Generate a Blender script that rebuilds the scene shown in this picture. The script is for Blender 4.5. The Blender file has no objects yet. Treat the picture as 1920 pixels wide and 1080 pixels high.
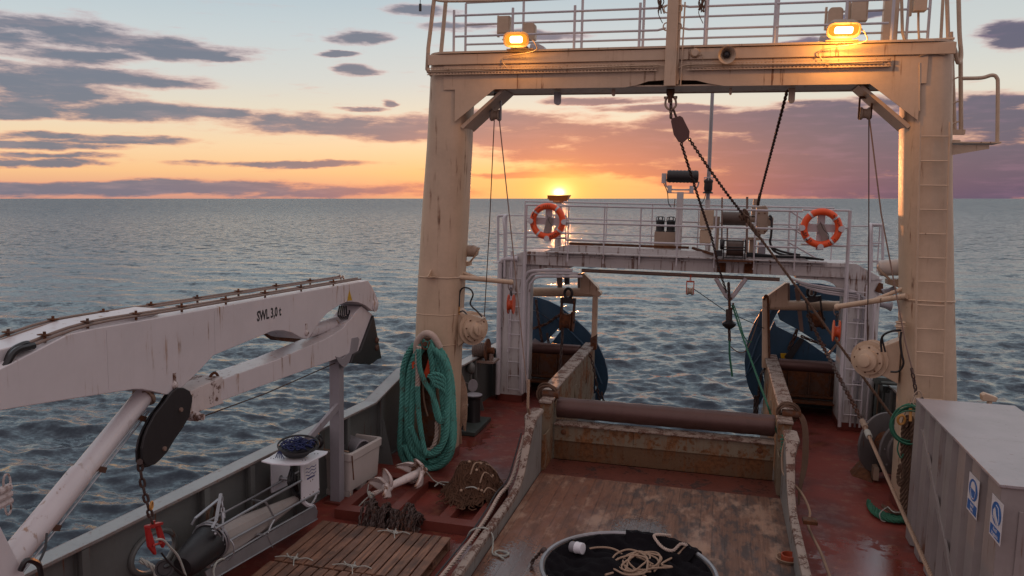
import bpy, math, random
import numpy as np
from mathutils import Vector, Matrix
random.seed(7); np.random.seed(7)
C = bpy.context.scene.collection
R_ = math.radians
PI = math.pi
# ------------------------------------------------------------------ camera, world, sun, exposure
# ship frame: X to the right, Y towards the stern, Z up from the working deck.  The whole ship is
# rolled 1.165 degrees against the sea, which is done once, at the end of the script.
F = 1506.0; HC = 4.5
def _n(v): v = np.array(v, float); return v/np.linalg.norm(v)
_A = _n([395, -168, F]); _Rv = -np.array([-5864, -292, F]); _Rv = _n(_Rv-_A*np.dot(_A, _Rv)); _U = np.cross(_Rv, _A)
if _U[1] > 0: _U = -_U
MC = np.array([_Rv, _A, _U])                       # photograph axes -> ship axes
ROLL = math.atan2(0.0203314, 0.9997933)
TS = Matrix.Translation((0, 0, HC)) @ Matrix.Rotation(ROLL, 4, 'Y') @ Matrix.Translation((0, 0, -HC))
def P(px, py, X=None, Y=None, Z=None):
    """measured point of the photograph on a plane of the ship, in metres"""
    d = MC @ np.array([px-960, py-540, F])
    t = X/d[0] if X is not None else (Y/d[1] if Y is not None else (Z-HC)/d[2])
    p = d*t
    return Vector((p[0], p[1], p[2]+HC))
sc = bpy.context.scene
cd = bpy.data.cameras.new('camera'); cam = bpy.data.objects.new('camera', cd); C.objects.link(cam)
cd.sensor_width = 36; cd.lens = F/1920*36; cd.clip_start = 0.05; cd.clip_end = 60000
m3 = Matrix([[MC[i][0], -MC[i][1], -MC[i][2]] for i in range(3)])
cam.matrix_world = TS @ (Matrix.Translation((0, 0, HC)) @ m3.to_4x4())
sc.camera = cam
WM = np.array(TS.to_3x3()) @ MC                    # photograph axes -> world axes
def wdir(px, py):
    return _n(WM @ np.array([px-960, py-540, F]))
FW = WM @ np.array([0, 0, 1.0]); FW = _n([FW[0], FW[1], 0]); RT = np.array([FW[1], -FW[0], 0])
def uv(px, py):
    d = wdir(px, py); a = d@RT; b = d@FW
    return math.atan2(a, b), d[2]/math.hypot(a, b)
def L(r, g, b):
    f = lambda c: (c/255/12.92) if c <= 10 else ((c/255+0.055)/1.055)**2.4
    return (f(r), f(g), f(b), 1)

class NT:
    def __init__(s, tree): s.t = tree; s.n = tree.nodes; s.l = tree.links
    def put(s, sock, v):
        if v is None: return
        if isinstance(v, bpy.types.NodeSocket): s.l.new(v, sock)
        else:
            try: sock.default_value = v
            except Exception: sock.default_value = v[:3] if hasattr(v, '__len__') else (v, v, v)
    def node(s, ty, **k):
        n = s.n.new(ty)
        for a, b in k.items(): setattr(n, a, b)
        return n
    def m(s, op, a, b=None, c=None, clamp=False):
        n = s.node('ShaderNodeMath', operation=op, use_clamp=clamp)
        for i, v in enumerate((a, b, c)):
            if v is not None: s.put(n.inputs[i], v)
        return n.outputs[0]
    def v(s, op, a, b=None, c=None):
        n = s.node('ShaderNodeVectorMath', operation=op)
        for i, x in enumerate((a, b, c)):
            if x is not None: s.put(n.inputs[i], x)
        return n.outputs[1] if op in ('DOT_PRODUCT', 'LENGTH') else n.outputs[0]
    def mix(s, f, a, b, ty='MIX'):
        n = s.node('ShaderNodeMix', data_type='RGBA', blend_type=ty, clamp_factor=True)
        s.put(n.inputs[0], f); s.put(n.inputs[6], a); s.put(n.inputs[7], b)
        return n.outputs[2]
    def ss(s, x, a, b, lo=0.0, hi=1.0):
        n = s.node('ShaderNodeMapRange', interpolation_type='SMOOTHSTEP')
        s.put(n.inputs[0], x); n.inputs[1].default_value = a; n.inputs[2].default_value = b
        n.inputs[3].default_value = lo; n.inputs[4].default_value = hi
        return n.outputs[0]
    def ramp(s, x, stops):
        n = s.node('ShaderNodeValToRGB'); s.put(n.inputs[0], x); e = n.color_ramp.elements
        while len(e) > 1: e.remove(e[0])
        e[0].position = stops[0][0]; e[0].color = stops[0][1]
        for p, c in stops[1:]:
            q = e.new(p); q.color = c
        return n.outputs[0]
    def noise(s, vec, scale, detail=4, rough=0.55, dist=0.0, out=0):
        n = s.node('ShaderNodeTexNoise'); s.put(n.inputs['Vector'], vec)
        n.inputs['Scale'].default_value = scale; n.inputs['Detail'].default_value = detail
        n.inputs['Roughness'].default_value = rough; n.inputs['Distortion'].default_value = dist
        return n.outputs[out]
    def xyz(s, x, y, z=0.0):
        n = s.node('ShaderNodeCombineXYZ')
        for i, q in enumerate((x, y, z)): s.put(n.inputs[i], q)
        return n.outputs[0]

SUN_UV = uv(1048, 361)
def make_world():
    w = bpy.data.worlds.new('World'); sc.world = w; w.use_nodes = True
    t = NT(w.node_tree); t.n.clear()
    g = t.node('ShaderNodeTexCoord').outputs['Generated']
    a = t.v('DOT_PRODUCT', g, tuple(RT)); b = t.v('DOT_PRODUCT', g, tuple(FW))
    z = t.node('ShaderNodeSeparateXYZ'); t.put(z.inputs[0], g); z = z.outputs[2]
    u = t.m('ARCTAN2', a, b)
    hyp = t.m('SQRT', t.m('ADD', t.m('MULTIPLY', a, a), t.m('MULTIPLY', b, b)))
    v = t.m('MINIMUM', t.m('DIVIDE', z, t.m('MAXIMUM', hyp, 0.02)), 4.0)
    el = t.m('MULTIPLY', t.m('ARCTANGENT', t.m('MAXIMUM', v, 0.0)), 2/PI)       # 0 horizon .. 1 zenith
    k = lambda vv: math.atan(vv)*2/PI
    top = [(k(.36), L(176, 192, 204)), (k(.8), L(192, 196, 204)), (k(1.6), L(206, 200, 204)), (1, L(208, 202, 206))]
    left = t.ramp(el, [(0, L(205, 150, 135)), (k(.013), L(228, 166, 136)), (k(.032), L(247, 196, 142)), (k(.06), L(246, 212, 170)),
                       (k(.10), L(230, 218, 196)), (k(.14), L(212, 213, 208)), (k(.19), L(198, 208, 211)), (k(.245), L(180, 197, 206))]+top)
    right = t.ramp(el, [(0, L(150, 112, 128)), (k(.013), L(190, 135, 130)), (k(.035), L(225, 175, 150)), (k(.07), L(228, 205, 180)),
                        (k(.12), L(222, 218, 205)), (k(.17), L(205, 210, 208)), (k(.245), L(190, 200, 204))]+top)
    back = t.ramp(el, [(0, L(150, 140, 165)), (k(.1), L(190, 165, 175)), (k(.3), L(214, 190, 190))]+[(k(.8), L(214, 200, 202)), (1, L(208, 202, 206))])
    col = t.mix(t.ss(u, .1, .42), left, right)
    col = t.mix(t.ss(t.m('ABSOLUTE', u), .9, 2.2), col, back)
    # warm glow round the low sun
    du = t.m('SUBTRACT', u, SUN_UV[0]); dv = t.m('SUBTRACT', v, SUN_UV[1])
    def gauss(su, sv):
        q = t.m('ADD', t.m('POWER', t.m('DIVIDE', du, su), 2.0), t.m('POWER', t.m('ABSOLUTE', t.m('DIVIDE', dv, sv)), 2.0))
        return t.m('EXPONENT', t.m('MULTIPLY', q, -1.0))
    col = t.mix(t.m('MULTIPLY', gauss(.20, .036), .75), col, L(255, 192, 105))
    # clouds: raggedly warped banks
    p = t.xyz(u, v)
    pn = t.v('MULTIPLY', p, (3.2, 15.0, 1.0))
    wv = t.v('SUBTRACT', t.noise(pn, 1.6, 6, .62, out=1), (.5, .5, .5))
    pw = t.v('MULTIPLY_ADD', wv, (.11, .030, 0.0), p)
    banks = [(110, 68, 240, 36), (330, 92, 170, 22), (120, 102, 150, 20), (10, 60, 120, 26), (170, 138, 250, 17), (60, 172, 190, 38), (220, 202, 240, 23),
             (390, 212, 110, 14), (30, 205, 150, 16), (600, 233, 240, 24), (760, 240, 200, 26), (140, 262, 220, 9), (60, 275, 200, 8), (100, 294, 130, 7), (170, 270, 150, 6),
             (540, 308, 210, 7), (60, 304, 140, 6), (330, 354, 620, 19), (150, 346, 420, 13), (655, 68, 60, 15), (665, 126, 46, 14), (620, 98, 40, 7), (735, 190, 18, 10),
             (690, 202, 60, 5), (420, 104, 60, 8), (1000, 252, 210, 42), (930, 228, 150, 26), (1080, 290, 200, 26), (1230, 276, 260, 44), (1340, 228, 180, 22), (1480, 216, 190, 24), (1600, 250, 300, 54), (1560, 305, 420, 62),
             (1850, 318, 210, 50), (1130, 186, 120, 9), (1260, 200, 140, 9), (980, 328, 140, 6), (1130, 320, 160, 11), (1350, 340, 150, 22), (1890, 62, 70, 20), (1880, 196, 90, 18), (1700, 348, 460, 30), (1440, 356, 200, 16),
             (1860, 235, 120, 24), (1010, 65, 90, 10), (1500, 85, 70, 10), (1620, 25, 60, 9), (790, 20, 70, 14), (860, 50, 70, 10)]
    d = None
    for px, py, rx, ry in banks:
        cu, cv = uv(px, py); ru = rx/1514*math.cos(cu)**1.6; rv = ry/1514
        q = t.v('MULTIPLY_ADD', pw, (1/ru, 1/rv, 0), (-cu/ru, -cv/rv, 0))
        q = t.v('DOT_PRODUCT', q, q)
        d = q if d is None else t.m('MINIMUM', d, q)
    nz = t.noise(pn, 3.4, 8, .62); nz2 = t.noise(t.v('MULTIPLY', p, (5., 34.0, 1.0)), 3.0, 5, .6)
    dens = t.m('ADD', t.m('ADD', t.m('SUBTRACT', 1.0, d), t.ss(u, .0, .35, .12, .40)), t.m('MULTIPLY', t.m('SUBTRACT', nz, .5), 3.3))
    dens = t.m('MAXIMUM', dens, -1.0)
    fac = t.ss(dens, -.15, .85)
    # wisps everywhere low in the sky, and a general broken layer outside the picture
    wis = t.m('MULTIPLY', t.ss(nz2, .58, .76), t.ss(v, .0, .03, 0, .38))
    out_ = t.m('MULTIPLY', t.ss(t.m('ABSOLUTE', u), .62, .9), t.ss(nz, .50, .66, 0, .7))
    out_ = t.m('MULTIPLY', out_, t.ss(v, .25, .5, 1, 0))
    fac = t.m('MAXIMUM', t.m('MAXIMUM', t.m('MULTIPLY', fac, .93), wis), out_)
    core = t.mix(t.ss(u, -.15, .30), L(104, 113, 132), L(84, 82, 108))
    core = t.mix(t.m('MULTIPLY', t.ss(nz2, .46, .72), .38), core, t.mix(t.ss(u, -.3, .35), L(166, 146, 152), L(138, 108, 134)))
    edge = t.mix(t.ss(v, .05, .2), L(238, 160, 130), L(205, 176, 178))
    ccol = t.mix(t.ss(dens, .1, .95), edge, core)
    ccol = t.mix(t.m('MULTIPLY', gauss(.23, .085), .85), ccol, L(218, 116, 96))
    ccol = t.mix(t.m('MULTIPLY', gauss(.10, .022), .75), ccol, L(250, 165, 85))
    col = t.mix(fac, col, ccol)
    # sun disc and its bloom in the air
    def ray(s): return t.m('EXPONENT', t.m('MULTIPLY', t.m('ADD', t.m('POWER', t.m('DIVIDE', du, s), 2.0), t.m('POWER', t.m('DIVIDE', dv, s*.75), 2.0)), -1.0))
    col = t.mix(t.m('MULTIPLY', ray(.034), .9), col, L(255, 214, 110))
    glow = t.v('SCALE', (1.0, .72, .32)); glow.node.inputs['Scale'].default_value = 1.0
    t.put(glow.node.inputs['Scale'], t.m('ADD', t.m('MULTIPLY', ray(.016), .7), t.m('MULTIPLY', ray(.0055), 6.0)))
    col = t.v('ADD', col, glow)
    # below the horizon: dark sea light
    col = t.mix(t.ss(z, -.02, -.004, 1, 0), col, L(70, 80, 95))
    bg = t.node('ShaderNodeBackground'); t.put(bg.inputs[0], col); bg.inputs[1].default_value = 1.0
    sky = t.node('ShaderNodeTexSky', sky_type='NISHITA', sun_disc=False, sun_elevation=R_(2), sun_rotation=math.atan2(wdir(1048, 361)[0], wdir(1048, 361)[1]))
    bg2 = t.node('ShaderNodeBackground'); t.put(bg2.inputs[0], sky.outputs[0]); bg2.inputs[1].default_value = 0.008
    ad = t.node('ShaderNodeAddShader'); t.l.new(bg.outputs[0], ad.inputs[0]); t.l.new(bg2.outputs[0], ad.inputs[1])
    o = t.node('ShaderNodeOutputWorld'); t.l.new(ad.outputs[0], o.inputs[0])
    w.cycles.sampling_method = 'MANUAL'; w.cycles.sample_map_resolution = 1024
make_world()
sl = bpy.data.lights.new('sun', 'SUN'); sun = bpy.data.objects.new('sun', sl)
sl.energy = .55; sl.angle = R_(0.5); sl.color = (1.0, .36, .12)
_sd = Vector(wdir(1048, 361)); _sd.z = math.tan(R_(1.0)); _sd.normalize()
sun.rotation_euler = _sd.to_track_quat('Z', 'Y').to_euler(); sun.location = (0, 40, 20); C.objects.link(sun)
sc.view_settings.view_transform = 'Standard'; sc.view_settings.look = 'None'; sc.view_settings.exposure = 0; sc.view_settings.gamma = 1
sc.cycles.max_bounces = 6; sc.cycles.diffuse_bounces = 3; sc.cycles.glossy_bounces = 3; sc.cycles.sample_clamp_indirect = 4

# ------------------------------------------------------------------ mesh helpers
def vec(p): return Vector(p)
class G:
    def __init__(s): s.V = []; s.Fc = []; s.S = []; s.n = 0
    def add(s, V, Fc, sm=False):
        b = len(s.V); s.V += [tuple(p) for p in V]
        for f in Fc: s.Fc.append(tuple(i+b for i in f)); s.S.append(sm)
        return s
    def box(s, x0, x1, y0, y1, z0, z1):
        V = [(x, y, z) for z in (z0, z1) for y in (y0, y1) for x in (x0, x1)]
        return s.add(V, [(0, 2, 3, 1), (4, 5, 7, 6), (0, 1, 5, 4), (2, 6, 7, 3), (0, 4, 6, 2), (1, 3, 7, 5)])
    def beam(s, a, b, w, h, up=(0, 0, 1)):
        a, b = vec(a), vec(b); d = (b-a).normalized(); x = d.cross(vec(up))
        if x.length < 1e-3: x = d.cross(Vector((1, 0, 0)))
        x.normalize(); y = x.cross(d)
        V = [q+x*(i*w/2)+y*(j*h/2) for q in (a, b) for i, j in ((-1, -1), (1, -1), (1, 1), (-1, 1))]
        return s.add(V, [(3, 2, 1, 0), (4, 5, 6, 7), (0, 1, 5, 4), (1, 2, 6, 5), (2, 3, 7, 6), (3, 0, 4, 7)])
    def prism(s, pts, ext, sm=False):
        """closed outline pushed along ext; caps triangulated by Blender's ngon"""
        n = len(pts); e = vec(ext); A = [vec(p) for p in pts]
        nn = Vector((0, 0, 0))
        for i in range(n): nn += A[i].cross(A[(i+1) % n])
        if nn.dot(e) > 0: A = A[::-1]
        V = A+[p+e for p in A]
        s.add(V, [tuple(range(n)), tuple(range(2*n-1, n-1, -1))])
        b = len(s.V)-2*n
        for i in range(n):
            j = (i+1) % n
            s.Fc.append((b+j, b+i, b+n+i, b+n+j)); s.S.append(sm)
        return s
    def tube(s, path, r, n=8, closed=False, caps=True, sm=True, up=None, flat=1.0):
        A = [vec(p) for p in path]; m = len(A)
        if m < 2: return s
        rr = list(r) if hasattr(r, '__len__') else [r]*m
        T = []
        for i in range(m):
            if closed: t = A[(i+1) % m]-A[i-1]
            else: t = A[min(i+1, m-1)]-A[max(i-1, 0)]
            T.append(t.normalized() if t.length > 1e-9 else Vector((0, 0, 1)))
        ref = vec(up) if up else (Vector((0, 0, 1)) if abs(T[0].z) < .9 else Vector((1, 0, 0)))
        x = T[0].cross(ref).normalized(); V = []
        for i in range(m):
            x = x-T[i]*x.dot(T[i])
            if x.length < 1e-6: x = T[i].orthogonal()
            x.normalize(); y = T[i].cross(x)
            for k in range(n):
                a = 2*PI*k/n; V.append(A[i]+x*(math.cos(a)*rr[i])+y*(math.sin(a)*rr[i]*flat))
        Fc = []
        for i in range(m if closed else m-1):
            j = (i+1) % m
            for k in range(n):
                l = (k+1) % n; Fc.append((i*n+k, i*n+l, j*n+l, j*n+k))
        s.add(V, Fc, sm)
        if caps and not closed:
            b = len(s.V)-m*n
            s.Fc.append(tuple(b+k for k in range(n-1, -1, -1))); s.S.append(False)
            s.Fc.append(tuple(b+(m-1)*n+k for k in range(n))); s.S.append(False)
        return s
    def cyl(s, a, b, r, n=16, r2=None): return s.tube([a, b], [r, r if r2 is None else r2], n)
    def lathe(s, c, ax, prof, n=20, sm=True):
        c, ax = vec(c), vec(ax).normalized(); x = ax.orthogonal().normalized(); y = ax.cross(x); V = []
        for r, h in prof:
            for k in range(n):
                a = 2*PI*k/n; V.append(c+ax*h+x*(math.cos(a)*r)+y*(math.sin(a)*r))
        Fc = []
        for i in range(len(prof)-1):
            for k in range(n):
                l = (k+1) % n; Fc.append((i*n+k, i*n+l, (i+1)*n+l, (i+1)*n+k))
        Fc.append(tuple(range(n-1, -1, -1))); Fc.append(tuple((len(prof)-1)*n+k for k in range(n)))
        s.add(V, Fc, sm); s.S[-1] = s.S[-2] = False
        return s
    def ring(s, c, ax, R, r, n=24, k=8, flat=1.0, ry=None):
        c, ax = vec(c), vec(ax).normalized(); x = ax.orthogonal().normalized()
        if abs(ax.z) < .95: x = ax.cross(Vector((0, 0, 1))).normalized()
        y = ax.cross(x)
        return s.tube([c+x*(math.cos(2*PI*i/n)*R)+y*(math.sin(2*PI*i/n)*(ry or R)) for i in range(n)], r, k, closed=True, flat=flat)
    def ball(s, c, rx, ry=None, rz=None, n=10, m=7):
        ry = ry or rx; rz = rz or rx; c = vec(c)
        V = [c+Vector((0, 0, -rz))]
        for i in range(1, m):
            p = -PI/2+PI*i/m
            for k in range(n): V.append(c+Vector((rx*math.cos(p)*math.cos(2*PI*k/n), ry*math.cos(p)*math.sin(2*PI*k/n), rz*math.sin(p))))
        V.append(c+Vector((0, 0, rz))); Fc = []
        for k in range(n):
            l = (k+1) % n; Fc.append((0, 1+l, 1+k)); Fc.append((len(V)-1, 1+(m-2)*n+k, 1+(m-2)*n+l))
            for i in range(m-2): Fc.append((1+i*n+k, 1+i*n+l, 1+(i+1)*n+l, 1+(i+1)*n+k))
        return s.add(V, Fc, True)
    def chain(s, path, Ln=.09, W=.055, r=.011, n=5, off=0):
        pts = resample(path, Ln-2.1*r); side = None
        for i in range(len(pts)-1):
            a, b = pts[i], pts[i+1]; d = (b-a).normalized(); c = (a+b)/2
            if side is None: side = d.orthogonal().normalized()
            side = (side-d*side.dot(d)); side = side.normalized() if side.length > 1e-5 else d.orthogonal().normalized()
            sd = side if (i+off) % 2 == 0 else d.cross(side)
            h = Ln/2-W/2; q = []
            for e, sg in ((1, 1), (-1, -1)):
                for k in range(5):
                    an = -PI/2+PI*k/4
                    q.append(c+d*(sg*(h+math.cos(an)*(W/2-r)))+sd*(sg*-math.sin(an)*(W/2-r)))
            s.tube(q, r, n, closed=True)
        return s
    def rope(s, path, R, pitch=None, strands=3, n=6, closed=False):
        """laid rope: strands twisted round each other"""
        pitch = pitch or R*7; pts = resample(path, pitch/9, closed); m = len(pts)
        x = None; fr = []
        for i in range(m):
            if closed: t = (pts[(i+1) % m]-pts[i-1])
            else: t = pts[min(i+1, m-1)]-pts[max(i-1, 0)]
            t.normalize()
            if x is None: x = t.orthogonal().normalized()
            x = x-t*x.dot(t); x = x.normalized() if x.length > 1e-6 else t.orthogonal().normalized()
            fr.append((x.copy(), t.cross(x)))
        for q in range(strands):
            S = []
            for i in range(m):
                a = 2*PI*(i/9+q/strands); X, Y = fr[i]
                S.append(pts[i]+X*(math.cos(a)*R*.60)+Y*(math.sin(a)*R*.60))
            s.tube(S, R*(.48 if strands < 4 else .40), n)
        return s
def catmull(pts, sub=6, closed=False):
    A = [vec(p) for p in pts]; n = len(A); out = []
    for i in range(n if closed else n-1):
        if closed: p0, p1, p2, p3 = A[i-1], A[i], A[(i+1) % n], A[(i+2) % n]
        else: p0, p1, p2, p3 = A[max(i-1, 0)], A[i], A[i+1], A[min(i+2, n-1)]
        for k in range(sub):
            t = k/sub
            out.append(.5*((2*p1)+(p2-p0)*t+(2*p0-5*p1+4*p2-p3)*t*t+(3*p1-p0-3*p2+p3)*t**3))
    if not closed: out.append(A[-1])
    return out
def resample(path, step, closed=False):
    A = [vec(p) for p in path]
    if closed: A = A+[A[0]]
    D = [0]
    for i in range(1, len(A)): D.append(D[-1]+(A[i]-A[i-1]).length)
    n = max(2, int(round(D[-1]/step))); out = []; j = 0
    for i in range(n+(0 if closed else 1)):
        d = D[-1]*i/n
        while j < len(A)-2 and D[j+1] < d: j += 1
        l = D[j+1]-D[j]; out.append(A[j].lerp(A[j+1], (d-D[j])/l if l > 1e-9 else 0))
    return out
def sag(a, b, s=.1, n=12):
    a, b = vec(a), vec(b)
    return [a.lerp(b, i/n)-Vector((0, 0, s*4*(i/n)*(1-i/n))) for i in range(n+1)]
BASE = {}
def props(o, label=None, cat=None, group=None, kind=None):
    if label: o['label'] = label
    if cat: o['category'] = cat
    if group: o['group'] = group
    if kind: o['kind'] = kind
    return o
def obj(name, g, mat, parent=None, bevel=0.0, loc=None):
    V = np.array(g.V, dtype=np.float64)
    if parent is not None: base = np.array(BASE[parent.name])
    elif loc is not None: base = np.array(loc, float)
    else: base = np.array([(V[:, 0].min()+V[:, 0].max())/2, (V[:, 1].min()+V[:, 1].max())/2, V[:, 2].min()])
    me = bpy.data.meshes.new(name)
    me.from_pydata([tuple(p) for p in (V-base)], [], g.Fc)
    me.polygons.foreach_set('use_smooth', g.S); me.validate(); me.update()
    if any(g.S): me.set_sharp_from_angle(angle=R_(42))
    me.materials.append(mat)
    o = bpy.data.objects.new(name, me); C.objects.link(o)
    if parent is not None: o.parent = parent
    else: o.location = base
    BASE[o.name] = tuple(base)
    if bevel:
        b = o.modifiers.new('edge', 'BEVEL'); b.width = bevel; b.segments = 2; b.limit_method = 'ANGLE'; b.angle_limit = R_(50)
    return o
def thing(name, label, cat, loc, group=None, kind=None):
    o = bpy.data.objects.new(name, None); C.objects.link(o); o.location = loc; o.empty_display_size = .1
    BASE[o.name] = tuple(loc)
    return props(o, label, cat, group, kind)
def solo(name, g, mat, label, cat, group=None, bevel=0.0, kind=None):
    return props(obj(name, g, mat, None, bevel), label, cat, group, kind)
def kids(o): return [c for c in bpy.data.objects if c.parent == o]
def copy_tree(o, parent=None):
    c = o.copy(); C.objects.link(c)
    if parent is not None: c.parent = parent
    for k in kids(o): copy_tree(k, c)
    return c
def text_geo(txt, size, M4, ext=.001, xs=1.0, align='CENTER', bold=0.0):
    cu = bpy.data.curves.new('lettering', 'FONT'); cu.body = txt; cu.size = size; cu.extrude = ext; cu.align_x = align; cu.align_y = 'CENTER'
    cu.resolution_u = 2; cu.offset = bold
    o = bpy.data.objects.new('lettering', cu); C.objects.link(o)
    dg = bpy.context.evaluated_depsgraph_get(); me = o.evaluated_get(dg).to_mesh()
    g = G(); g.add([M4 @ Vector((v.co.x*xs, v.co.y, v.co.z)) for v in me.vertices], [tuple(p.vertices) for p in me.polygons])
    o.to_mesh_clear() if False else None
    bpy.data.objects.remove(o); bpy.data.curves.remove(cu)
    return g
def frame4(o, x, y):
    x = vec(x).normalized(); y = (vec(y)-x*vec(y).dot(x)).normalized(); z = x.cross(y)
    return Matrix(((x.x, y.x, z.x, o[0]), (x.y, y.y, z.y, o[1]), (x.z, y.z, z.z, o[2]), (0, 0, 0, 1)))

# ------------------------------------------------------------------ materials
def principled(name):
    m = bpy.data.materials.new(name); m.use_nodes = True; t = NT(m.node_tree)
    return m, t, t.n['Principled BSDF']
RUST = (.16, .055, .018, 1); RUST2 = (.045, .020, .011, 1)
def paint(name, col, rust=.0, streak=.0, rough=.42, dirt=.25, bump=.15, metal=0.0, edge=0.0, rcol=RUST, scale=1.0, spec=.5, vdirt=1.0):
    m, t, b = principled(name); col = (*col[:3], 1)
    co = t.node('ShaderNodeTexCoord').outputs['Object']
    n1 = t.noise(co, 2.2*scale, 6, .6); n2 = t.noise(co, 14*scale, 6, .65); n3 = t.noise(co, 60*scale, 3, .6)
    st = t.noise(t.v('MULTIPLY', co, (9, 9, .7)), 1.6*scale, 5, .6)
    base = t.mix(t.m('MULTIPLY', t.ss(n1, .3, .75), dirt), col, tuple(c*.55 for c in col[:3])+(1,))
    base = t.mix(t.m('MULTIPLY', t.ss(n2, .35, .8), dirt*.6), base, tuple(min(1, c*1.25) for c in col[:3])+(1,))
    base = t.mix(t.m('MULTIPLY', t.ss(st, .5, .8), dirt*.8*vdirt), base, (col[0]*.55, col[1]*.48, col[2]*.42, 1))
    ro = t.m('ADD', rough, t.m('MULTIPLY', t.m('SUBTRACT', n2, .5), .25))
    if rust or streak or edge:
        rm = None
        if rust: rm = t.m('MULTIPLY', t.ss(t.m('ADD', t.m('MULTIPLY', n1, .55), t.m('MULTIPLY', n2, .45)), .72-.36*rust, .76-.34*rust), t.ss(n3, .3, .55, .55, 1))
        if streak:
            sm = t.m('MULTIPLY', t.ss(st, .66-.14*streak, .74-.14*streak), t.ss(n1, .40, .60, .1, .85))
            rm = sm if rm is None else t.m('MAXIMUM', rm, sm)
        if edge:
            bv = t.node('ShaderNodeBevel', samples=3); bv.inputs[0].default_value = edge
            gn = t.node('ShaderNodeNewGeometry').outputs['Normal']
            e = t.ss(t.m('ADD', t.v('DOT_PRODUCT', bv.outputs[0], gn), t.m('MULTIPLY', t.m('SUBTRACT', n2, .55), .5)), .80, .93, 1, 0)
            rm = e if rm is None else t.m('MAXIMUM', rm, e)
        rc = t.mix(t.ss(n2, .35, .7), rcol, tuple(c*.42 for c in rcol[:3])+(1,))
        base = t.mix(rm, base, rc); ro = t.m('ADD', ro, t.m('MULTIPLY', rm, .35))
    t.put(b.inputs['Base Color'], base); t.put(b.inputs['Roughness'], t.m('MINIMUM', ro, .95)); b.inputs['Metallic'].default_value = metal
    b.inputs['Specular IOR Level'].default_value = spec
    bm = t.node('ShaderNodeBump'); bm.inputs['Strength'].default_value = bump; bm.inputs['Distance'].default_value = .01
    t.put(bm.inputs['Height'], t.m('ADD', n2, t.m('MULTIPLY', n3, .35))); t.put(b.inputs['Normal'], bm.outputs[0])
    return m
M = {}
M['cream'] = paint('cream_paint', (.54, .405, .285), rust=.20, streak=.42, rough=.42, dirt=.34)
M['white'] = paint('white_paint', (.56, .55, .54), rust=.26, streak=.85, rough=.45, dirt=.3)
M['white_rail'] = paint('rail_paint', (.55, .53, .55), rust=.3, rough=.45, dirt=.3)
M['crane'] = paint('crane_paint', (.60, .565, .575), rcol=(.34, .17, .07, 1), rust=.22, streak=.50, rough=.32, dirt=.16, bump=.05)
M['crane_rust'] = paint('crane_rusty_paint', (.58, .52, .50), rust=.60, streak=.6, rough=.5, dirt=.4)
M['bulwark'] = paint('bulwark_paint', (.125, .135, .13), rust=.25, streak=.45, rough=.45, dirt=.4, edge=.0)
M['cap'] = paint('bulwark_cap_paint', (.30, .32, .32), rust=.22, rough=.4, dirt=.4, edge=.035)
M['darkgreen'] = paint('dark_green_paint', (.05, .065, .06), rust=.3, streak=.3, rough=.5)
M['grey'] = paint('grey_paint', (.26, .25, .27), rust=.1, streak=.15, rough=.45, dirt=.25)
M['galv'] = paint('galvanised_steel', (.34, .35, .37), rust=.0, streak=.0, rough=.40, dirt=.4, metal=.6)
M['peel_heavy'] = paint('heavily_rusted_paint', (.115, .062, .028), rust=.6, streak=1.5, rough=.6, dirt=.7, bump=.6, rcol=(.17, .065, .02, 1))
M['dirtyred'] = paint('dirty_red_floor', (.12, .036, .025), rust=.5, rough=.4, dirt=.7, bump=.4, rcol=(.05, .022, .015, 1))
M['disc'] = paint('dull_disc_paint', (.14, .13, .13), rust=.35, streak=.5, rough=.55, dirt=.5)
M['rusty'] = paint('rusted_steel', (.085, .042, .026), rust=.75, rough=.7, dirt=.5, bump=.5)
M['chain'] = paint('chain_steel', (.055, .033, .027), rust=.6, rough=.6, dirt=.4, bump=.4, rcol=(.09, .03, .014, 1))
M['peel'] = paint('peeling_paint', (.19, .15, .10), rust=.62, streak=1.3, rcol=(.24, .095, .030, 1), rough=.6, dirt=.6, bump=.5)
M['peelrail'] = paint('peeling_rail_paint', (.30, .24, .20), rust=.62, rough=.55, dirt=.4, bump=.6, scale=2.5, rcol=(.13, .05, .03, 1))
M['wallgrey'] = paint('side_wall_paint', (.24, .235, .22), rust=.35, streak=.6, rough=.5, dirt=.5, edge=.03)
M['roller'] = paint('roller_steel', (.10, .052, .045), rust=.25, rough=.42, dirt=.4, metal=.35, bump=.2)
M['blue'] = paint('door_paint', (.018, .065, .12), rust=.22, streak=.2, rough=.42, dirt=.5, bump=.3, rcol=(.02, .02, .02, 1))
M['black'] = paint('black_rubber', (.012, .012, .014), rough=.5, dirt=.3)
M['black_steel'] = paint('black_steel', (.02, .019, .021), rust=.2, rough=.45, dirt=.4)
M['orange'] = paint('ring_orange', (.85, .10, .02), rough=.45, dirt=.12, bump=.05)
M['orangepaint'] = paint('block_orange', (.50, .07, .02), rust=.15, rough=.45)
M['redpaint'] = paint('shackle_red', (.36, .02, .02), rust=.15, rough=.4)
M['tub'] = paint('plastic_tub', (.50, .46, .43), rough=.45, dirt=.25, streak=.05, bump=.04)
M['plastic_white'] = paint('white_plastic', (.66, .66, .70), rough=.35, dirt=.1, bump=.02)
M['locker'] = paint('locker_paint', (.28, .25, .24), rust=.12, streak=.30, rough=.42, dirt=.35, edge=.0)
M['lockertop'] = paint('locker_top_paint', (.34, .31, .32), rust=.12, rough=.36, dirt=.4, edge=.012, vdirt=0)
M['lockerface'] = M['locker']
M['winch'] = paint('winch_paint', (.36, .27, .20), rust=.35, streak=.4, rough=.5, dirt=.4)
M['drumrope'] = paint('wound_wire', (.10, .07, .055), rust=.3, rough=.55, dirt=.5)
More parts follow.
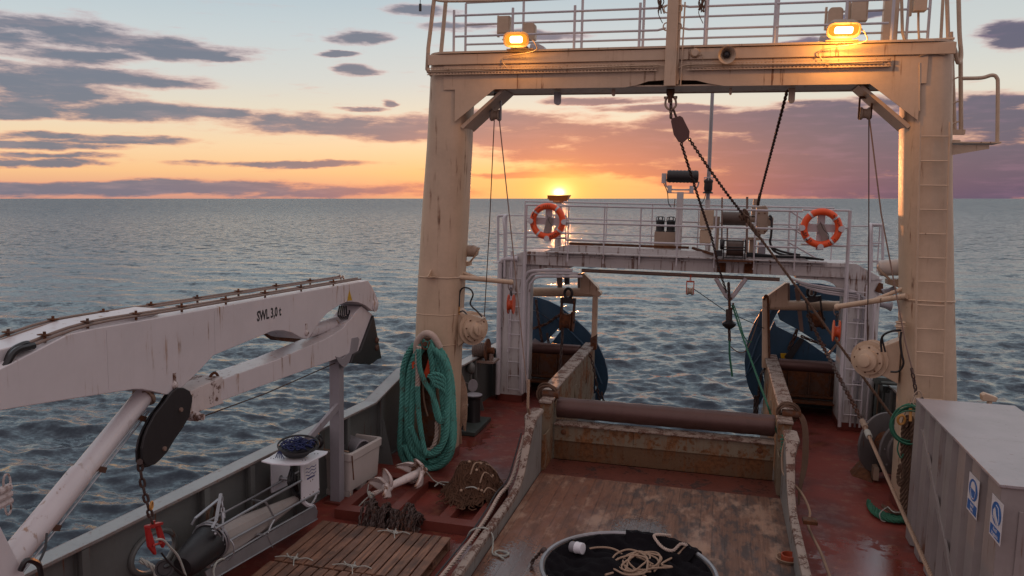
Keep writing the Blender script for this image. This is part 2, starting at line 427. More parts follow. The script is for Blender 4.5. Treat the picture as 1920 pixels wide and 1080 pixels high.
M['teal'] = paint('rope_teal', (.075, .29, .245), rust=.42, rcol=(.12, .13, .09, 1), rough=.8, dirt=.7, bump=.5, scale=2.5)
M['greenrope'] = paint('rope_green', (.03, .15, .09), rough=.8, dirt=.5)
M['tan'] = paint('rope_tan', (.34, .23, .16), rough=.85, dirt=.5, bump=.4)
M['offwhite_rope'] = paint('rope_offwhite', (.50, .40, .34), rough=.85, dirt=.5, bump=.5, scale=3)
M['brownrope'] = paint('rope_brown', (.12, .07, .045), rough=.85, dirt=.5)
M['wire'] = paint('wire_steel', (.085, .05, .035), rough=.5, dirt=.4, metal=.3)
M['cord'] = paint('cord_grey', (.42, .44, .40), rough=.8, dirt=.4, scale=6)
M['anchor'] = paint('anchor_paint', (.62, .55, .52), rust=.52, rough=.5, dirt=.3, edge=.03, rcol=(.22, .085, .03, 1))
M['cloth'] = paint('black_net_cloth', (.007, .006, .008), rough=.95, dirt=.3, bump=.6, spec=.12)
M['bluemesh'] = paint('net_blue', (.012, .022, .10), rough=.6, dirt=.3)
M['hose'] = paint('hose_black', (.012, .012, .014), rough=.35, dirt=.3)
M['netbrown'] = paint('net_brown', (.085, .036, .016), rough=.85, dirt=.6, scale=3)
M['copper'] = paint('copper_pipe', (.22, .15, .12), rough=.5, dirt=.5, rust=.1)
M['redbox'] = paint('ring_red', (.38, .07, .03), rough=.5)
M['canvas'] = paint('grey_canvas', (.30, .27, .25), rough=.8, dirt=.25)
M['yellow'] = paint('warning_yellow', (.55, .33, .01), rough=.4)
M['ink'] = paint('black_ink', (.01, .01, .012), rough=.5)
M['blueink'] = paint('blue_ink', (.01, .12, .38), rough=.4)
M['navyink'] = paint('navy_ink', (.02, .03, .16), rough=.4)
M['whiteink'] = paint('white_ink', (.62, .62, .64), rough=.4)
M['sunlit'] = paint('sun_glow_housing', (.55, .17, .03), rust=.2, rough=.4)  # orange glow of the low sun put into the deck light's colour
M['brass'] = paint('yellow_hose', (.45, .22, .05), rough=.5)
def wood(name, c1, c2, sc_=1.0, axis=1, gloss=.55, stain=.5):
    m, t, b = principled(name)
    co = t.node('ShaderNodeTexCoord').outputs['Object']
    s = [14, 14, 14]; s[axis] = 1.0
    inf = t.node('ShaderNodeObjectInfo').outputs['Random']
    off = t.xyz(t.m('MULTIPLY', inf, 31.0), t.m('MULTIPLY', inf, 17.0), 0.0)
    cs = t.v('MULTIPLY', t.v('ADD', co, off), tuple(s))
    g1 = t.noise(cs, 1.6*sc_, 8, .65); n = t.noise(co, 2.5, 6, .65); n2 = t.noise(co, 9, 5, .7)
    base = t.mix(t.ss(g1, .3, .72), c1, c2)
    base = t.mix(t.m('MULTIPLY', t.ss(n, .42, .7), stain), base, (.035, .022, .017, 1))
    base = t.mix(t.m('MULTIPLY', t.m('SUBTRACT', inf, .5), .9), base, tuple(c*.45 for c in c1[:3])+(1,))
    t.put(b.inputs['Base Color'], base)
    t.put(b.inputs['Roughness'], t.m('ADD', gloss, t.m('MULTIPLY', t.m('SUBTRACT', n2, .5), .6)))
    bm = t.node('ShaderNodeBump'); bm.inputs['Strength'].default_value = .4; bm.inputs['Distance'].default_value = .004
    t.put(bm.inputs['Height'], g1); t.put(b.inputs['Normal'], bm.outputs[0])
    return m
M['pallet'] = wood('pallet_wood', (.30, .150, .090, 1), (.11, .052, .033, 1), stain=.7)
def wet_coat(t, b, w, vec_, sc_):
    t.put(b.inputs['Coat Weight'], w); b.inputs['Coat Roughness'].default_value = .05; b.inputs['Coat IOR'].default_value = 1.45
    bm = t.node('ShaderNodeBump'); bm.inputs['Strength'].default_value = .5; bm.inputs['Distance'].default_value = .004
    t.put(bm.inputs['Height'], t.noise(vec_, sc_, 5, .65)); t.put(b.inputs['Coat Normal'], bm.outputs[0])
def wet_spots(t, nz, spots):
    """places in ship coordinates where water stands, ragged by noise"""
    q = t.node('ShaderNodeAttribute', attribute_name='shippos').outputs['Vector']; o = None
    for x, y, rx, ry in spots:
        k = t.v('MULTIPLY_ADD', q, (1/rx, 1/ry, 0), (-x/rx, -y/ry, 0)); k = t.m('SUBTRACT', 1.0, t.v('LENGTH', k)); o = k if o is None else t.m('MAXIMUM', o, k)
    return t.ss(t.m('ADD', o, t.m('MULTIPLY', t.m('SUBTRACT', nz, .5), 2.2)), .12, .30)
def deck_mat():
    m, t, b = principled('wet_red_deck')
    co = t.node('ShaderNodeTexCoord').outputs['Object']
    n1 = t.noise(co, .9, 6, .6); n2 = t.noise(co, 5, 7, .65); n3 = t.noise(co, 45, 4, .6); n4 = t.noise(co, 110, 2, .6)
    base = t.mix(t.ss(n1, .35, .7), (.22, .036, .022, 1), (.095, .020, .016, 1))
    base = t.mix(t.m('MULTIPLY', t.ss(n2, .50, .72), .8), base, (.24, .085, .045, 1))
    base = t.mix(t.m('MULTIPLY', t.ss(n3, .58, .70), .5), base, (.035, .014, .014, 1))
    base = t.mix(t.ss(n4, .70, .74, 0, .6), base, (.26, .15, .11, 1))
    t.put(b.inputs['Base Color'], base)
    wet = t.ss(t.m('ADD', t.m('MULTIPLY', n1, .5), t.m('MULTIPLY', n2, .5)), .46, .60)
    pud = wet_spots(t, n2, [(-4.35, 13.9, .5, .9), (1.95, 10.2, .7, 1.1), (-2.95, 9.6, .35, .8)])
    wet_coat(t, b, t.m('MAXIMUM', pud, t.m('MULTIPLY', wet, .55)), co, 30)
    ro = t.m('ADD', t.m('MULTIPLY', t.m('SUBTRACT', 1.0, wet), .30), .28)
    t.put(b.inputs['Roughness'], t.m('ADD', t.m('MULTIPLY', ro, t.m('SUBTRACT', 1.0, t.m('MULTIPLY', pud, .8))), .02))
    bm = t.node('ShaderNodeBump'); bm.inputs['Strength'].default_value = .45; bm.inputs['Distance'].default_value = .006
    t.put(bm.inputs['Height'], t.m('ADD', n2, t.m('ADD', t.m('MULTIPLY', n3, .4), t.m('MULTIPLY', n4, .15)))); t.put(b.inputs['Normal'], bm.outputs[0])
    return m
M['deck'] = deck_mat()
M['redsteel'] = paint('red_oxide_steel', (.16, .038, .027), rust=.15, rough=.38, dirt=.5, bump=.3)
def ramp_mat():
    m, t, b = principled('worn_deck_planks')
    co = t.node('ShaderNodeTexCoord').outputs['Object']
    sp = t.node('ShaderNodeSeparateXYZ'); t.put(sp.inputs[0], co)
    px = t.m('MULTIPLY', sp.outputs[0], 1/.165); cell = t.m('FLOOR', px); fr = t.m('FRACT', px)
    wn = t.node('ShaderNodeTexWhiteNoise', noise_dimensions='1D'); t.put(wn.inputs['W'], cell)
    g = t.noise(t.v('MULTIPLY', t.v('ADD', co, t.xyz(0.0, t.m('MULTIPLY', wn.outputs[0], 9.0))), (22, 1.1, 1)), 1.5, 8, .7)
    n1 = t.noise(t.v('MULTIPLY', co, (1.6, .7, 1)), 1.3, 6, .62); n2 = t.noise(t.v('MULTIPLY', co, (2.2, .8, 1)), 2.6, 7, .7); n3 = t.noise(co, 26, 5, .7)
    base = t.mix(t.ss(g, .3, .7), (.235, .125, .080, 1), (.115, .055, .034, 1))
    base = t.mix(t.m('MULTIPLY', t.m('SUBTRACT', wn.outputs[0], .3), .75), base, (.12, .065, .045, 1))
    base = t.mix(t.m('MULTIPLY', t.ss(n2, .45, .60), .85), base, (.050, .040, .038, 1))
    lft = t.ss(sp.outputs[0], -.2, -1.3)
    base = t.mix(t.m('MULTIPLY', lft, t.ss(n1, .35, .6, .3, .8)), base, (.20, .075, .038, 1))
    base = t.mix(t.m('MULTIPLY', t.ss(n3, .60, .68), .6), base, (.03, .02, .018, 1))
    gap = t.m('MINIMUM', fr, t.m('SUBTRACT', 1.0, fr)); gp = t.ss(gap, .02, .07)
    base = t.mix(t.m('MULTIPLY', t.m('SUBTRACT', 1.0, gp), t.ss(n1, .4, .6, .05, .6)), base, (.03, .02, .017, 1))
    base = t.mix(t.ss(t.noise(t.v('MULTIPLY', co, (1.3, .6, 1)), 1.7, 6, .66), .50, .64, 0, .7), base, (.38, .24, .165, 1))
    t.put(b.inputs['Base Color'], base)
    wet = t.ss(n1, .44, .60)
    pud = wet_spots(t, n3, [(-.87, 10.45, .42, .62), (-2.25, 9.0, .34, .9)])
    wet_coat(t, b, t.m('MAXIMUM', pud, t.m('MULTIPLY', wet, t.m('ADD', .18, t.m('MULTIPLY', lft, .4)))), co, 34)
    ro = t.m('SUBTRACT', .72, t.m('MULTIPLY', wet, t.m('ADD', .22, t.m('MULTIPLY', lft, .14))))
    t.put(b.inputs['Roughness'], t.m('SUBTRACT', ro, t.m('MULTIPLY', pud, t.m('SUBTRACT', ro, .05))))
    base = t.mix(t.m('MULTIPLY', pud, .6), base, (.05, .022, .014, 1)); t.put(b.inputs['Base Color'], base)
    bm = t.node('ShaderNodeBump'); bm.inputs['Strength'].default_value = .5; bm.inputs['Distance'].default_value = .006
    t.put(bm.inputs['Height'], t.m('ADD', t.m('MULTIPLY', gp, .8), t.m('ADD', g, t.m('MULTIPLY', n3, .3)))); t.put(b.inputs['Normal'], bm.outputs[0])
    return m
M['planks'] = ramp_mat()
def emit(name, col, s):
    m = bpy.data.materials.new(name); m.use_nodes = True; t = NT(m.node_tree); t.n.clear()
    e = t.node('ShaderNodeEmission'); e.inputs[0].default_value = col; e.inputs[1].default_value = s
    o = t.node('ShaderNodeOutputMaterial'); t.l.new(e.outputs[0], o.inputs[0]); return m
M['lamp'] = emit('lit_lamp_glass', (1, .33, .03, 1), 1.25)
M['lamp_core'] = emit('lit_lamp_tube', (1, .68, .28, 1), 8.0)
def sea_mat():
    m, t, b = principled('sea_water')
    co = t.node('ShaderNodeNewGeometry'); pos = co.outputs['Position']; nor = co.outputs['Normal']
    dist = t.v('LENGTH', t.v('MULTIPLY', pos, (1, 1, 0)))
    far = t.ss(dist, 60, 900)
    q = t.v('MULTIPLY', pos, (1.0, 1.6, 1))
    a = t.v('SUBTRACT', t.noise(q, 2.2, 4, .65, out=1), (.5, .5, .5))
    c = t.v('SUBTRACT', t.noise(q, .42, 5, .62, out=1), (.5, .5, .5))
    e = t.v('SUBTRACT', t.noise(q, .05, 3, .6, out=1), (.5, .5, .5))
    fi = t.v('SUBTRACT', t.noise(q, 7.0, 3, .6, out=1), (.5, .5, .5)); fi = t.v('MULTIPLY', fi, (.34, .34, 0))
    k1 = t.node('ShaderNodeVectorMath', operation='SCALE'); t.put(k1.inputs[0], a); t.put(k1.inputs['Scale'], t.m('ADD', .85, t.m('MULTIPLY', far, .6)))
    k2 = t.node('ShaderNodeVectorMath', operation='SCALE'); t.put(k2.inputs[0], c); t.put(k2.inputs['Scale'], t.m('MULTIPLY', t.ss(dist, 25, 160), t.m('ADD', .5, t.m('MULTIPLY', t.v('LENGTH', c), 13.0))))
    k3 = t.node('ShaderNodeVectorMath', operation='SCALE'); t.put(k3.inputs[0], e); t.put(k3.inputs['Scale'], t.m('MULTIPLY', far, 1.6))
    d = None
    d = t.v('ADD', t.v('ADD', k1.outputs[0], t.v('ADD', fi, k2.outputs[0])), k3.outputs[0]); d = t.v('MULTIPLY', d, (1, 1, 0))
    # at grazing angles the wave slopes that face away are hidden behind the crests: mirror them towards the eye
    inc = co.outputs['Incoming']; fac_ = t.v('DOT_PRODUCT', d, inc)
    sgn = t.m('SIGN', fac_); graz = t.ss(t.v('DOT_PRODUCT', nor, inc), .04, .30, 1, 0)
    flip = t.m('ADD', 1.0, t.m('MULTIPLY', graz, t.m('SUBTRACT', sgn, 1.0)))
    fl = t.node('ShaderNodeVectorMath', operation='SCALE'); t.put(fl.inputs[0], d); t.put(fl.inputs['Scale'], flip)
    nn = t.v('NORMALIZE', t.v('ADD', nor, fl.outputs[0]))
    t.put(b.inputs['Normal'], nn)
    b.inputs['Base Color'].default_value = (.003, .012, .026, 1); b.inputs['Roughness'].default_value = .07; b.inputs['IOR'].default_value = 1.38
    t.put(b.inputs['Roughness'], t.m('ADD', .09, t.m('MULTIPLY', t.ss(dist, 20, 500), .12)))
    return m
M['sea'] = sea_mat()

# ------------------------------------------------------------------ the sea: one sheet to the horizon with real waves
SEA_Z = -2.35
def make_sea():
    cx, cy, ch = 0.0, 0.0, HC-SEA_Z
    f0 = math.atan2(FW[0], FW[1])
    fine = np.linspace(-R_(41), R_(41), 1250)
    coarse = np.linspace(R_(41), 2*PI-R_(41), 150)[1:-1]
    th = f0+np.concatenate([fine, coarse])
    ang = np.linspace(R_(50), R_(.75), 640)
    rad = np.concatenate([[0.0, 2, 4], ch/np.tan(ang), np.geomspace(ch/math.tan(R_(.70)), 30000, 34)])
    dr = np.gradient(rad)
    TH, RD = np.meshgrid(th, rad); DR = np.repeat(dr[:, None], len(th), 1)
    X = cx+RD*np.sin(TH); Y = cy+RD*np.cos(TH)
    Zs = np.zeros_like(X); DX = np.zeros_like(X); DY = np.zeros_like(X)
    rng = np.random.RandomState(3)
    wd = f0+R_(12)           # wind runs roughly along the view: crests lie across the picture
    for i in range(110):
        lam = 0.34*(9/0.34)**(rng.rand()**1.1)
        a = wd+rng.normal(0, .35 if lam > 3 else .6)
        kx, ky = math.sin(a)*2*PI/lam, math.cos(a)*2*PI/lam
        amp = 0.0084*lam**.72 if lam < 3.0 else .0062*3.0**.80*(3.0/lam)**.35
        ph = rng.rand()*2*PI
        sp = np.maximum(DR, RD*R_(82)/1250*1.0)
        w = np.clip((lam/(sp*1.25)-1), 0, 1)
        arg = kx*X+ky*Y+ph
        c, s = np.cos(arg), np.sin(arg)
        Zs += w*amp*c; DX -= w*amp*s*kx*lam/(2*PI)*.8; DY -= w*amp*s*ky*lam/(2*PI)*.8
    patch = .75+.35*np.sin(X*.021+1.3*np.sin(Y*.013))*np.cos(Y*.017+.7)
    Zs *= patch
    V = np.stack([X+DX*patch, Y+DY*patch, Zs], -1).reshape(-1, 3)
    nr, nt = X.shape
    i = np.arange(nr-1)[:, None]*nt; j = np.arange(nt)[None, :]; j2 = (j+1) % nt
    q = np.stack([i+j, i+nt+j, i+nt+j2, i+j2], -1).reshape(-1, 4)
    me = bpy.data.meshes.new('sea'); me.vertices.add(len(V)); me.vertices.foreach_set('co', V.ravel())
    me.loops.add(q.size); me.loops.foreach_set('vertex_index', q.ravel().astype(np.int32))
    me.polygons.add(len(q)); me.polygons.foreach_set('loop_start', np.arange(0, q.size, 4, dtype=np.int32))
    me.polygons.foreach_set('loop_total', np.full(len(q), 4, dtype=np.int32)); me.polygons.foreach_set('use_smooth', np.ones(len(q), bool))
    me.update(calc_edges=True); me.validate()
    me.materials.append(M['sea']); o = bpy.data.objects.new('sea', me); C.objects.link(o); o.location = (0, 0, SEA_Z)
    if me.polygons[len(q)//2].normal.z < 0: me.flip_normals()
    props(o, 'dark blue rippled open sea reaching the horizon', 'sea', kind='structure'); o['seaframe'] = 1
make_sea()

# ------------------------------------------------------------------ ship: deck, hull, bulwarks
XC = -0.82
HULLX = [(2.0, -6.05), (4, -5.95), (5.6, -5.86), (6.5, -5.78), (9, -5.62), (10.3, -5.50), (11.9, -5.38), (13, -5.30), (14, -5.1), (15, -4.95), (16.5, -4.85), (18.3, -4.72)]
CAPZ = [(2.0, 1.1), (11.75, 1.1), (12.9, 1.40), (13.5, 1.40), (14.1, 1.1), (18.3, 1.1)]
def interp(tab, y):
    return float(np.interp(y, [a for a, b in tab], [b for a, b in tab]))
hx = lambda y: interp(HULLX, y)
RX0, RX1 = -2.65, 1.05          # inner faces of the ramp walls
# deck: one sheet with the ramp well left as it is (planks lie 12 mm above)
ys = [2.0, 4, 5.6, 6.5, 9, 10.3, 11.9, 13, 14, 15, 16.5, 18.3]
g = G()
for s0 in (0, 1):
    V = []
    for y in ys:
        xl = hx(y)+.02 if s0 == 0 else (RX1+.05); xr = RX0-.05 if s0 == 0 else (2*XC-hx(y)-.02)
        V += [(xl, y, 0), (xr, y, 0), (xl, y, -.08), (xr, y, -.08)]
    Fc = []
    for i in range(len(ys)-1):
        a = i*4; Fc += [(a, a+1, a+5, a+4), (a+2, a+6, a+7, a+3), (a, a+4, a+6, a+2), (a+1, a+3, a+7, a+5)]
    Fc += [(0, 2, 3, 1), (len(V)-4, len(V)-3, len(V)-1, len(V)-2)]
    g.add(V, Fc)
g.box(RX0-.05, RX1+.05, 2.0, 13.15, -.08, 0)
o = obj('deck', g, M['deck']); props(o, 'wet dark red painted working deck', 'deck', kind='structure')
g = G(); g.box(RX0+.01, RX1+.10, 2.0, 12.3, .004, .03)
o = obj('ramp_floor', g, M['planks']); props(o, 'worn wooden planking between the low ramp walls', 'ramp floor', kind='structure')
g = G(); g.box(RX0+.01, RX1-.01, 12.304, 13.08, .004, .022)
o = obj('steel_floor_strip', g, M['dirtyred']); props(o, 'red steel floor strip at the foot of the stern gate', 'floor strip', kind='structure')
g = G()
g.prism([(RX0, 13.25, -.02), (RX0, 13.25, -.10), (RX0, 19.0, -2.4), (RX0, 19.0, -2.3)], (RX1-RX0, 0, 0))
o = obj('slipway', g, M['rusty']); props(o, 'steel stern slipway sloping to the water', 'slipway', kind='structure')
for nm in ('deck', 'ramp_floor'):        # ship coordinates of each point, for the wet places
    me = bpy.data.objects[nm].data; b_ = Vector(BASE[nm]); at_ = me.attributes.new('shippos', 'FLOAT_VECTOR', 'POINT')
    at_.data.foreach_set('vector', [c for v in me.vertices for c in (v.co+b_)])
# hull
g = G(); 
for sg in (-1, 1):
    V = []
    for y in ys:
        x = hx(y) if sg < 0 else 2*XC-hx(y)
        V += [(x, y, .02), (x-sg*.02, y, .02), (x*.985, y, -3.4), (x*.985-sg*.02, y, -3.4)]
    Fc = []
    for i in range(len(ys)-1):
        a = i*4
        for p, q in ((0, 2), (2, 3), (3, 1), (1, 0)): Fc.append((a+p, a+q, a+4+q, a+4+p))
    g.add(V, Fc)
hy = 18.3
g.box(hx(hy), RX0-.22, hy-.03, hy, -3.4, -.09); g.box(RX1+.22, 2*XC-hx(hy), hy-.03, hy, -3.4, -.09)
g.box(RX0-.22, RX0-.01, 13.2, hy, -3.4, -.09); g.box(RX1+.01, RX1+.22, 13.2, hy, -3.4, -.09)
solo('hull', g, M['bulwark'], 'grey painted ship hull below the working deck', 'hull')
# bulwarks
def bulwark(side, label):
    X = (lambda y: hx(y)) if side < 0 else (lambda y: 2*XC-hx(y))
    th = .012*side
    t = thing('bulwark', label, 'bulwark', (X(9), 9, 0))
    g = G(); cut = P(285, 1034, X=hx(7.0)); hy0, hy1 = cut.y-.42, cut.y+.42
    segs = sorted(set([2.0]+[y for y in np.arange(2.4, 18.4, .35)]+[11.75, 12.9, 13.5, 14.1, 18.3]))
    def panel(ya, yb):
        za, zb = interp(CAPZ, ya)-.02, interp(CAPZ, yb)-.02
        V = [(X(ya), ya, 0.002), (X(yb), yb, 0.002), (X(yb), yb, zb), (X(ya), ya, za)]
        g.prism(V, (th, 0, 0))
    if side < 0:
        segs = [y for y in segs if not (hy0-.02 < y < hy1+.02)]
        a = [y for y in segs if y <= hy0]+[hy0]; b = [hy1]+[y for y in segs if y >= hy1]
        for q in (a, b):
            for i in range(len(q)-1): panel(q[i], q[i+1])
        cz = cut.z; ry, rz = .30, .20; zb_, zt_ = .002, 1.08
        angs = [2*PI*(i+.5)/32 for i in range(32)]+[math.atan2(zz-cz, yy) % (2*PI) for yy in (-.42, .42) for zz in (zb_, zt_)]
        angs.sort(); n = len(angs); inner = []; outer = []
        for an in angs:
            c, s = math.cos(an), math.sin(an)
            inner.append((cut.y+ry*c-.08*s, cz+rz*s+.04*c))
            k = min(.42/abs(c) if abs(c) > 1e-6 else 1e9, (((zt_-cz) if s > 0 else (cz-zb_))/abs(s)) if abs(s) > 1e-6 else 1e9)
            outer.append((cut.y+k*c, cz+k*s))
        V = []
        for (y, z) in inner+outer: V += [(X(y), y, z), (X(y)+th, y, z)]
        Fc = []
        for i in range(n):
            j = (i+1) % n
            a, b, c, d = 2*i, 2*j, 2*(n+j), 2*(n+i)
            Fc += [(a, b, c, d), (a+1, d+1, c+1, b+1), (a, a+1, b+1, b)]
        g.add(V, Fc)
    else:
        for i in range(len(segs)-1): panel(segs[i], segs[i+1])
    obj('plating', g, M['bulwark'], t)
    if side < 0:
        rim = [(X(y)-.01*side*-1+.03, y, z) for y, z in [(cut.y+.31*math.cos(2*PI*i/30)-.08*math.sin(2*PI*i/30), cut.z+.21*math.sin(2*PI*i/30)+.04*math.cos(2*PI*i/30)) for i in range(30)]]
        g = G(); g.tube(rim, .032, 8, closed=True); obj('fairlead_ring', g, M['bulwark'], t)
    g = G(); V = []
    for y in segs+([cut.y] if 0 else []):
        z = interp(CAPZ, y); x = X(y)
        V += [(x-.10, y, z-.018), (x+.13, y, z-.018), (x+.13, y, z+.012), (x-.10, y, z+.012)]
    Fc = []
    n = len(V)//4
    for i in range(n-1):
        a = 4*i
        for p, q in ((0, 1), (1, 2), (2, 3), (3, 0)): Fc.append((a+q, a+p, a+4+p, a+4+q))
    Fc += [(0, 1, 2, 3), (4*n-1, 4*n-2, 4*n-3, 4*n-4)]
    g.add(V, Fc); obj('cap_rail', g, M['cap'], t)
    for y in [3.2, 4.6, 6.05, 7.75, 8.6, 9.6, 10.9, 12.0, 14.6, 15.7, 17.0]:
        x = X(y); g = G(); s = -side; zt = interp(CAPZ, y)-.03
        g.prism([(x+s*.015, y, 0), (x+s*.30, y, 0), (x+s*.10, y, zt-.25), (x+s*.10, y, zt), (x+s*.015, y, zt)], (0, .014, 0))
        g.box(min(x+s*.08, x+s*.12), max(x+s*.08, x+s*.12), y-.04, y+.055, .3, zt-.002)
        obj('bracket', g, M['bulwark'], t)
    return t
bulwark(-1, 'grey port bulwark along the left deck edge with oval opening')
bulwark(1, 'grey bulwark behind the grey locker on the right')

# ------------------------------------------------------------------ ramp walls
def wall_fore(side):
    inner = RX0 if side < 0 else RX1
    x0, x1 = (inner-.16, inner) if side < 0 else (inner, inner+.16)
    t = thing('ramp_wall', 'low rusty %s side wall of the wooden ramp rising to a post' % ('left' if side < 0 else 'right'), 'ramp wall', ((x0+x1)/2, 10, 0), 'walls of the ramp')
    z2 = .20 if side < 0 else .36
    prof = [(3.0, z2), (10.75, z2), (11.1, z2+.10), (11.75, .90), (12.0, 1.0), (12.42, 1.0)]
    g = G(); xin = x1-.03 if side < 0 else x0+.03
    xa, xb = (x1-.03, x1-.012) if side < 0 else (x0+.012, x0+.03)
    g.prism([(xa, 3.0, .003)]+[(xa, y, z) for y, z in prof]+[(xa, 12.42, .003)], (xb-xa, 0, 0))
    obj('plate', g, M['wallgrey'] , t)
    xo, xo2 = (x0+.065, x0+.08) if side < 0 else (x1-.08, x1-.065)
    g = G(); g.prism([(xo, 3.0, .003)]+[(xo, y, z) for y, z in prof]+[(xo, 12.42, .003)], (xo2-xo, 0, 0)); g.box(min(xo, xb), max(xo, xb), 12.42, 12.435, .003, 1.0)
    obj('outer_plate', g, M['darkgreen'], t)
    # rounded rail on top that widens at the post
    g = G(); V = []; n = 10; pr = [(3.0, z2, .5), (7, z2, .5), (10.6, z2, .5), (10.95, z2+.05, .5), (11.2, z2+.16, .5), (11.7, .86, .62), (11.85, .95, .8), (12.0, 1.0, 1.0), (12.44, 1.0, 1.0)]
    for y, z, w in pr:
        xc = inner-.06 if side < 0 else inner+.06
        hw = .11*w; 
        if side < 0: a, b = inner+.012-2*hw, inner+.012
        else: a, b = inner-.012, inner-.012+2*hw
        for k in range(n):
            an = 2*PI*k/n; c, s = math.cos(an), math.sin(an)
            f = lambda q: math.copysign(abs(q)**.6, q)
            V.append(((a+b)/2+f(c)*(b-a)/2, y, z+.018+f(s)*.045))
    Fc = []
    for i in range(len(pr)-1):
        for k in range(n):
            l = (k+1) % n; Fc.append((i*n+k, (i+1)*n+k, (i+1)*n+l, i*n+l))
    Fc += [tuple(range(n)), tuple(len(V)-1-k for k in range(n))]
    g.add(V, Fc, True); obj('top_rail', g, M['peelrail'], t)
    return t
wall_fore(-1); wall_fore(1)
def gate_post(side):
    x0, x1 = (RX0-.16, RX0+.06) if side < 0 else (RX1-.06, RX1+.18)
    t = thing('ramp_post', 'rusty steel post at the %s end of the stern roller' % ('left' if side < 0 else 'right'), 'post', ((x0+x1)/2, 13, 0), 'posts of the stern gate')
    g = G(); g.box(x0+.02, x1-.02, 12.84, 12.86, .003, 1.04); g.box(x0+.02, x1-.02, 13.10, 13.12, .003, 1.04)
    xi = (x1-.035, x1-.02) if side < 0 else (x0+.02, x0+.035); g.box(xi[0], xi[1], 12.862, 13.098, .003, 1.04)
    g.box(x0+.02, x1-.02, 12.46, 12.475, .003, .62); g.box(xi[0], xi[1], 12.475, 12.84, .003, .62)
    obj('column', g, M['peel'], t)
    g = G(); g.box(x0, x1, 12.80, 13.16, 1.045, 1.09); obj('cap', g, M['peelrail'], t, bevel=.012)
    return t
gate_post(-1); gate_post(1)
def wall_aft(side):
    inner = RX0 if side < 0 else RX1; s = -1 if side < 0 else 1
    t = thing('slipway_wall', 'tall peeling %s slipway wall behind the stern roller' % ('left' if side < 0 else 'right'), 'slipway wall', (inner, 15.5, 0), 'slipway walls')
    a, b = sorted((inner+s*.02, inner+s*.20))
    g = G(); g.box(a, b, 13.2, 18.05, -1.5, 1.09); obj('plate', g, M['peel'], t)
    g = G(); a, b = sorted((inner-s*.01, inner+s*.25)); g.box(a, b, 13.2, 18.1, 1.092, 1.15)
    obj('cap', g, M['peelrail'], t, bevel=.02)
    g = G(); a, b = sorted((inner+s*.03, inner+s*.17)); g.cyl((a, 13.18, 1.12), (b+.14, 13.18, 1.12), .07, 10)
    obj('end_roller', g, M['rusty'], t)
    for i, y in enumerate((14.3, 15.6, 17.0)):
        g = G(); g.ring((inner+s*.015, y, .6), (1, 0, 0), .13, .012, 20, 5); g.lathe((inner+s*.018, y, .6), (-s, 0, 0), [(.12, 0), (.12, .006), (.10, .012)], 18)
        obj('scupper_cover', g, M['peel'], t)
    return t
wall_aft(-1); wall_aft(1)
# stern gate: plate with the roller over it
t = thing('stern_gate', 'rust-streaked steel gate plate across the ramp under the roller', 'gate', ((RX0+RX1)/2, 13.12, 0))
g = G(); g.box(RX0+.062, RX1-.062, 13.12, 13.15, .02, .36); obj('lower_plate', g, M['peel_heavy'], t)
props(bpy.data.objects['lower_plate'], 'lower rust-brown plate of the gate')
g = G()
for a, b in ((RX0+.062, -1.25), (-1.245, RX1-.062)): g.box(a, b, 13.105, 13.14, .365, .62)
obj('upper_plate', g, M['peel'], t, bevel=.004)
g = G(); g.prism([(RX0+.062, 13.05, .625), (RX0+.062, 13.30, .625), (RX0+.062, 13.30, .66), (RX0+.062, 13.05, .64)], (RX1-RX0-.124, 0, 0)); obj('ledge', g, M['peelrail'], t)
g = G(); g.box(RX0+.062, RX1-.062, 13.095, 13.108, .352, .37); obj('seam_bar', g, M['peel'], t)
for x in (RX0+.22, RX1-.28):
    g = G(); g.lathe((x, 13.11, .50), (0, -1, 0), [(.045, 0), (.045, .02), (.02, .035)], 12); obj('bolt', g, M['rusty'], t)
g = G(); g.box(RX0+.062, RX1-.062, 13.24, 13.27, -.6, .62); obj('back_plate', g, M['rusty'], t)
g = G(); prof = [(.02, -.02), (.175, 0), (.178, .02)]+[(.172+.004*math.sin(i*1.7), .1+i*.11) for i in range(32)]+[(.178, RX1-RX0-.16), (.175, RX1-RX0-.135), (.02, RX1-RX0-.12)]
g.lathe((RX0+.07, 13.34, .86), (1, 0, 0), prof, 40)
solo('stern_roller', g, M['roller'], 'long dark brown steel roller across the head of the slipway', 'roller')

# side bays outboard of the slipway walls, behind the white portal legs
def bay(side):
    x0, x1 = (-4.5, RX0-.27) if side < 0 else (RX1+.27, 2.85)
    nm = 'left' if side < 0 else 'right'
    t = thing('stern_bay_plating', 'dark rusty stern plating in the %s bay under a roller' % nm, 'stern plating', ((x0+x1)/2, 17.9, 0), 'stern bays')
    yy = 17.6; 
    g = G(); g.box(x0, x1, yy, yy+.03, .34, .92); obj('panel', g, M['rusty'], t)
    g = G(); g.box(x0, x1, yy-.14, yy-.002, .40, .44); g.box(x0, x1, yy-.3, yy-.002, .30, .335)
    for x in np.linspace(x0+.2, x1-.1, 4): g.box(x-.008, x+.008, yy-.13, yy-.002, .445, .91)
    obj('stiffener', g, M['rusty'], t)
    g = G(); g.box(x0, x1, 18.25, 18.28, .002, .25); g.box(x0, x1, yy+.002, 18.25, .26, .29); obj('lower_panel', g, M['darkgreen'], t)
    g = G(); g.lathe((x0, yy+.05, 1.03), (1, 0, 0), [(.05, -.02), (.125, 0), (.125, x1-x0-.02), (.05, x1-x0)], 22)
    solo('bay_roller', g, M['roller'], 'short rusty roller on top of the %s stern bay' % nm, 'roller', 'bay rollers')
bay(-1); bay(1)

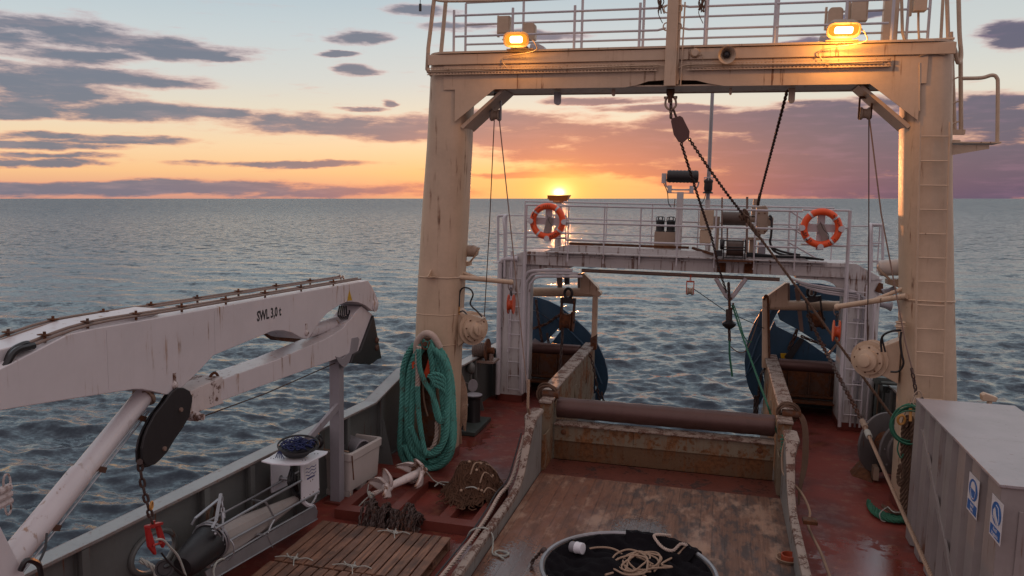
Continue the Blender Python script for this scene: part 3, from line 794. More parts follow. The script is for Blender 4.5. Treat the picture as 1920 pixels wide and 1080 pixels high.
# ------------------------------------------------------------------ cream gantry
def loft(g, rings, sm=True, closed_caps=True):
    n = len(rings[0]); V = [p for r in rings for p in r]; Fc = []
    for i in range(len(rings)-1):
        for k in range(n):
            l = (k+1) % n; Fc.append((i*n+k, i*n+l, (i+1)*n+l, (i+1)*n+k))
    g.add(V, Fc, sm); b = len(g.V)-len(V)
    g.Fc.append(tuple(b+k for k in range(n-1, -1, -1))); g.S.append(False)
    g.Fc.append(tuple(b+(len(rings)-1)*n+k for k in range(n))); g.S.append(False)
def superell(cx, cy, z, a, b, p=.62, n=36):
    o = []
    for k in range(n):
        t_ = 2*PI*k/n; c, s = math.cos(t_), math.sin(t_)
        o.append((cx+math.copysign(abs(c)**p, c)*a, cy+math.copysign(abs(s)**p, s)*b, z))
    return o
gan = thing('deck_gantry', 'tall cream gantry frame spanning the deck with two thick legs', 'gantry', (XC, 12.7, 0))
YG = 12.72
LEGL = [(0, -4.93, -4.22), (1.2, -4.92, -4.20), (2.4, -4.90, -4.17), (4.2, -4.80, -4.09), (5.3, -4.72, -4.05), (6.55, -4.66, -4.02)]
LEGR = [(0, 2.68, 3.52), (1.8, 2.66, 3.40), (3.2, 2.58, 3.26), (4.6, 2.48, 3.13), (5.6, 2.42, 3.05), (6.55, 2.38, 2.99)]
for tab, nm in ((LEGL, 0), (LEGR, 1)):
    g = G(); rings = []
    zs = np.linspace(0, 6.55, 16)
    for z in zs:
        a = np.interp(z, [q[0] for q in tab], [q[1] for q in tab]); b = np.interp(z, [q[0] for q in tab], [q[2] for q in tab])
        rings.append(superell((a+b)/2, YG, z+.003, (b-a)/2, .40))
    loft(g, rings); lg = obj('leg', g, M['cream'], gan)
    g = G(); r0 = superell((tab[0][1]+tab[0][2])/2, YG, .004, (tab[0][2]-tab[0][1])/2+.008, .41); r1 = [(x, y, .16) for x, y, z in r0]
    loft(g, [r0, r1]); obj('foot_band', g, M['redsteel'], lg); props(bpy.data.objects[lg.name], None)
    g = G()
    for z in ((2.0, 2.5) if nm == 0 else (3.1,)):
        a = np.interp(z, [q[0] for q in tab], [q[1] for q in tab]); b = np.interp(z, [q[0] for q in tab], [q[2] for q in tab])
        g.tube([(x*1.0, y, zz) for x, y, zz in superell((a+b)/2, YG, z, (b-a)/2+.002, .402)], .008, 4, closed=True)
    z = 3.12; a = np.interp(z, [q[0] for q in tab], [q[1] for q in tab]); b = np.interp(z, [q[0] for q in tab], [q[2] for q in tab])
    g.tube(superell((a+b)/2, YG, z, (b-a)/2+.004, .404), .012, 5, closed=True)
    obj('weld_band', g, M['cream'], lg)
YB0, YB1 = 12.30, 13.12
g = G(); zb, zt = 6.12, 6.66
fr = [(-4.36, zb), (-1.5, zb), (-1.32, zb+.03), (-1.15, zb+.085), (-.85, zb+.10), (-.45, zb+.085), (-.28, zb+.04), (-.05, zb), (2.62, zb), (2.62, zt), (-4.36, zt)]
g.prism([(x, YB0, z) for x, z in fr], (0, .02, 0))
g.box(-4.30, 2.60, YB0+.022, YB1, zb+.012, zb+.03); g.box(-4.36, 2.62, YB1-.02, YB1-.002, zb, zt)
obj('crossbeam', g, M['cream'], gan)
g = G(); cap = []
for k in range(13):
    an = PI/2+PI*k/12; cap.append((-4.34+.36*math.cos(an), YG-.0+.48*math.sin(an)))
for k in range(13):
    an = -PI/2+PI*k/12; cap.append((2.66+.36*math.cos(an), YG+.48*math.sin(an)))
g.prism([(x, y, 6.67) for x, y in cap], (0, 0, .03)); obj('top_flange', g, M['cream'], gan)
# round drip band under the flange, and the box band at the top of the beam
g = G(); g.box(-4.62, 2.95, YB0-.035, YB0-.002, 6.50, 6.66); obj('upper_band', g, M['cream'], gan, bevel=.008)
# corner gussets
for sg, xa in ((-1, -4.17), (1, 2.55)):
    g = G(); s = -sg
    g.prism([(xa-s*.0, YB0-.004, zb+.01), (xa+s*.66, YB0-.004, zb+.01), (xa+s*.62, YB0-.004, zb-.02), (xa-s*.0, YB0-.004, zb-.50)], (0, .014, 0))
    g.prism([(xa+s*.72, YB0+.10, zb), (xa+s*.78, YB0+.10, zb), (xa+s*.10, YB0+.10, zb-.60), (xa+s*.06, YB0+.10, zb-.56)], (0, .62, 0))
    obj('gusset', g, M['cream'], gan)
# lugs under the beam
def lug(px, py, y, mat, w=.04, h=.18, t_=.05):
    p = P(px, py, Y=y); g = G(); pts = []
    for k in range(9):
        an = PI+PI*k/8; pts.append((p.x+w*math.cos(an), y, zb-h+w+w*math.sin(an)))
    pts += [(p.x+w, y, zb), (p.x-w, y, zb)]
    g.prism(pts, (0, t_, 0)); return obj('lug', g, mat, gan)
lug(1045, 178, 12.75, M['white_rail'], .055, .20); lug(1150, 172, 12.5, M['cream'], .025, .10); lug(1370, 168, 12.5, M['cream'], .02, .10); lug(1485, 175, 12.6, M['cream'], .045, .22)
lug(931, 176, 12.75, M['rusty'], .045, .10); lug(1257, 172, 12.5, M['rusty'], .06, .13); lug(1624, 166, 12.75, M['rusty'], .045, .10)
# cable ladders along the face: two strips with slots, and the cables
for xa, xb in ((-4.62, -1.02), (-.60, 2.15)):
    g = G(); y = YB0-.06
    for z0 in (6.345, 6.375, 6.415, 6.445): g.box(xa, xb, y, y+.018, z0, z0+.012)
    x = xa+.02
    while x < xb-.02:
        g.box(x, x+.022, y+.002, y+.016, 6.357, 6.375); g.box(x, x+.022, y+.002, y+.016, 6.427, 6.445); x += .052
    for x in np.arange(xa+.3, xb, .8): g.box(x, x+.04, y+.019, YB0-.001, 6.36, 6.44)
    obj('cable_ladder', g, M['cream'], gan)
    g = G()
    for k in range(3):
        ph = random.random()*6
        g.tube([(x, y-.008-.006*k, 6.40+.012*math.sin(x*2.1+ph)+.006*k) for x in np.arange(xa, xb, .12)], .007, 5)
    obj('cable', g, M['cream'], gan)
g = G()
g.tube(catmull([(-1.02, YB0-.05, 6.43), (-.9, YB0-.05, 6.40), (-.84, YB0-.04, 6.3), (-.83, YB0-.03, 6.17)]), .008, 5)
g.tube(catmull([(-.60, YB0-.05, 6.43), (-.72, YB0-.05, 6.38), (-.80, YB0-.04, 6.27), (-.83, YB0-.03, 6.19)]), .008, 5)
g.tube([(-.68, YB0-.03, 6.13), (-.66, YB0-.10, 7.3)], .012, 5); obj('cable', g, M['cream'], gan)
# small raised seams on the right leg front
g = G()
p = [P(805, 0, Y=12.3)]
g.tube(catmull([P(1724, 105, Y=12.29), P(1745, 100, Y=12.28), P(1772, 102, Y=12.29)]), .012, 5)
g.tube([P(1724, 118, Y=12.30), P(1724, 208, Y=12.30)], .010, 5); obj('weld_seam', g, M['cream'], gan)
# padeye on the left leg
a = P(808, 517, Y=12.28); g = G(); g.prism([(a.x-.10, 12.30, a.z-.02), (a.x+.12, 12.30, a.z-.02), (a.x-.02, 12.12, a.z-.02), ], (0, 0, .015))
g.prism([(a.x-.01, 12.31, a.z-.02), (a.x-.01, 12.31, a.z+.10), (a.x-.01, 12.12, a.z)], (.015, 0, 0)); obj('bracket', g, M['cream'], gan)
# slanted stays from the right leg's foot
g = G(); g.prism([P(1760, 718, Y=12.45), P(1766, 705, Y=12.45), P(1790, 735, Y=12.45), P(1790, 745, Y=12.45)], (0, .02, 0)); obj('bracket', g, M['cream'], gan)
# centre mast on the beam
t = thing('gantry_mast', 'cream square mast on the middle of the gantry beam', 'mast', (-.83, 12.25, 6.1))
g = G(); V = [(-.925, zb+.06), (-.745, zb+.06), (-.745, 6.7), (-.755, 7.6), (-.925, 7.6), (-.915, 6.7)]
g.prism([(-.915, 12.20, 6.12), (-.745, 12.20, 6.12), (-.755, 12.20, 7.9), (-.905, 12.20, 7.9)], (0, .098, 0)); obj('post', g, M['cream'], t, bevel=.006)
for zz in (6.97, 7.22):
    for s in (-1, 1):
        g = G(); g.ring((-.83+s*.085, 12.24, zz), (0, 1, 0), .045, .010, 14, 5, ry=.055); obj('ring', g, M['cream'], t)
g = G(); g.tube([(-.73, 12.26, 6.15), (-.735, 12.26, 7.9)], .022, 8); obj('conduit', g, M['cream'], t)
g = G(); g.box(2.12, 2.32, 12.9, 13.05, 6.70, 8.2); solo('gantry_post', g, M['cream'], 'cream square post standing on the right end of the gantry beam', 'post', bevel=.006)

def railing(name, label, posts, rails, mat, r=.017, pr=.021, group=None, cat='railing', part=('post', 'rail')):
    a = vec(posts[0][0]); t = thing(name, label, cat, tuple(a), group)
    for q in posts:
        g = G(); g.tube(q, pr, 8); obj(part[0], g, mat, t)
    for q in rails:
        g = G(); g.tube(q, r, 8); obj(part[1], g, mat, t)
    return t
zf = 6.70
def hz(y, py, px): return P(px, py, Y=y).z
def prow(xs, y, z0, z1): return [[(x, y, z0), (x, y, z1)] for x in xs]
yf, yk = 12.36, 13.02
fx = [P(px, 60, Y=yf).x for px in (851, 961, 1077, 1199)]; zr = [P(1000, 24, Y=yf).z, P(1000, 64, Y=yf).z, P(1000, -20, Y=yf).z]
rails = [[(fx[0], yf, z), (-1.05, yf, z), (-.93, yf-.03, z+.02)] for z in zr]
railing('gantry_railing', 'front cream railing on the left half of the gantry beam', prow(fx, yf, 6.60, 7.35), rails, M['white_rail'], group='railings on top of the gantry')
fx = [P(px, 60, Y=yf).x for px in (1322, 1452, 1585, 1672)]
rails = [[(-.73, yf-.03, z+.02), (-.6, yf, z), (2.1, yf, z)] for z in zr]
railing('gantry_railing', 'front cream railing on the right half of the gantry beam', prow(fx, yf, 6.60, 7.35), rails, M['white_rail'], group='railings on top of the gantry')
fx = [P(px, 60, Y=yk).x for px in (873, 981, 1091, 1206, 1325, 1457, 1590, 1700, 1740)]; zr = [P(1000, 42, Y=yk).z, P(1000, 80, Y=yk).z, P(1000, 0, Y=yk).z, P(1000, -30, Y=yk).z]
rails = [[(fx[0], yk, z), (fx[-1], yk, z)] for z in zr]
railing('gantry_railing', 'rear cream railing along the whole gantry beam', prow(fx, yk, 6.70, 7.6), rails, M['white_rail'], group='railings on top of the gantry')
# curved top hand rail at the left end with the slanted stanchions
q = [[P(837, -10, Y=12.5), P(827, 98, Y=12.5)], [P(815, -10, Y=12.35), P(803, 90, Y=12.35), P(801, 130, Y=12.35), P(808, 140, Y=12.4), P(818, 138, Y=12.5)]]
rl = [catmull([P(812, -2, Y=12.35), P(830, 2, Y=12.3), P(880, 2, Y=12.3), P(960, 0, Y=12.3), P(1060, -6, Y=12.3)]), [P(801, 108, Y=12.35), P(822, 108, Y=12.45)]]
railing('end_railing', 'cream end railing curving round the left end of the gantry', q, rl, M['cream'], r=.02, pr=.034)
# small black fitting hanging in the top left corner
a = P(788, 0, Y=12.3); g = G(); g.tube([(a.x, 12.3, a.z+.3), (a.x, 12.3, a.z-.06)], .006, 5); g.cyl((a.x, 12.3, a.z-.06), (a.x, 12.3, a.z-.17), .022, 10)
solo('hanging_sensor', g, M['black_steel'], 'small black sensor hanging left of the gantry top', 'sensor')
# boxes hung on the rails behind the lamps
def boxy(c, w, d, h, label, group='boxes behind the gantry lamps', round_=True, mat='cream', cat='electrical box'):
    t = thing('junction_box', label, cat, (c[0], c[1], c[2]-h/2), group)
    g = G(); n = 8; pts = []
    for (sx, sz) in ((1, 1), (-1, 1), (-1, -1), (1, -1)):
        rr = .055 if (sz > 0 and round_) else .01
        for k in range(n+1):
            an = {(1, 1): 0, (-1, 1): PI/2, (-1, -1): PI, (1, -1): 3*PI/2}[(sx, sz)]+PI/2*k/n
            pts.append((c[0]+sx*(w/2-rr)+rr*math.cos(an), c[1]-d/2, c[2]+sz*(h/2-rr)+rr*math.sin(an)))
    g.prism(pts, (0, d, 0)); obj('housing', g, M[mat], t, bevel=.006)
    g = G(); g.box(c[0]-w/2-.035, c[0]-w/2-.005, c[1]+d/2-.03, c[1]+d/2+.03, c[2]-h/2-.04, c[2]+h/2+.03); obj('bracket', g, M[mat], t)
    return t
for px, py, y, w, h, lb, ro in ((946, 47, 12.75, .20, .26, 'grey box with side brackets left of the left floodlight', False), (994, 60, 12.6, .18, .26, 'round-topped grey box right of the left floodlight', True),
        (1566, 32, 12.75, .20, .25, 'round-topped pale box behind the right floodlight', True), (1611, 22, 12.85, .22, .28, 'cream box on a frame right of the right floodlight', False), (1725, 5, 12.4, .16, .24, 'cream box on the railing above the right leg', False)):
    p = P(px, py, Y=y); boxy((p.x, p.y, p.z), w, .14, h, lb, round_=ro)
for px, py, lb in ((1005, 90, 'low rounded casing on the beam right of the left floodlight'), (1548, 77, 'low rounded casing on the beam left of the right floodlight')):
    p = P(px, py, Y=12.55); g = G(); g.prism([(p.x-.12, 12.5, 6.705), (p.x+.16, 12.5, 6.705), (p.x+.13, 12.5, 6.79), (p.x+.05, 12.5, 6.83), (p.x-.08, 12.5, 6.83)], (0, .2, 0))
    solo('motor_casing', g, M['white_rail'], lb, 'casing', 'casings on the beam', bevel=.01)

# floodlights
def floodlight(px, py, tilt, label, power, yaw, fw=.39):
    c = P(px, py, Y=11.98); t = thing('floodlight', label, 'floodlight', (c.x, 12.10, 6.70), 'lit floodlights on the gantry')
    f = Vector((math.sin(yaw), -math.cos(yaw), 0)).normalized()*math.cos(tilt)+Vector((0, 0, -math.sin(tilt))); f.normalize()
    x = f.cross(Vector((0, 0, 1))).normalized(); y = x.cross(f).normalized()
    def rr(w, h, r, off):
        pts = []
        for q, (sx, sz) in enumerate(((1, 1), (-1, 1), (-1, -1), (1, -1))):
            for k in range(7):
                an = PI/2*q+PI/2*k/6; pts.append(c+x*(sx*(w/2-r)+r*math.cos(an))+y*(sz*(h/2-r)+r*math.sin(an))+f*off)
        return pts
    g = G(); loft(g, [rr(fw*.5, .12, .03, -.16), rr(fw*.8, .19, .07, -.12), rr(fw, .225, .09, -.03), rr(fw, .225, .09, .02), rr(fw-.05, .175, .07, .024), rr(fw-.055, .17, .07, .0)][::-1]); obj('housing', g, M['winch'], t)
    g = G(); loft(g, [rr(fw-.065, .165, .07, .001), rr(fw-.065, .165, .07, .006)][::-1]); obj('lamp_glass', g, M['lamp'], t)
    g = G(); loft(g, [rr(fw-.20, .10, .03, .008), rr(fw-.20, .10, .03, .010)][::-1]); obj('lamp_tube', g, M['lamp_core'], t)
    g = G(); a = c-x*(fw/2+.02); b = c+x*(fw/2+.02)
    g.tube([a-f*.02, (a+Vector((.06, .02, 0))).lerp(Vector((c.x-.16, 12.17, 6.72)), .9), (c.x-.14, 12.19, 6.718), (c.x+.14, 12.19, 6.718), (b-Vector((.06, -.02, 0))).lerp(Vector((c.x+.16, 12.17, 6.72)), .9), b-f*.02], .012, 6)
    g.box(c.x-.20, c.x+.22, 12.16, 12.30, 6.69, 6.704); obj('yoke', g, M['cream'], t)
    g = G(); g.tube(catmull([c-x*.2-f*.05, c-x*.28+Vector((0, 0, -.05)), c-x*.27+Vector((0, .05, -.16)), Vector((c.x-.25, 12.2, 6.58)), Vector((c.x-.22, 12.24, 6.44))]), .009, 5); obj('cable', g, M['cream'], t)
    l = bpy.data.lights.new('lamp_light', 'POINT'); l.energy = power; l.color = (1, .42, .07); l.shadow_soft_size = .05
    lo = bpy.data.objects.new('lamp_light', l); C.objects.link(lo); lo.parent = t
    lo.location = (c+f*.10+Vector((0, 0, -.06)))-Vector((c.x, 12.10, 6.70))
    return t
floodlight(968, 74, .30, 'lit floodlight glowing white-yellow on the left of the gantry beam', 12, .10)
floodlight(1582, 56, .62, 'lit floodlight glowing amber on the right of the gantry beam', 40, .08, .44)
# loudspeaker horn on the beam
c = P(1363, 103, Y=12.12); t = thing('horn_speaker', 'cream horn loudspeaker in the middle of the gantry beam', 'loudspeaker', (c.x, 12.2, c.z), None)
g = G(); ax = Vector((.1, -1, -.25)).normalized(); g.lathe(c-ax*.18, ax, [(.05, 0), (.06, .06), (.085, .12), (.118, .165), (.125, .18), (.118, .178), (.08, .13), (.045, .08)], 24); obj('bell', g, M['cream'], t)
g = G(); g.ball(c-ax*.06, .05, .04, .05); obj('driver', g, M['black_steel'], t)
g = G(); g.cyl(c-ax*.17+Vector((0, 0, .0)), c-ax*.12+Vector((0, .05, .14)), .055, 14); g.box(c.x-.02, c.x+.02, 12.2, 12.30, c.z+.02, c.z+.05); obj('mount', g, M['cream'], t)
c = P(1303, 98, Y=12.2); g = G(); g.lathe((c.x, 12.30, c.z), (0, -1, 0), [(.07, 0), (.075, .04), (.05, .09)], 14); g.tube([(c.x, 12.24, c.z-.06), (c.x+.1, 12.25, c.z-.02), (c.x+.12, 12.26, c.z-.13)], .007, 5)
solo('cable_socket', g, M['cream'], 'small round cable socket between mast and loudspeaker', 'socket', bevel=.004)
# rope ends tied on the upper rails
for px, y0, lb in ((1240, 12.3, 'knotted rope end on the rail left of the mast'), (1316, 12.3, 'dark frayed rope end on the rail right of the mast')):
    a = P(px, 8, Y=y0); g = G()
    for k in range(7):
        g.tube(catmull([a+Vector((random.uniform(-.05, .05), 0, .12)), a+Vector((random.uniform(-.06, .06), -.02, .03)), a+Vector((random.uniform(-.05, .05), 0, random.uniform(-.14, -.05)))], 4), .009, 5)
    g.tube(catmull([a, a+Vector((-.04, -.01, -.12)), a+Vector((.03, 0, -.27))], 4), .006, 5)
    solo('rope_end', g, M['brownrope'], lb, 'rope end', 'rope ends on the top rail')

# ladders
def ladder(label, A, B, w, pitch, mat, r=.014, rr=.011, group='ladders', yoff=.0, first=0):
    A, B = vec(A), vec(B); t = thing('ladder', label, 'ladder', tuple(A), group)
    X = Vector((w, 0, 0))
    for s in (0, 1):
        g = G(); g.tube([A+X*s, B+X*s], r, 6); obj('stile', g, mat, t)
    n = int((B-A).length/pitch)
    for i in range(n+1):
        p = A.lerp(B, (i*pitch+first)/(B-A).length)
        g = G(); g.tube([p, p+X], rr, 6); obj('rung', g, mat, t)
    return t
a = P(1728, 750, Y=12.24); b = P(1725, 233, Y=12.24)
ladder('long cream ladder on the front of the right gantry leg', (a.x-.02, 12.24, .35), (b.x, 12.24, b.z+.03), .37, .333, M['cream'], first=.06)
# vertical side ladder with hoops at the far right of the gantry
a = P(1790, 250, Y=12.85); b = P(1783, -20, Y=12.85)
t = thing('side_ladder', 'cream side ladder with bent handrails at the top right of the gantry', 'ladder', tuple(a))
for pts in ([P(1802, 250, Y=12.85), P(1801, 95, Y=12.85)], [P(1790, 250, Y=12.85), P(1783, 60, Y=12.85)], ):
    g = G(); g.tube(pts, .03, 8); obj('stile', g, M['cream'], t)
for py in (112, 147, 192, 230):
    g = G(); g.tube([P(1780, py+4, Y=12.8), P(1802, py-4, Y=12.85)], .012, 6); obj('rung', g, M['cream'], t)
g = G(); g.box(P(1783, 250, Y=12.85).x, P(1808, 250, Y=12.85).x, 12.8, 12.9, a.z-.02, a.z+.05); obj('foot_plate', g, M['cream'], t)
g = G(); g.tube(catmull([P(1797, -20, Y=12.7), P(1799, 60, Y=12.7), P(1802, 105, Y=12.7), P(1796, 117, Y=12.6), P(1790, 92, Y=12.5), P(1782, 84, Y=12.4)]), .03, 8)
g.tube([P(1769, -20, Y=12.9), P(1764, 76, Y=12.9)], .022, 8); g.tube([P(1775, -20, Y=12.6), P(1778, 74, Y=12.6)], .028, 8); g.tube([P(1690, -20, Y=12.6), P(1692, 60, Y=12.6), P(1697, 78, Y=12.6)], .022, 8); g.tube(catmull([P(1722, 24, Y=12.5), P(1723, 66, Y=12.5), P(1730, 74, Y=12.5), P(1790, 72, Y=12.4)]), .016, 8); obj('handrail', g, M['cream'], t)
# platform bracket with hoop rail
t = thing('ladder_platform', 'small cream platform with hoop handrail right of the gantry leg', 'platform', tuple(P(1790, 268, Y=12.7)))
p0, p1 = P(1775, 268, Y=12.6), P(1871, 269, Y=12.6)
g = G(); g.box(p0.x, p1.x, 12.45, 12.85, p0.z-.012, p0.z+.008); obj('plate', g, M['cream'], t)
g = G(); g.prism([P(1784, 272, Y=12.5), P(1855, 272, Y=12.5), P(1855, 279, Y=12.5), P(1784, 291, Y=12.5)], (0, .015, 0)); g.cyl(P(1786, 267, Y=12.6), P(1786, 267, Y=12.6)+Vector((0, 0, .03)), .1, 16); obj('bracket', g, M['cream'], t)
g = G(); g.tube(catmull([P(1804, 147, Y=12.6), P(1840, 146, Y=12.6), P(1860, 141, Y=12.6), P(1869, 146, Y=12.6), P(1871, 165, Y=12.6), P(1870, 268, Y=12.6)], 5), .026, 8); obj('handrail', g, M['cream'], t)

# ------------------------------------------------------------------ white stern portal
YP = 16.6
por = thing('stern_portal', 'white steel portal frame standing across the stern deck', 'portal', (XC, 16.9, 0))
# legs: rounded outboard column with a flat inboard box
def pleg(side):
    if side < 0: xo, xi = -4.64, -4.02
    else: xo, xi = 3.06, 2.42
    g = G(); ring = []
    n = 8; s = -1 if side < 0 else 1
    prof = []
    for k in range(n+1):
        an = PI/2*k/n; prof.append((xo-s*.22+s*.22*math.sin(an), YP+.22-.22*math.cos(an)))
    for k in range(n+1):
        an = PI/2*k/n; prof.append((xo-s*.22+s*.22*math.cos(an), YP+.68+.22*math.sin(an)))
    prof += [(xi, YP+.90), (xi, YP)]
    if s < 0: prof = prof[::-1]
    loft(g, [[(x, y, .15) for x, y in prof], [(x, y, 3.0) for x, y in prof]], sm=False)
    lg = obj('leg', g, M['white'], por)
    g = G(); cx = (xo+xi)/2
    loft(g, [[(cx+(x-cx)*1.02, YP+.45+(y-YP-.45)*1.02, .003) for x, y in prof], [(cx+(x-cx)*1.02, YP+.45+(y-YP-.45)*1.02, .16) for x, y in prof]], sm=False)
    obj('foot_band', g, M['redsteel'], lg)
    g = G(); g.prism([(cx+(x-cx)*1.06, YP+.45+(y-YP-.45)*1.05, 3.002) for x, y in prof], (0, 0, .02)); obj('top_plate', g, M['white'], lg)
    return lg
pleg(-1); pleg(1)
g = G(); g.prism([(-4.55, YP-.02, 3.02), (2.98, YP-.02, 3.02), (2.98, YP-.02, 3.07), (2.55, YP-.02, 3.30), (-4.02, YP-.02, 3.30), (-4.50, YP-.02, 3.12)], (0, .96, 0)); obj('beam', g, M['white'], por, bevel=.008)
# lower flange set back, knee plates, and the raised walkway box
g = G(); g.box(-3.98, 2.40, YP-.06, YP-.022, 3.225, 3.25); g.box(-3.5, 2.0, YP-.20, YP-.022, 3.30, 3.325)
for px in (1065, 1132, 1200, 1270, 1341, 1414, 1488): x = P(px, 470, Y=YP-.15).x; g.prism([(x, YP-.19, 3.30), (x, YP-.022, 3.30), (x, YP-.022, 3.16)], (.012, 0, 0))
obj('shelf', g, M['white'], por)
g = G(); z1 = 3.46
g.prism([(-3.62, YP+.1, 3.302), (1.72, YP+.1, 3.302), (1.55, YP+.1, 3.40), (-.25, YP+.1, 3.42), (-3.12, YP+.1, z1), (-3.38, YP+.1, 3.40)], (0, .75, 0)); obj('walkway_box', g, M['white'], por, bevel=.006)
g = G(); g.beam((-3.1, YP+.2, 3.485), (-.62, YP+.2, 3.485), .06, .05); g.beam((-.55, YP+.25, 3.48), (-.05, YP-.05, 3.36), .05, .05); obj('rusty_edge', g, M['rusty'], por)
for side in (-1, 1):
    xi = -4.02 if side < 0 else 2.42; s = -side
    g = G(); pts = []
    for k in range(9):
        an = PI/2*k/8; pts.append((xi+s*(.50-.50*math.cos(an)), YP+.1, 2.45+.50*math.sin(an)))
    pts += [(xi+s*.95, YP+.1, 2.96), (xi+s*.95, YP+.1, 3.018), (xi, YP+.1, 3.018)]
    g.prism(pts, (0, .6, 0)); obj('knee', g, M['white'], por)
g = G(); g.tube([(-2.85 if 0 else P(1090, 507, Y=16.7).x, 16.75, P(1090, 507, Y=16.75).z), P(1462, 524, Y=16.75)], .038, 8); obj('lower_pipe', g, M['copper'], por)
g = G()
for a, b in ((P(1342, 522, Y=16.7), P(1363, 557, Y=16.7)), (P(1399, 522, Y=16.7), P(1373, 557, Y=16.7))): g.tube([a, b], .045, 10)
g.tube(catmull([P(1362, 552, Y=16.7), P(1368, 560, Y=16.7), P(1375, 552, Y=16.7)]), .05, 8); obj('vee_bracket', g, M['white_rail'], por)
for x0 in (1352, 1403):      # rust stains are plates hung under the winch
    a = P(x0, 490, Y=YP-.03); g = G(); g.box(a.x-.07, a.x+.10, YP-.035, YP-.022, 3.03, 3.222); obj('rusty_plate', g, M['rusty'], por)
# conduits running down the inside of the left leg and round the knee
for k, (px, r_) in enumerate(((978, .035), (985, .028), (991, .028))):
    x = P(px, 600, Y=YP-.06).x; g = G(); zt = 2.92-.06*k; e = .32+.03*k
    g.tube(catmull([(x, YP-.06, .25), (x, YP-.06, 1.5), (x, YP-.06, zt-.34), (x+.06, YP-.06, zt-.14), (x+.20, YP-.06, zt-.03), (x+e+.3, YP-.06, zt), (x+e+.75, YP-.04, zt+.02)], 5), r_, 7); obj('conduit', g, M['white_rail'], por)
x = P(936, 600, Y=YP-.02).x; g = G(); g.tube(catmull([(x, YP-.03, .15), (x, YP-.03, 1.5), (x, YP-.03, 2.9), (x+.02, YP-.03, 3.05), (x+.10, YP-.03, 3.12), (x+.4, YP-.06, 3.14)], 5), .055, 9); obj('conduit', g, M['white_rail'], por)
x = P(957, 600, Y=YP-.05).x; g = G(); g.tube(catmull([(x, YP-.05, 3.3), (x, YP-.05, 2.4), (x-.02, YP-.05, 1.25), (x-.06, YP-.05, 1.12)], 5), .026, 7); obj('conduit', g, M['white_rail'], por)
# right leg: bundle of pipes beside the ladder
for k, px in enumerate((1602, 1611, 1620, 1632)):
    x = P(px, 680, Y=YP-.06).x; g = G(); zt = 2.78-.05*k
    g.tube(catmull([(x, YP-.06, .1), (x, YP-.06, 1.2), (x, YP-.06, zt-.22), (x-.04, YP-.05, zt-.06), (x-.16, YP-.04, zt), (x-.9, YP+.02, zt+.08), (x-1.25, YP+.05, zt+.17)], 5), .022, 6); obj('conduit', g, M['white_rail' if k != 1 else 'galv'], por)
for py in (600, 650, 716):
    a = P(1606, py, Y=YP-.1); g = G(); g.box(a.x-.06, a.x+.22, YP-.09, YP-.085, a.z-.02, a.z+.02); obj('pipe_clamp', g, M['grey'], por)
g = G(); g.prism([P(1640, 546, Y=YP-.01), P(1648, 530, Y=YP-.01), P(1656, 532, Y=YP-.01), P(1656, 552, Y=YP-.01)], (0, .02, 0)); obj('bracket', g, M['rusty'], por)
a = P(935, 495, Y=YP); g = G(); g.box(a.x-.12, a.x+.1, YP-.05, YP+.3, 3.02, 3.04); obj('side_shelf', g, M['white'], por)
a = P(932, 548, Y=YP+.3); g = G(); g.lathe((-4.63, YP+.3, a.z), (-1, 0, 0), [(.05, 0), (.06, .02), (.02, .05)], 12); g.ring((-4.66, YP+.4, 1.75), (0, 1, 0), .05, .014, 14, 5); obj('side_fitting', g, M['white'], por)
# ladders on the portal legs
a = P(951, 748, Y=YP-.08); b = P(955, 520, Y=YP-.08)
ladder('white ladder on the front of the left portal leg', (a.x, YP-.08, .30), (b.x, YP-.08, 2.95), .27, .302, M['white_rail'], r=.010, rr=.010)
a = P(1577, 800, Y=YP-.12); b = P(1590, 540, Y=YP-.12)
ladder('white ladder on the front of the right portal leg', (a.x+.02, YP-.12, .35), (b.x, YP-.12, 2.90), .33, .302, M['white_rail'], r=.016, rr=.012)

# railings of the portal platform
YR = 16.42
def zp(px, py, y=YR): return P(px, py, Y=y).z
def xp(px, py=450, y=YR): return P(px, py, Y=y).x
zt_ = zp(1280, 391); zm = zp(1280, 424); zl = zp(1280, 457)
posts = [[(xp(p), YR, 3.12), (xp(p), YR, zt_)] for p in (1065, 1132, 1200, 1270, 1341)]+[[(xp(p), YR, 3.12), (xp(p), YR, zt_)] for p in (1415, 1492)]
rails = [[(xp(1062), YR, zt_), (xp(1502), YR, zt_)], [(xp(1062), YR, zm), (xp(1500), YR, zm)], [(xp(1062), YR, zl), (xp(1341), YR, zl)], [(xp(1415), YR, zl), (xp(1495), YR, zl)]]
railing('portal_railing', 'front white railing in the middle of the stern portal', posts, rails, M['white_rail'], r=.020, pr=.016, group='white railings on the stern portal')
yb_ = 17.45; zt2 = zp(1280, 384, yb_)
posts = [[(xp(p, y=yb_), yb_, 3.3), (xp(p, y=yb_), yb_, zt2)] for p in (983, 1136, 1221, 1308, 1478, 1560)]
rails = [[(xp(983, y=yb_), yb_, z), (xp(1560, y=yb_), yb_, z)] for z in (zt2, zt2-.36, zt2-.68)]
railing('portal_railing', 'rear white railing of the stern portal', posts, rails, M['white_rail'], r=.018, pr=.014, group='white railings on the stern portal')
xa, xb = xp(985), xp(1062)
q = [[(xa, YR, 0.25), (xa, YR, 1.6), (xa, YR, zp(985, 384))]]
rr_ = [[(xa, YR, zp(985, 384)), (xb+.05, YR, zp(1060, 386))], [(xa, YR, zp(985, 414)), (xb, YR, zp(1062, 415))], [(xa, YR, zp(985, 444)), (xb, YR, zp(1062, 447))]]
railing('portal_railing', 'white corner railing behind the left life ring', q, rr_, M['white_rail'], r=.020, pr=.034, group='white railings on the stern portal')
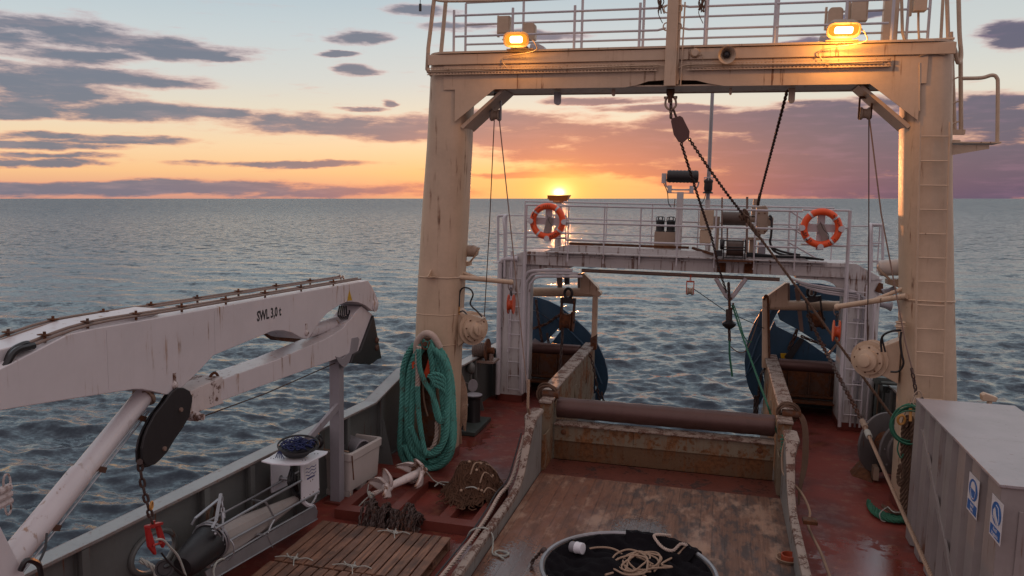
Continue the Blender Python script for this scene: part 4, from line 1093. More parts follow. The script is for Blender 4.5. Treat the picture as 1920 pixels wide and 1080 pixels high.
xa, xb = xp(1502), xp(1594)
q = [[P(1594, 395, Y=YR), P(1590, 470, Y=YR), P(1576, 720, Y=YR), P(1574, 800, Y=YR)]]
rr_ = [[(xa, YR, zp(1502, 393)), P(1594, 395, Y=YR)], [(xa, YR, zp(1502, 424)), P(1592, 428, Y=YR)], [(xa, YR, zp(1502, 458)), P(1591, 462, Y=YR)]]
railing('portal_railing', 'white corner railing behind the right life ring', q, rr_, M['white_rail'], r=.020, pr=.034, group='white railings on the stern portal')
y3 = 16.9
def hoopend(pxs, pys, label):
    (x0, x1, x2), (yt, yb2) = pxs, pys
    q = [catmull([P(x2, 520 if x2 < 1000 else 530, Y=y3-.35), P(x2, yt+30, Y=y3-.35), P(x2-2 if x2 < 1000 else x2+2, yt+8, Y=y3-.3), P((x1+x2)/2, yt, Y=y3-.2), P(x1, yt, Y=y3), P(x0, yt+1, Y=y3)], 5), [P(x0, yt+1, Y=y3), P(x0, yb2, Y=y3)], [P(x1, yt+1, Y=y3), P(x1, yb2, Y=y3)]]
    rr_ = [[P(x0, yt+35, Y=y3), P(x1, yt+35, Y=y3)], [P(x0, yt+68, Y=y3), P(x1, yt+68, Y=y3)]]
    return railing('end_rail', label, q, rr_, M['white_rail'], r=.014, pr=.028)
hoopend((934, 949, 946), (404, 490), 'white end rail curving down at the left end of the portal')
hoopend((1655, 1634, 1630), (421, 508), 'white end rail curving down at the right end of the portal')
for a, b, lb in (((949, 404), (1062, 405), 'thin white rail from the left portal end to the life ring post'), ((1594, 424), (1650, 424), 'thin white rail at the right end of the portal')):
    p0, p1 = P(*a, Y=y3+.1), P(*b, Y=y3+.1); g = G(); railing('side_rail', lb, [[p1, (p1.x, p1.y, p1.z-.9)]], [[p0, p1], [p0-Vector((0, 0, .38)), p1-Vector((0, 0, .38))], [p0-Vector((0, 0, .7)), p1-Vector((0, 0, .7))]], M['white_rail'], r=.014, pr=.014)
# sloping stair rails right of the winch
q = [[P(1480, 395, Y=16.9), P(1479, 475, Y=16.9)]]
rr_ = [[P(1482, 396, Y=16.9), P(1527, 425, Y=16.9)], [P(1478, 424, Y=16.9), P(1525, 452, Y=16.9)], [P(1478, 454, Y=16.9), P(1530, 484, Y=16.9)]]
railing('stair_rail', 'sloping white stair rails right of the cream winch', q, rr_, M['white_rail'], r=.018, pr=.014)

# life rings with their cross-shaped holders
LETTERS = ['BJARNI', 'SÆMUNDSSON', 'RE 30', 'REYKJAVÍK', '1131']
def life_ring(px, py, y, rot, label, D=.76):
    c = P(px, py, Y=y); t = thing('life_ring', label, 'life ring', tuple(c), 'orange life rings')
    R, r = D/2-.066, .066
    g = G(); g.ring(c, (0, 1, 0), R, r, 48, 12, flat=1.0); obj('ring_body', g, M['orange'], t)
    for k in range(4):
        a0 = rot+PI/4+k*PI/2; g = G()
        def arc(rad_, a): return c+Vector((math.cos(a)*rad_, 0, math.sin(a)*rad_))
        pts = [arc(R, a0+da) for da in np.linspace(-.06, .06, 5)]
        g.tube(pts, r+.004, 12, caps=False); obj('reflective_band', g, M['whiteink'], t)
    def letters(txt, a_mid, up=True, size=.062, rad_=None):
        rad_ = rad_ or R; g = G(); n = len(txt); st = size*.72/rad_
        for i, ch in enumerate(txt):
            if ch == ' ': continue
            off = (i-(n-1)/2)*st
            a = a_mid-off if up else a_mid+off
            o_ = c+Vector((math.cos(a)*rad_, -r-.0015, math.sin(a)*rad_))
            yv = Vector((math.cos(a), 0, math.sin(a)))*(1 if up else -1); xv = Vector((math.sin(a), 0, -math.cos(a)))*(1 if up else -1)
            q = text_geo(ch, size, frame4(o_, xv, yv), .001, bold=.001); g.add(q.V, q.Fc)
        obj('lettering', g, M['ink'], t)
    letters('1131', PI/2+rot*.4 if px < 1200 else -.9, True, .06)
    if px < 1200:
        letters('BJARNI SÆMUNDSSON', PI-.35, True, .040, R+.018); letters('RE 30', PI-.05, True, .048, R-.022); letters('REYKJAVÍK', -.75, False, .062)
    else:
        letters('REYKJAVÍK', .35, True, .055); letters('RE 30', -2.5, False, .062, R-.01); letters('BJARNI SÆM', -2.75, False, .038, R+.028)
    # holder
    h = thing('ring_holder', 'white cross-shaped holder behind the %s life ring' % ('left' if px < 1200 else 'right'), 'ring holder', (c.x, y+.09, c.z), 'life ring holders')
    g = G(); g.box(c.x-.40, c.x+.40, y+.075, y+.09, c.z-.075, c.z+.075); obj('cross_bar', g, M['white_rail'], h)
    g = G(); s = -.10 if px < 1200 else .10; g.box(c.x-.07, c.x+.07, y+.092, y+.107, c.z-.42, c.z+.36)
    obj('upright', g, M['white_rail'], h)
    g = G(); g.prism([c+Vector((-.02+s*.9, .05, -.30)), c+Vector((.10+s*.9, .05, -.28)), c+Vector((.08-s*.2, .05, .06)), c+Vector((0-s*.2, .05, .10)), c+Vector((-.06-s*.2, .05, .04))], (0, .022, 0)); obj('line_bag', g, M['canvas'], h)
    for aa in (PI, -PI/2, 0):
        g = G(); o_ = c+Vector((math.cos(aa)*(R+.01), -.074, math.sin(aa)*(R+.01)))
        xv = Vector((math.sin(aa), 0, -math.cos(aa))); yv = Vector((math.cos(aa), 0, math.sin(aa)))
        pts = [o_+xv*(.055*math.cos(q))+yv*(.03-.06*max(0, math.sin(q))) for q in np.linspace(0, PI, 9)]+[o_-xv*.055+yv*.075, o_+xv*.055+yv*.075]
        g.prism(pts, (0, .008, 0)); g.box(min(o_.x, o_.x+yv.x*.07)-.03, max(o_.x, o_.x+yv.x*.07)+.03, o_.y+.0081, y+.09, min(o_.z+yv.z*.06, o_.z+yv.z*.075)-.004, max(o_.z+yv.z*.06, o_.z+yv.z*.075)+.004)
        obj('clip', g, M['whiteink'], h)
    g = G(); g.tube(catmull([c+Vector((-.02, .03, .12)), c+Vector((.04, .0, -.02)), c+Vector((.14, .0, -.12)), c+Vector((.12, .02, -.24)), c+Vector((.02, .03, -.27))]), .006, 5); obj('line', g, M['black'], h)
life_ring(1027, 415, YR-.14, .15, 'orange life ring on the left of the portal railing')
life_ring(1540, 428, YR-.14, -.1, 'orange life ring on the right of the portal railing')

# things standing on the portal
c = P(1048, 372, Y=16.9); t = thing('stern_light', 'deck light with painted-in orange sun glow on a post above the left life ring', 'deck light', (c.x, 16.9, 3.3))
g = G(); g.box(c.x-.06, c.x+.06, 16.86, 16.98, 3.3, c.z-.09); obj('post', g, M['white'], t)
g = G(); loft(g, [[(c.x-.19, 16.82, c.z-.055), (c.x+.17, 16.82, c.z-.055), (c.x+.17, 17.0, c.z-.055), (c.x-.19, 17.0, c.z-.055)], [(c.x-.23, 16.75, c.z+.06), (c.x+.24, 16.75, c.z+.075), (c.x+.24, 17.05, c.z+.075), (c.x-.23, 17.05, c.z+.06)]], sm=False); g.box(c.x-.24, c.x-.20, 16.84, 16.96, c.z-.02, c.z+.05); g.box(c.x-.12, c.x+.1, 16.84, 16.96, c.z-.09, c.z-.057); obj('housing', g, M['sunlit'], t, bevel=.008)
# searchlight on its post
c = P(1280, 331, Y=16.95); t = thing('searchlight', 'round dark searchlight on a grey post behind the railing', 'searchlight', (P(1274, 470, Y=16.95).x, 16.95, 3.42))
g = G(); x = P(1274, 400, Y=16.95).x; g.box(x-.065, x+.065, 16.9, 17.03, 3.42, P(1274, 360, Y=16.95).z); obj('post', g, M['white'], t, bevel=.006)
g = G(); ax = (1, .05, 0); pr = [(.05, -.32), (.12, -.31)]
for k in range(16): pr += [(.132 if k % 2 else .122, -.29+.036*k)]
g.lathe(c, ax, pr+[(.12, .31), (.05, .32)], 20); obj('lamp_body', g, M['black_steel'], t)
g = G(); a, b = c+Vector((-.33, 0, -.06)), c+Vector((.33, 0, -.10)); g.tube(catmull([a, a+Vector((0, 0, -.12)), a+Vector((.1, 0, -.2)), c+Vector((0, 0, -.27)), b+Vector((-.06, 0, -.14)), b]), .018, 6)
z0 = P(1274, 359, Y=16.95).z; g.box(x-.24, x+.26, 16.92, 17.0, z0+.02, z0+.05); g.box(x-.26, x+.28, 16.93, 16.99, z0-.04, z0-.02)
for s in (-.22, .22): g.box(x+s-.04, x+s+.04, 16.9, 17.02, z0-.03, z0+.12)
g.box(c.x-.42, c.x-.33, 16.9, 17.0, c.z-.14, c.z+.06); obj('yoke', g, M['white_rail'], t, bevel=.003)
g = G(); g.tube(catmull([c+Vector((-.38, 0, -.14)), (x-.26, 16.88, z0-.02), (x-.22, 16.86, z0-.25), (x-.12, 16.86, z0-.34), (x-.1, 16.88, z0-.15)]), .009, 5); obj('cable', g, M['black'], t)
# twin vent cylinders on a box
a, b = P(1227, 460, Y=17.1), P(1268, 435, Y=17.1)
t = thing('vent_box', 'cream box with two dark caged cylinders beside the searchlight post', 'vent box', ((a.x+b.x)/2, 17.1, 3.42))
g = G(); g.box(a.x, b.x, 16.98, 17.2, 3.42, b.z); obj('box', g, M['winch'], t, bevel=.008)
for px in (1238, 1258):
    x = P(px, 425, Y=17.1).x; g = G(); g.lathe((x, 17.08, b.z), (0, 0, 1), [(.10, 0), (.10, .02), (.088, .03), (.088, .21), (.095, .22), (.06, .25)], 16); cy = obj('cylinder', g, M['black_steel'], t)
    g = G()
    for k in range(3): an = PI*k/3; g.tube(catmull([(x+.085*math.cos(an), 17.08+.085*math.sin(an), b.z+.2), (x+.07*math.cos(an), 17.08+.07*math.sin(an), b.z+.30), (x-.07*math.cos(an), 17.08-.07*math.sin(an), b.z+.30), (x-.085*math.cos(an), 17.08-.085*math.sin(an), b.z+.2)]), .008, 4)
    obj('cage', g, M['black_steel'], cy)
g = G(); x = P(1233, 420, Y=17.0).x; xx = P(1271, 420, Y=17.0).x; g.tube([(xx, 17, 3.4), (xx, 17, 4.55)], .014, 6); solo('aerial_rod', g, M['white_rail'], 'thin rod beside the searchlight post', 'rod')
# whip mast with signal lamp
a = P(1327, 470, Y=17.0); b = P(1336, 170, Y=17.0); b2 = P(1337, 60, Y=17.0)
t = thing('whip_mast', 'slim grey-blue pole mast with a lantern rising behind the gantry', 'mast', (a.x, 17, 3.4))
g = G(); g.tube([(a.x, 17, 3.4), P(1327, 375, Y=17)], .055, 10); obj('lower_pole', g, M['white'], t)
g = G(); g.tube([P(1327, 376, Y=17), b], [.042, .036], 10); obj('upper_pole', g, M['galv'], t)
c = P(1328, 347, Y=16.9); g = G(); g.lathe(c-Vector((0, 0, .17)), (0, 0, 1), [(.10, 0), (.105, .02), (.07, .04), (.075, .06), (.085, .08), (.085, .22), (.095, .23), (.095, .26), (.05, .30)], 18); l = obj('lantern', g, M['black_steel'], t)
g = G(); g.ring(c+Vector((0, 0, .15)), (0, 0, 1), .085, .008, 16, 4)
for k in range(4): an = PI/2*k; g.tube([c+Vector((.085*math.cos(an), .085*math.sin(an), .06)), c+Vector((.085*math.cos(an), .085*math.sin(an), .15))], .006, 4)
obj('guard', g, M['white_rail'], l)
g = G(); g.tube(catmull([P(1324, 360, Y=16.9), P(1320, 374, Y=16.9), P(1312, 386, Y=16.9)]), .007, 4); obj('cable', g, M['black'], t)
# net winch on the portal
YW = 16.9
t = thing('portal_winch', 'cream winch with grooved drum and gearbox on the portal', 'winch', (P(1400, 480, Y=YW).x, YW, 3.42))
def bx(px0, py0, px1, py1, y0, y1): a, b = P(px0, py1, Y=y0), P(px1, py0, Y=y0); return (a.x, b.x, y0, y1, a.z, b.z)
g = G(); g.box(*bx(1311, 394, 1339, 430, YW, YW+.3)); g.box(*bx(1311, 432, 1334, 456, YW+.02, YW+.28)); obj('bearing_box', g, M['cream'], t, bevel=.015)
g = G(); g.box(*bx(1338, 406, 1350, 424, YW+.05, YW+.25)); g.box(*bx(1340, 422, 1349, 478, YW+.05, YW+.25)); obj('left_pedestal', g, M['winch'], t, bevel=.006)
a, b = P(1352, 410, Y=YW+.1), P(1405, 412, Y=YW+.1); c = P(1378, 410, Y=YW+.1); w = b.x-a.x
g = G(); pr = [(.05, 0), (.15, 0)]+[(.135+.006*(k % 2), .02+k*(w-.04)/26) for k in range(27)]+[(.15, w), (.05, w)]; g.lathe((a.x, YW+.1, c.z), (1, 0, 0), pr, 22); obj('drum', g, M['drumrope'], t)
g = G(); g.cyl((b.x, YW+.1, c.z), (b.x+.12, YW+.1, c.z), .07, 12); obj('shaft', g, M['winch'], t)
g = G(); g.prism([P(1419, 388, Y=YW-.05), P(1436, 385, Y=YW-.05), P(1441, 392, Y=YW-.05), P(1440, 432, Y=YW-.05), P(1433, 440, Y=YW-.05), P(1419, 438, Y=YW-.05)], (0, .34, 0)); g.prism([P(1416, 400, Y=YW+.02), P(1451, 408, Y=YW+.02), P(1449, 424, Y=YW+.02), P(1416, 424, Y=YW+.02)], (0, .2, 0)); obj('gearbox', g, M['winch'], t, bevel=.02)
for px, py in ((1423, 400), (1434, 400), (1423, 434), (1434, 434)): g = G(); c2 = P(px, py, Y=YW-.05); g.cyl(c2, c2-Vector((0, .02, 0)), .016, 8); obj('bolt', g, M['rusty'], t)
g = G(); g.box(*bx(1409, 388, 1417, 404, YW, YW+.12)); g.box(*bx(1412, 373, 1425, 385, YW+.1, YW+.2)); g.box(*bx(1404, 446, 1418, 484, YW+.05, YW+.25)); g.box(*bx(1401, 446, 1425, 450, YW-.05, YW+.3)); obj('right_pedestal', g, M['winch'], t, bevel=.005)
for px, y0_ in ((1354, 370), (1401, 369), (1364, 424)):
    g = G(); g.tube([P(px, y0_, Y=YW-.08), P(px-1, 486, Y=YW-.08)], .017 if px != 1401 else .024, 7); obj('guide_post', g, M['copper'], t)
for off in (0, 5):
    g = G(); g.tube(catmull([P(1442, 404+off, Y=YW-.1), P(1447, 410+off, Y=YW-.1), P(1446, 440, Y=YW-.12), P(1444, 455, Y=YW-.1), P(1452, 466+off, Y=YW-.1), P(1475, 474+off, Y=YW-.1), P(1500, 478, Y=YW-.05)]), .024, 7); obj('hose', g, M['hose'], t)
g = G(); g.box(*bx(1421, 456, 1436, 476, YW-.05, YW+.2)); g.cyl(P(1429, 456, Y=YW), P(1429, 447, Y=YW), .03, 10); obj('valve_block', g, M['grey'], t, bevel=.005)
# small dark winch in front
t = thing('wire_winch', 'small black caged wire winch on a rusty shelf of the portal', 'winch', (P(1373, 487, Y=16.45).x, 16.45, 3.3))
a = P(1341, 488, Y=16.2); b = P(1413, 488, Y=16.2)
g = G(); g.box(a.x, b.x, 16.2, 16.58, a.z-.015, a.z+.01); g.box(b.x-.012, b.x, 16.2, 16.58, a.z-.12, a.z-.016); obj('shelf', g, M['rusty'], t)
a, b = P(1362, 465, Y=16.4), P(1394, 465, Y=16.4)
g = G(); g.lathe((a.x, 16.4, a.z), (1, 0, 0), [(.05, 0), (.19, 0), (.19, .01)]+[(.15+.005*(k % 2), .012+k*(b.x-a.x-.024)/20) for k in range(21)]+[(.19, b.x-a.x-.01), (.19, b.x-a.x), (.05, b.x-a.x)], 22); obj('drum', g, M['drumrope'], t)
for px in (1357, 1397): g = G(); g.box(*bx(px-2, 450, px+2, 486, 16.25, 16.32)); g.box(*bx(px-2, 450, px+2, 486, 16.48, 16.55)); obj('side_frame', g, M['black_steel'], t)
g = G()
for py in (451, 463, 468, 483): g.tube([P(1355, py, Y=16.24), P(1399, py+1, Y=16.24)], .014, 6)
obj('guard_bar', g, M['black_steel'], t)
g = G(); g.cyl(P(1350, 458, Y=16.4), P(1357, 458, Y=16.4), .10, 14); g.box(*bx(1341, 470, 1355, 480, 16.3, 16.5)); obj('motor', g, M['black_steel'], t)
# loose pipes and hoses along the walkway
g = G()
for k in range(4): g.tube(catmull([P(1400, 474+3*k, Y=16.6+.05*k), P(1460, 480+k, Y=16.6+.05*k), P(1510, 482+k, Y=16.62+.05*k), P(1545, 487, Y=16.65+.05*k)]), .018, 6)
solo('walkway_hoses', g, M['hose'], 'black hoses lying along the right half of the portal walkway', 'hoses')

# ------------------------------------------------------------------ cream bracket frames over the bays, hanging blocks and trawl doors
YK = 17.75
def kframe(left):
    S = (lambda px, py, y=YK: P(px, py, Y=y))
    t = thing('door_gallows', 'rusty cream %s gallows frame reaching over the stern' % ('left' if left else 'right'), 'gallows', tuple(P(1115 if left else 1435, 655 if left else 690, Y=YK)), 'gallows frames')
    if left:
        bar = (S(996, 547), S(1122, 550)); g = G(); g.tube([S(990, 547), S(1118, 548)], .105, 12); obj('crossbar', g, M['cream'], t)
        g = G(); g.prism([S(1088, 513, YK-.12), S(1094, 512, YK-.12), S(1121, 540, YK-.12), S(1121, 555, YK-.12), S(1088, 550, YK-.12)], (0, .24, 0)); obj('gusset', g, M['cream'], t, bevel=.005)
        g = G(); g.prism([S(1111, 552, YK-.09), S(1120, 552, YK-.09), S(1117, 655, YK-.09), S(1108, 655, YK-.09)], (0, .16, 0)); obj('upright', g, M['cream'], t, bevel=.006)
        g = G(); g.prism([S(1107, 634, YK-.1), S(1118, 628, YK-.1), S(1117.5, 656, YK-.1), S(1107, 656, YK-.1)], (0, .18, 0)); obj('rusty_foot', g, M['rusty'], t)
        g = G(); g.prism([S(1043, 513), S(1054, 513), S(1054, 552), S(1046, 552)], (0, .03, 0)); g.prism([S(1083, 513), S(1087, 513), S(1087, 550), S(1083, 550)], (0, .2, 0)); obj('hanger_plate', g, M['copper'], t)
        g = G(); c = S(1122, 550); g.cyl(c-Vector((0, .13, 0)), c+Vector((0, .16, 0)), .07, 12); obj('pin', g, M['cream'], t)
    else:
        g = G(); g.tube([S(1432, 572), S(1575, 574)], .105, 12); obj('crossbar', g, M['cream'], t)
        g = G(); g.prism([S(1438, 556, YK-.12), S(1473, 531, YK-.12), S(1477, 531, YK-.12), S(1477, 576, YK-.12), S(1443, 577, YK-.12), S(1432, 572, YK-.12)], (0, .24, 0)); obj('gusset', g, M['cream'], t, bevel=.005)
        g = G(); g.prism([S(1430, 560, YK-.09), S(1435, 554, YK-.09), S(1442, 560, YK-.09), S(1444, 690, YK-.09), S(1429, 690, YK-.09)], (0, .16, 0)); obj('upright', g, M['cream'], t, bevel=.006)
        g = G(); g.tube(catmull([S(1443, 690, YK-.12), S(1441, 600, YK-.12), S(1440, 562, YK-.12), S(1436, 554, YK-.12), S(1432, 562, YK-.12)]), .028, 6); obj('rusty_pipe', g, M['rusty'], t)
        g = G(); g.prism([S(1490, 540), S(1499, 540), S(1507, 622), S(1500, 622)], (0, .03, 0)); g.prism([S(1520, 540), S(1525, 540), S(1522, 580), S(1517, 580)], (0, .2, 0)); g.prism([S(1477, 531), S(1481, 531), S(1481, 574), S(1477, 574)], (0, .2, 0)); obj('hanger_plate', g, M['copper'], t)
    return t
kframe(True); kframe(False)
def big_block(px, py, y, label, S_=1.0, tilt=0.0, mat='rusty'):
    c = P(px, py, Y=y); t = thing('pulley_block', label, 'pulley block', tuple(c))
    rt = Matrix.Rotation(tilt, 3, 'Y'); q = lambda x, yy, z: c+rt @ (Vector((x, yy, z))*S_)
    for s in (-1, 1):
        g = G(); n = 10; pts = [q(s*.14, .10*math.cos(a)*1.5, -.02+.13*math.sin(a)*1.0-.2) for a in np.linspace(PI, 2*PI, 9)]+[q(s*.14, .10, .36), q(s*.14, -.10, .36)]
        g.prism(pts, rt @ Vector((.022*S_, 0, 0))); obj('cheek', g, M[mat], t)
    g = G(); ax = rt @ Vector((1, 0, 0)); pr = []
    g.lathe(q(-.12, 0, -.12), ax, [(.06*S_, 0), (.22*S_, 0), (.22*S_, .02*S_), (.17*S_, .05*S_), (.155*S_, .12*S_), (.17*S_, .19*S_), (.22*S_, .22*S_), (.22*S_, .24*S_), (.06*S_, .24*S_)], 22); obj('sheave', g, M['rusty'], t)
    g = G(); g.beam(q(-.16, 0, .34), q(.18, 0, .34), .10*S_, .12*S_); g.ring(q(0, 0, .50), rt @ Vector((0, 1, 0)), .085*S_, .032*S_, 16, 7, ry=.11*S_); obj('head', g, M['black_steel'], t); g = G(); g.cyl(q(-.16, 0, -.12), q(.19, 0, -.12), .035*S_, 10); obj('axle', g, M['black_steel'], t)
    return t
big_block(1063, 592, 17.4, 'large rusty pulley block hanging in the left stern bay', 1.0, 0.03)
g = G(); a = P(1064, 538, Y=17.4); g.tube([P(1063, 505, Y=17.4), P(1063, 533, Y=17.4)], .06, 8); solo('block_hanger', g, M['black_steel'], 'dark pin holding the large block under the portal', 'hanger pin')
big_block(1528, 590, 17.4, 'large dark pulley block hanging in the right stern bay', .95, -.20, 'black_steel')
def door(left):
    yd = 18.55; S = lambda px, py, y=yd: P(px, py, Y=y)
    t = thing('trawl_door', 'blue oval trawl door hanging over the %s stern edge' % ('left' if left else 'right'), 'trawl door', tuple(S(1060 if left else 1480, 760)), 'blue trawl doors')
    def pl(name, pts, dy=0.0, th=.05, mat='blue', bv=.006):
        g = G(); g.prism([S(x, y) + Vector((0, dy, 0)) for x, y in pts], (0, th, 0)); return obj(name, g, M[mat], t, bevel=bv)
    if left:
        rim = [(994, 556), (1010, 558), (1030, 565), (1050, 575), (1066, 588), (1080, 600), (1097, 615), (1112, 632), (1124, 652), (1133, 672), (1138, 690), (1140, 710), (1137, 730), (1130, 745), (1122, 757)]
        inn = [(1112, 745), (1118, 728), (1117, 706), (1108, 684), (1092, 662), (1072, 640), (1048, 614), (1030, 598), (1008, 584), (994, 580)]
        pl('curved_rim', rim+inn, 0, .10)
        pl('upper_panel', [(994, 581), (1008, 585), (1030, 599), (1048, 614), (1056, 606), (1030, 634), (994, 663)], .03)
        pl('lower_panel', [(1052, 619), (1074, 643), (1093, 664), (1110, 688), (1116, 708), (1116, 740), (994, 740), (994, 676), (1020, 655), (1030, 648)], .03)
        pl('strut', [(997, 640), (1003, 634), (1028, 650), (1022, 654)], -.06, .05, 'grey')
        g = G(); g.tube([S(1044, 596, yd-.03), S(1103, 655, yd-.03), S(1128, 720, yd-.03)], .028, 6); obj('rib', g, M['blue'], t)
        for k, (x, y) in enumerate(((1005, 565), (1040, 590), (1095, 640))):
            pass
        g = G(); g.chain([S(1005, 562, yd-.12), S(1008, 590, yd-.12), S(1012, 615, yd-.15), S(1018, 650, yd-.12)], .13, .08, .017); g.chain([S(1050, 590, yd-.3), S(1038, 598, yd-.2), S(1024, 608, yd-.15), S(1000, 616, yd-.12)], .13, .08, .017)
        g.chain([S(1026, 625, yd-.1), S(1029, 645, yd-.15), S(1034, 655, yd-.2)], .12, .07, .015); obj('backstrop_chain', g, M['chain'], t)
    else:
        rim = [(1576, 540), (1540, 532), (1505, 530), (1480, 535), (1460, 548), (1442, 566), (1428, 582), (1414, 606), (1404, 630), (1398, 655), (1396, 680), (1398, 705), (1404, 728), (1413, 746), (1424, 759)]
        inn = [(1436, 735), (1430, 700), (1430, 660), (1438, 628), (1450, 600), (1462, 578), (1480, 565), (1510, 560), (1540, 562), (1576, 566)]
        pl('curved_rim', rim+inn, 0, .10)
        pl('upper_panel', [(1458, 588), (1466, 577), (1482, 566), (1510, 561), (1540, 563), (1574, 567), (1574, 668), (1530, 640), (1495, 618), (1462, 600)], .03)
        pl('lower_panel', [(1452, 602), (1456, 612), (1476, 622), (1510, 638), (1574, 683), (1574, 740), (1437, 740), (1431, 700), (1431, 660), (1439, 630)], .03)
        g = G(); g.tube([S(1462, 548, yd-.03), S(1420, 640, yd-.03), S(1400, 700, yd-.03)], .028, 6); g.tube([S(1426, 665, yd-.03), S(1398, 706, yd-.03)], .02, 6); obj('rib', g, M['blue'], t)
        pl('strut', [(1470, 668), (1500, 632), (1508, 636), (1482, 676)], -.08, .06, 'black_steel'); pl('strut', [(1570, 640), (1574, 640), (1553, 668), (1550, 664)], -.06, .05, 'copper')
        pl('bracket_patch', [(1463, 662), (1474, 662), (1472, 676), (1465, 676)], -.03, .03, 'yellow')
        g = G(); g.chain([S(1494, 618, yd-.2), S(1490, 632, yd-.15), S(1478, 655, yd-.12)], .15, .10, .02); g.chain([S(1502, 630, yd-.25), S(1520, 638, yd-.2), S(1548, 648, yd-.15)], .13, .08, .018); obj('backstrop_chain', g, M['chain'], t)
    return t
door(True); door(False)

# ------------------------------------------------------------------ rigging: blocks, wires, chains
def wire(pts, r, mat, label, cat='wire', name='steel_wire', group=None, n=5):
    g = G(); g.tube(pts, r, n); return solo(name, g, M[mat], label, cat, group)
YL = 12.75
def snatch(px, y0_, y1_, y, label, s=1.0, col='winch', body='black_steel', openf=True):
    """hanging block: shackle on top, two cheeks, wheel at the bottom"""
    a = P(px, y0_, Y=y); b = P(px, y1_, Y=y); h = a.z-b.z; t = thing('pulley_block', label, 'pulley block', tuple(b))
    w = h*.16*s
    g = G(); g.chain([(a.x, y, a.z+.03), (a.x, y, a.z-h*.30)], h*.20, h*.12, h*.02, n=6); obj('link', g, M[body], t)
    for sg in (-1, 1):
        g = G(); g.prism([(a.x+sg*w, y-.03, a.z-h*.28), (a.x+sg*(w+h*.045), y-.03, a.z-h*.28), (a.x+sg*(w+h*.045), y-.03, b.z+h*.08), (a.x+sg*w, y-.03, b.z+h*.02)], (0, .06, 0)); obj('cheek', g, M[col], t)
    g = G(); g.box(a.x-w-h*.04, a.x+w+h*.04, y-.035, y+.035, a.z-h*.31, a.z-h*.24); obj('head', g, M[col], t)
    g = G(); c = Vector((a.x-w*.9, y, b.z+h*.22)); g.lathe(c, (1, 0, 0), [(.03, 0), (h*.20, 0), (h*.20, w*.3), (h*.15, w*.6), (h*.15, w*1.2), (h*.20, w*1.5), (h*.20, w*1.8), (.03, w*1.8)], 18); obj('sheave', g, M['winch'], t)
    return t
snatch(930, 174, 228, YL, 'small steel block hanging under the left end of the gantry beam', 1.0, 'grey')
snatch(1625, 166, 226, YL, 'small rusty block hanging under the right end of the gantry beam', 1.0, 'rusty')
wire([P(927, 222, Y=YL), P(917, 440, Y=YL), P(908, 598, Y=YL+.03)], .0085, 'wire', 'left wire from the small block down to the winch sheave on the left leg', group='wires of the left block')
p1 = P(990, 762, X=-2.75)
wire([P(936, 222, Y=YL), P(960, 450, Y=YL+.05), p1+Vector((0, 0, .12))], .010, 'copper', 'long slanting wire from the left block to the ramp wall', group='wires of the left block')
g = G(); g.rope([p1+Vector((0, 0, .42)), p1+Vector((.02, -.1, .0)), P(993, 776, X=-2.75)], .022); solo('rope_lashing', g, M['tan'], 'short tan lashing rope tied to the left ramp wall end', 'rope')
wire([P(1629, 222, Y=YL), P(1629, 440, Y=YL), P(1626, 650, Y=YL-.02)], .0085, 'wire', 'vertical wire from the right block to the winch sheave on the right leg', group='wires of the right block')
wire([P(1630, 222, Y=YL-.05), P(1652, 400, Y=12.5), P(1697, 640, Y=12.2), P(1712, 700, Y=12.15)], .011, 'copper', 'slanting wire from the right block to the ladder foot', group='wires of the right block')
g = G(); g.chain([P(1709, 690, Y=12.15), P(1714, 715, Y=12.13), P(1718, 740, Y=12.12)], .10, .06, .012); solo('short_chain', g, M['chain'], 'short chain at the end of the slanting wire by the ladder', 'chain')
# centre: shackle, slim wooden block, chains
yc = 12.5; a = P(1257, 172, Y=yc); t = thing('hanging_shackle', 'big rusty shackle under the middle of the gantry beam', 'shackle', tuple(P(1257, 205, Y=yc)))
g = G(); g.tube(catmull([P(1249, 184, Y=yc), P(1248, 198, Y=yc), P(1257, 206, Y=yc), P(1267, 198, Y=yc), P(1266, 184, Y=yc)]), .017, 7); g.ball(P(1249, 184, Y=yc), .028); g.ball(P(1266, 184, Y=yc), .028); obj('bow', g, M['winch'], t)
g = G(); g.cyl(P(1245, 183, Y=yc), P(1270, 182, Y=yc), .017, 8); g.box(a.x-.03, a.x+.03, yc-.03, yc+.03, a.z-.16, a.z+.02); obj('pin', g, M['rusty'], t)
g = G(); g.chain([P(1258, 186, Y=yc), P(1258, 222, Y=yc)], .10, .06, .012); g.tube([P(1262, 204, Y=yc), P(1268, 220, Y=yc)], .02, 6); solo('short_chain', g, M['chain'], 'short chain from the middle shackle to the slim block', 'chain')
t = thing('pulley_block', 'slim dark rounded pulley block hanging tilted below the middle shackle', 'pulley block', tuple(P(1277, 268, Y=yc)))
for dy in (-.055, .035):
    g = G(); n = []
    pts = [P(1259, 222, Y=yc+dy), P(1275, 217, Y=yc+dy), P(1280, 220, Y=yc+dy), P(1293, 246, Y=yc+dy), P(1292, 258, Y=yc+dy), P(1280, 268, Y=yc+dy), P(1272, 266, Y=yc+dy), P(1263, 252, Y=yc+dy), P(1258, 228, Y=yc+dy)]
    g.prism(pts, (0, .022, 0)); obj('cheek', g, M['roller'], t, bevel=.006)
g = G(); g.lathe(P(1277, 247, Y=yc-.03), (0, 1, 0), [(.02, 0), (.11, 0), (.09, .02), (.09, .04), (.11, .06), (.02, .06)], 18); obj('sheave', g, M['chain'], t)
ch = .078
vb = P(1368, 556, Y=16.7)
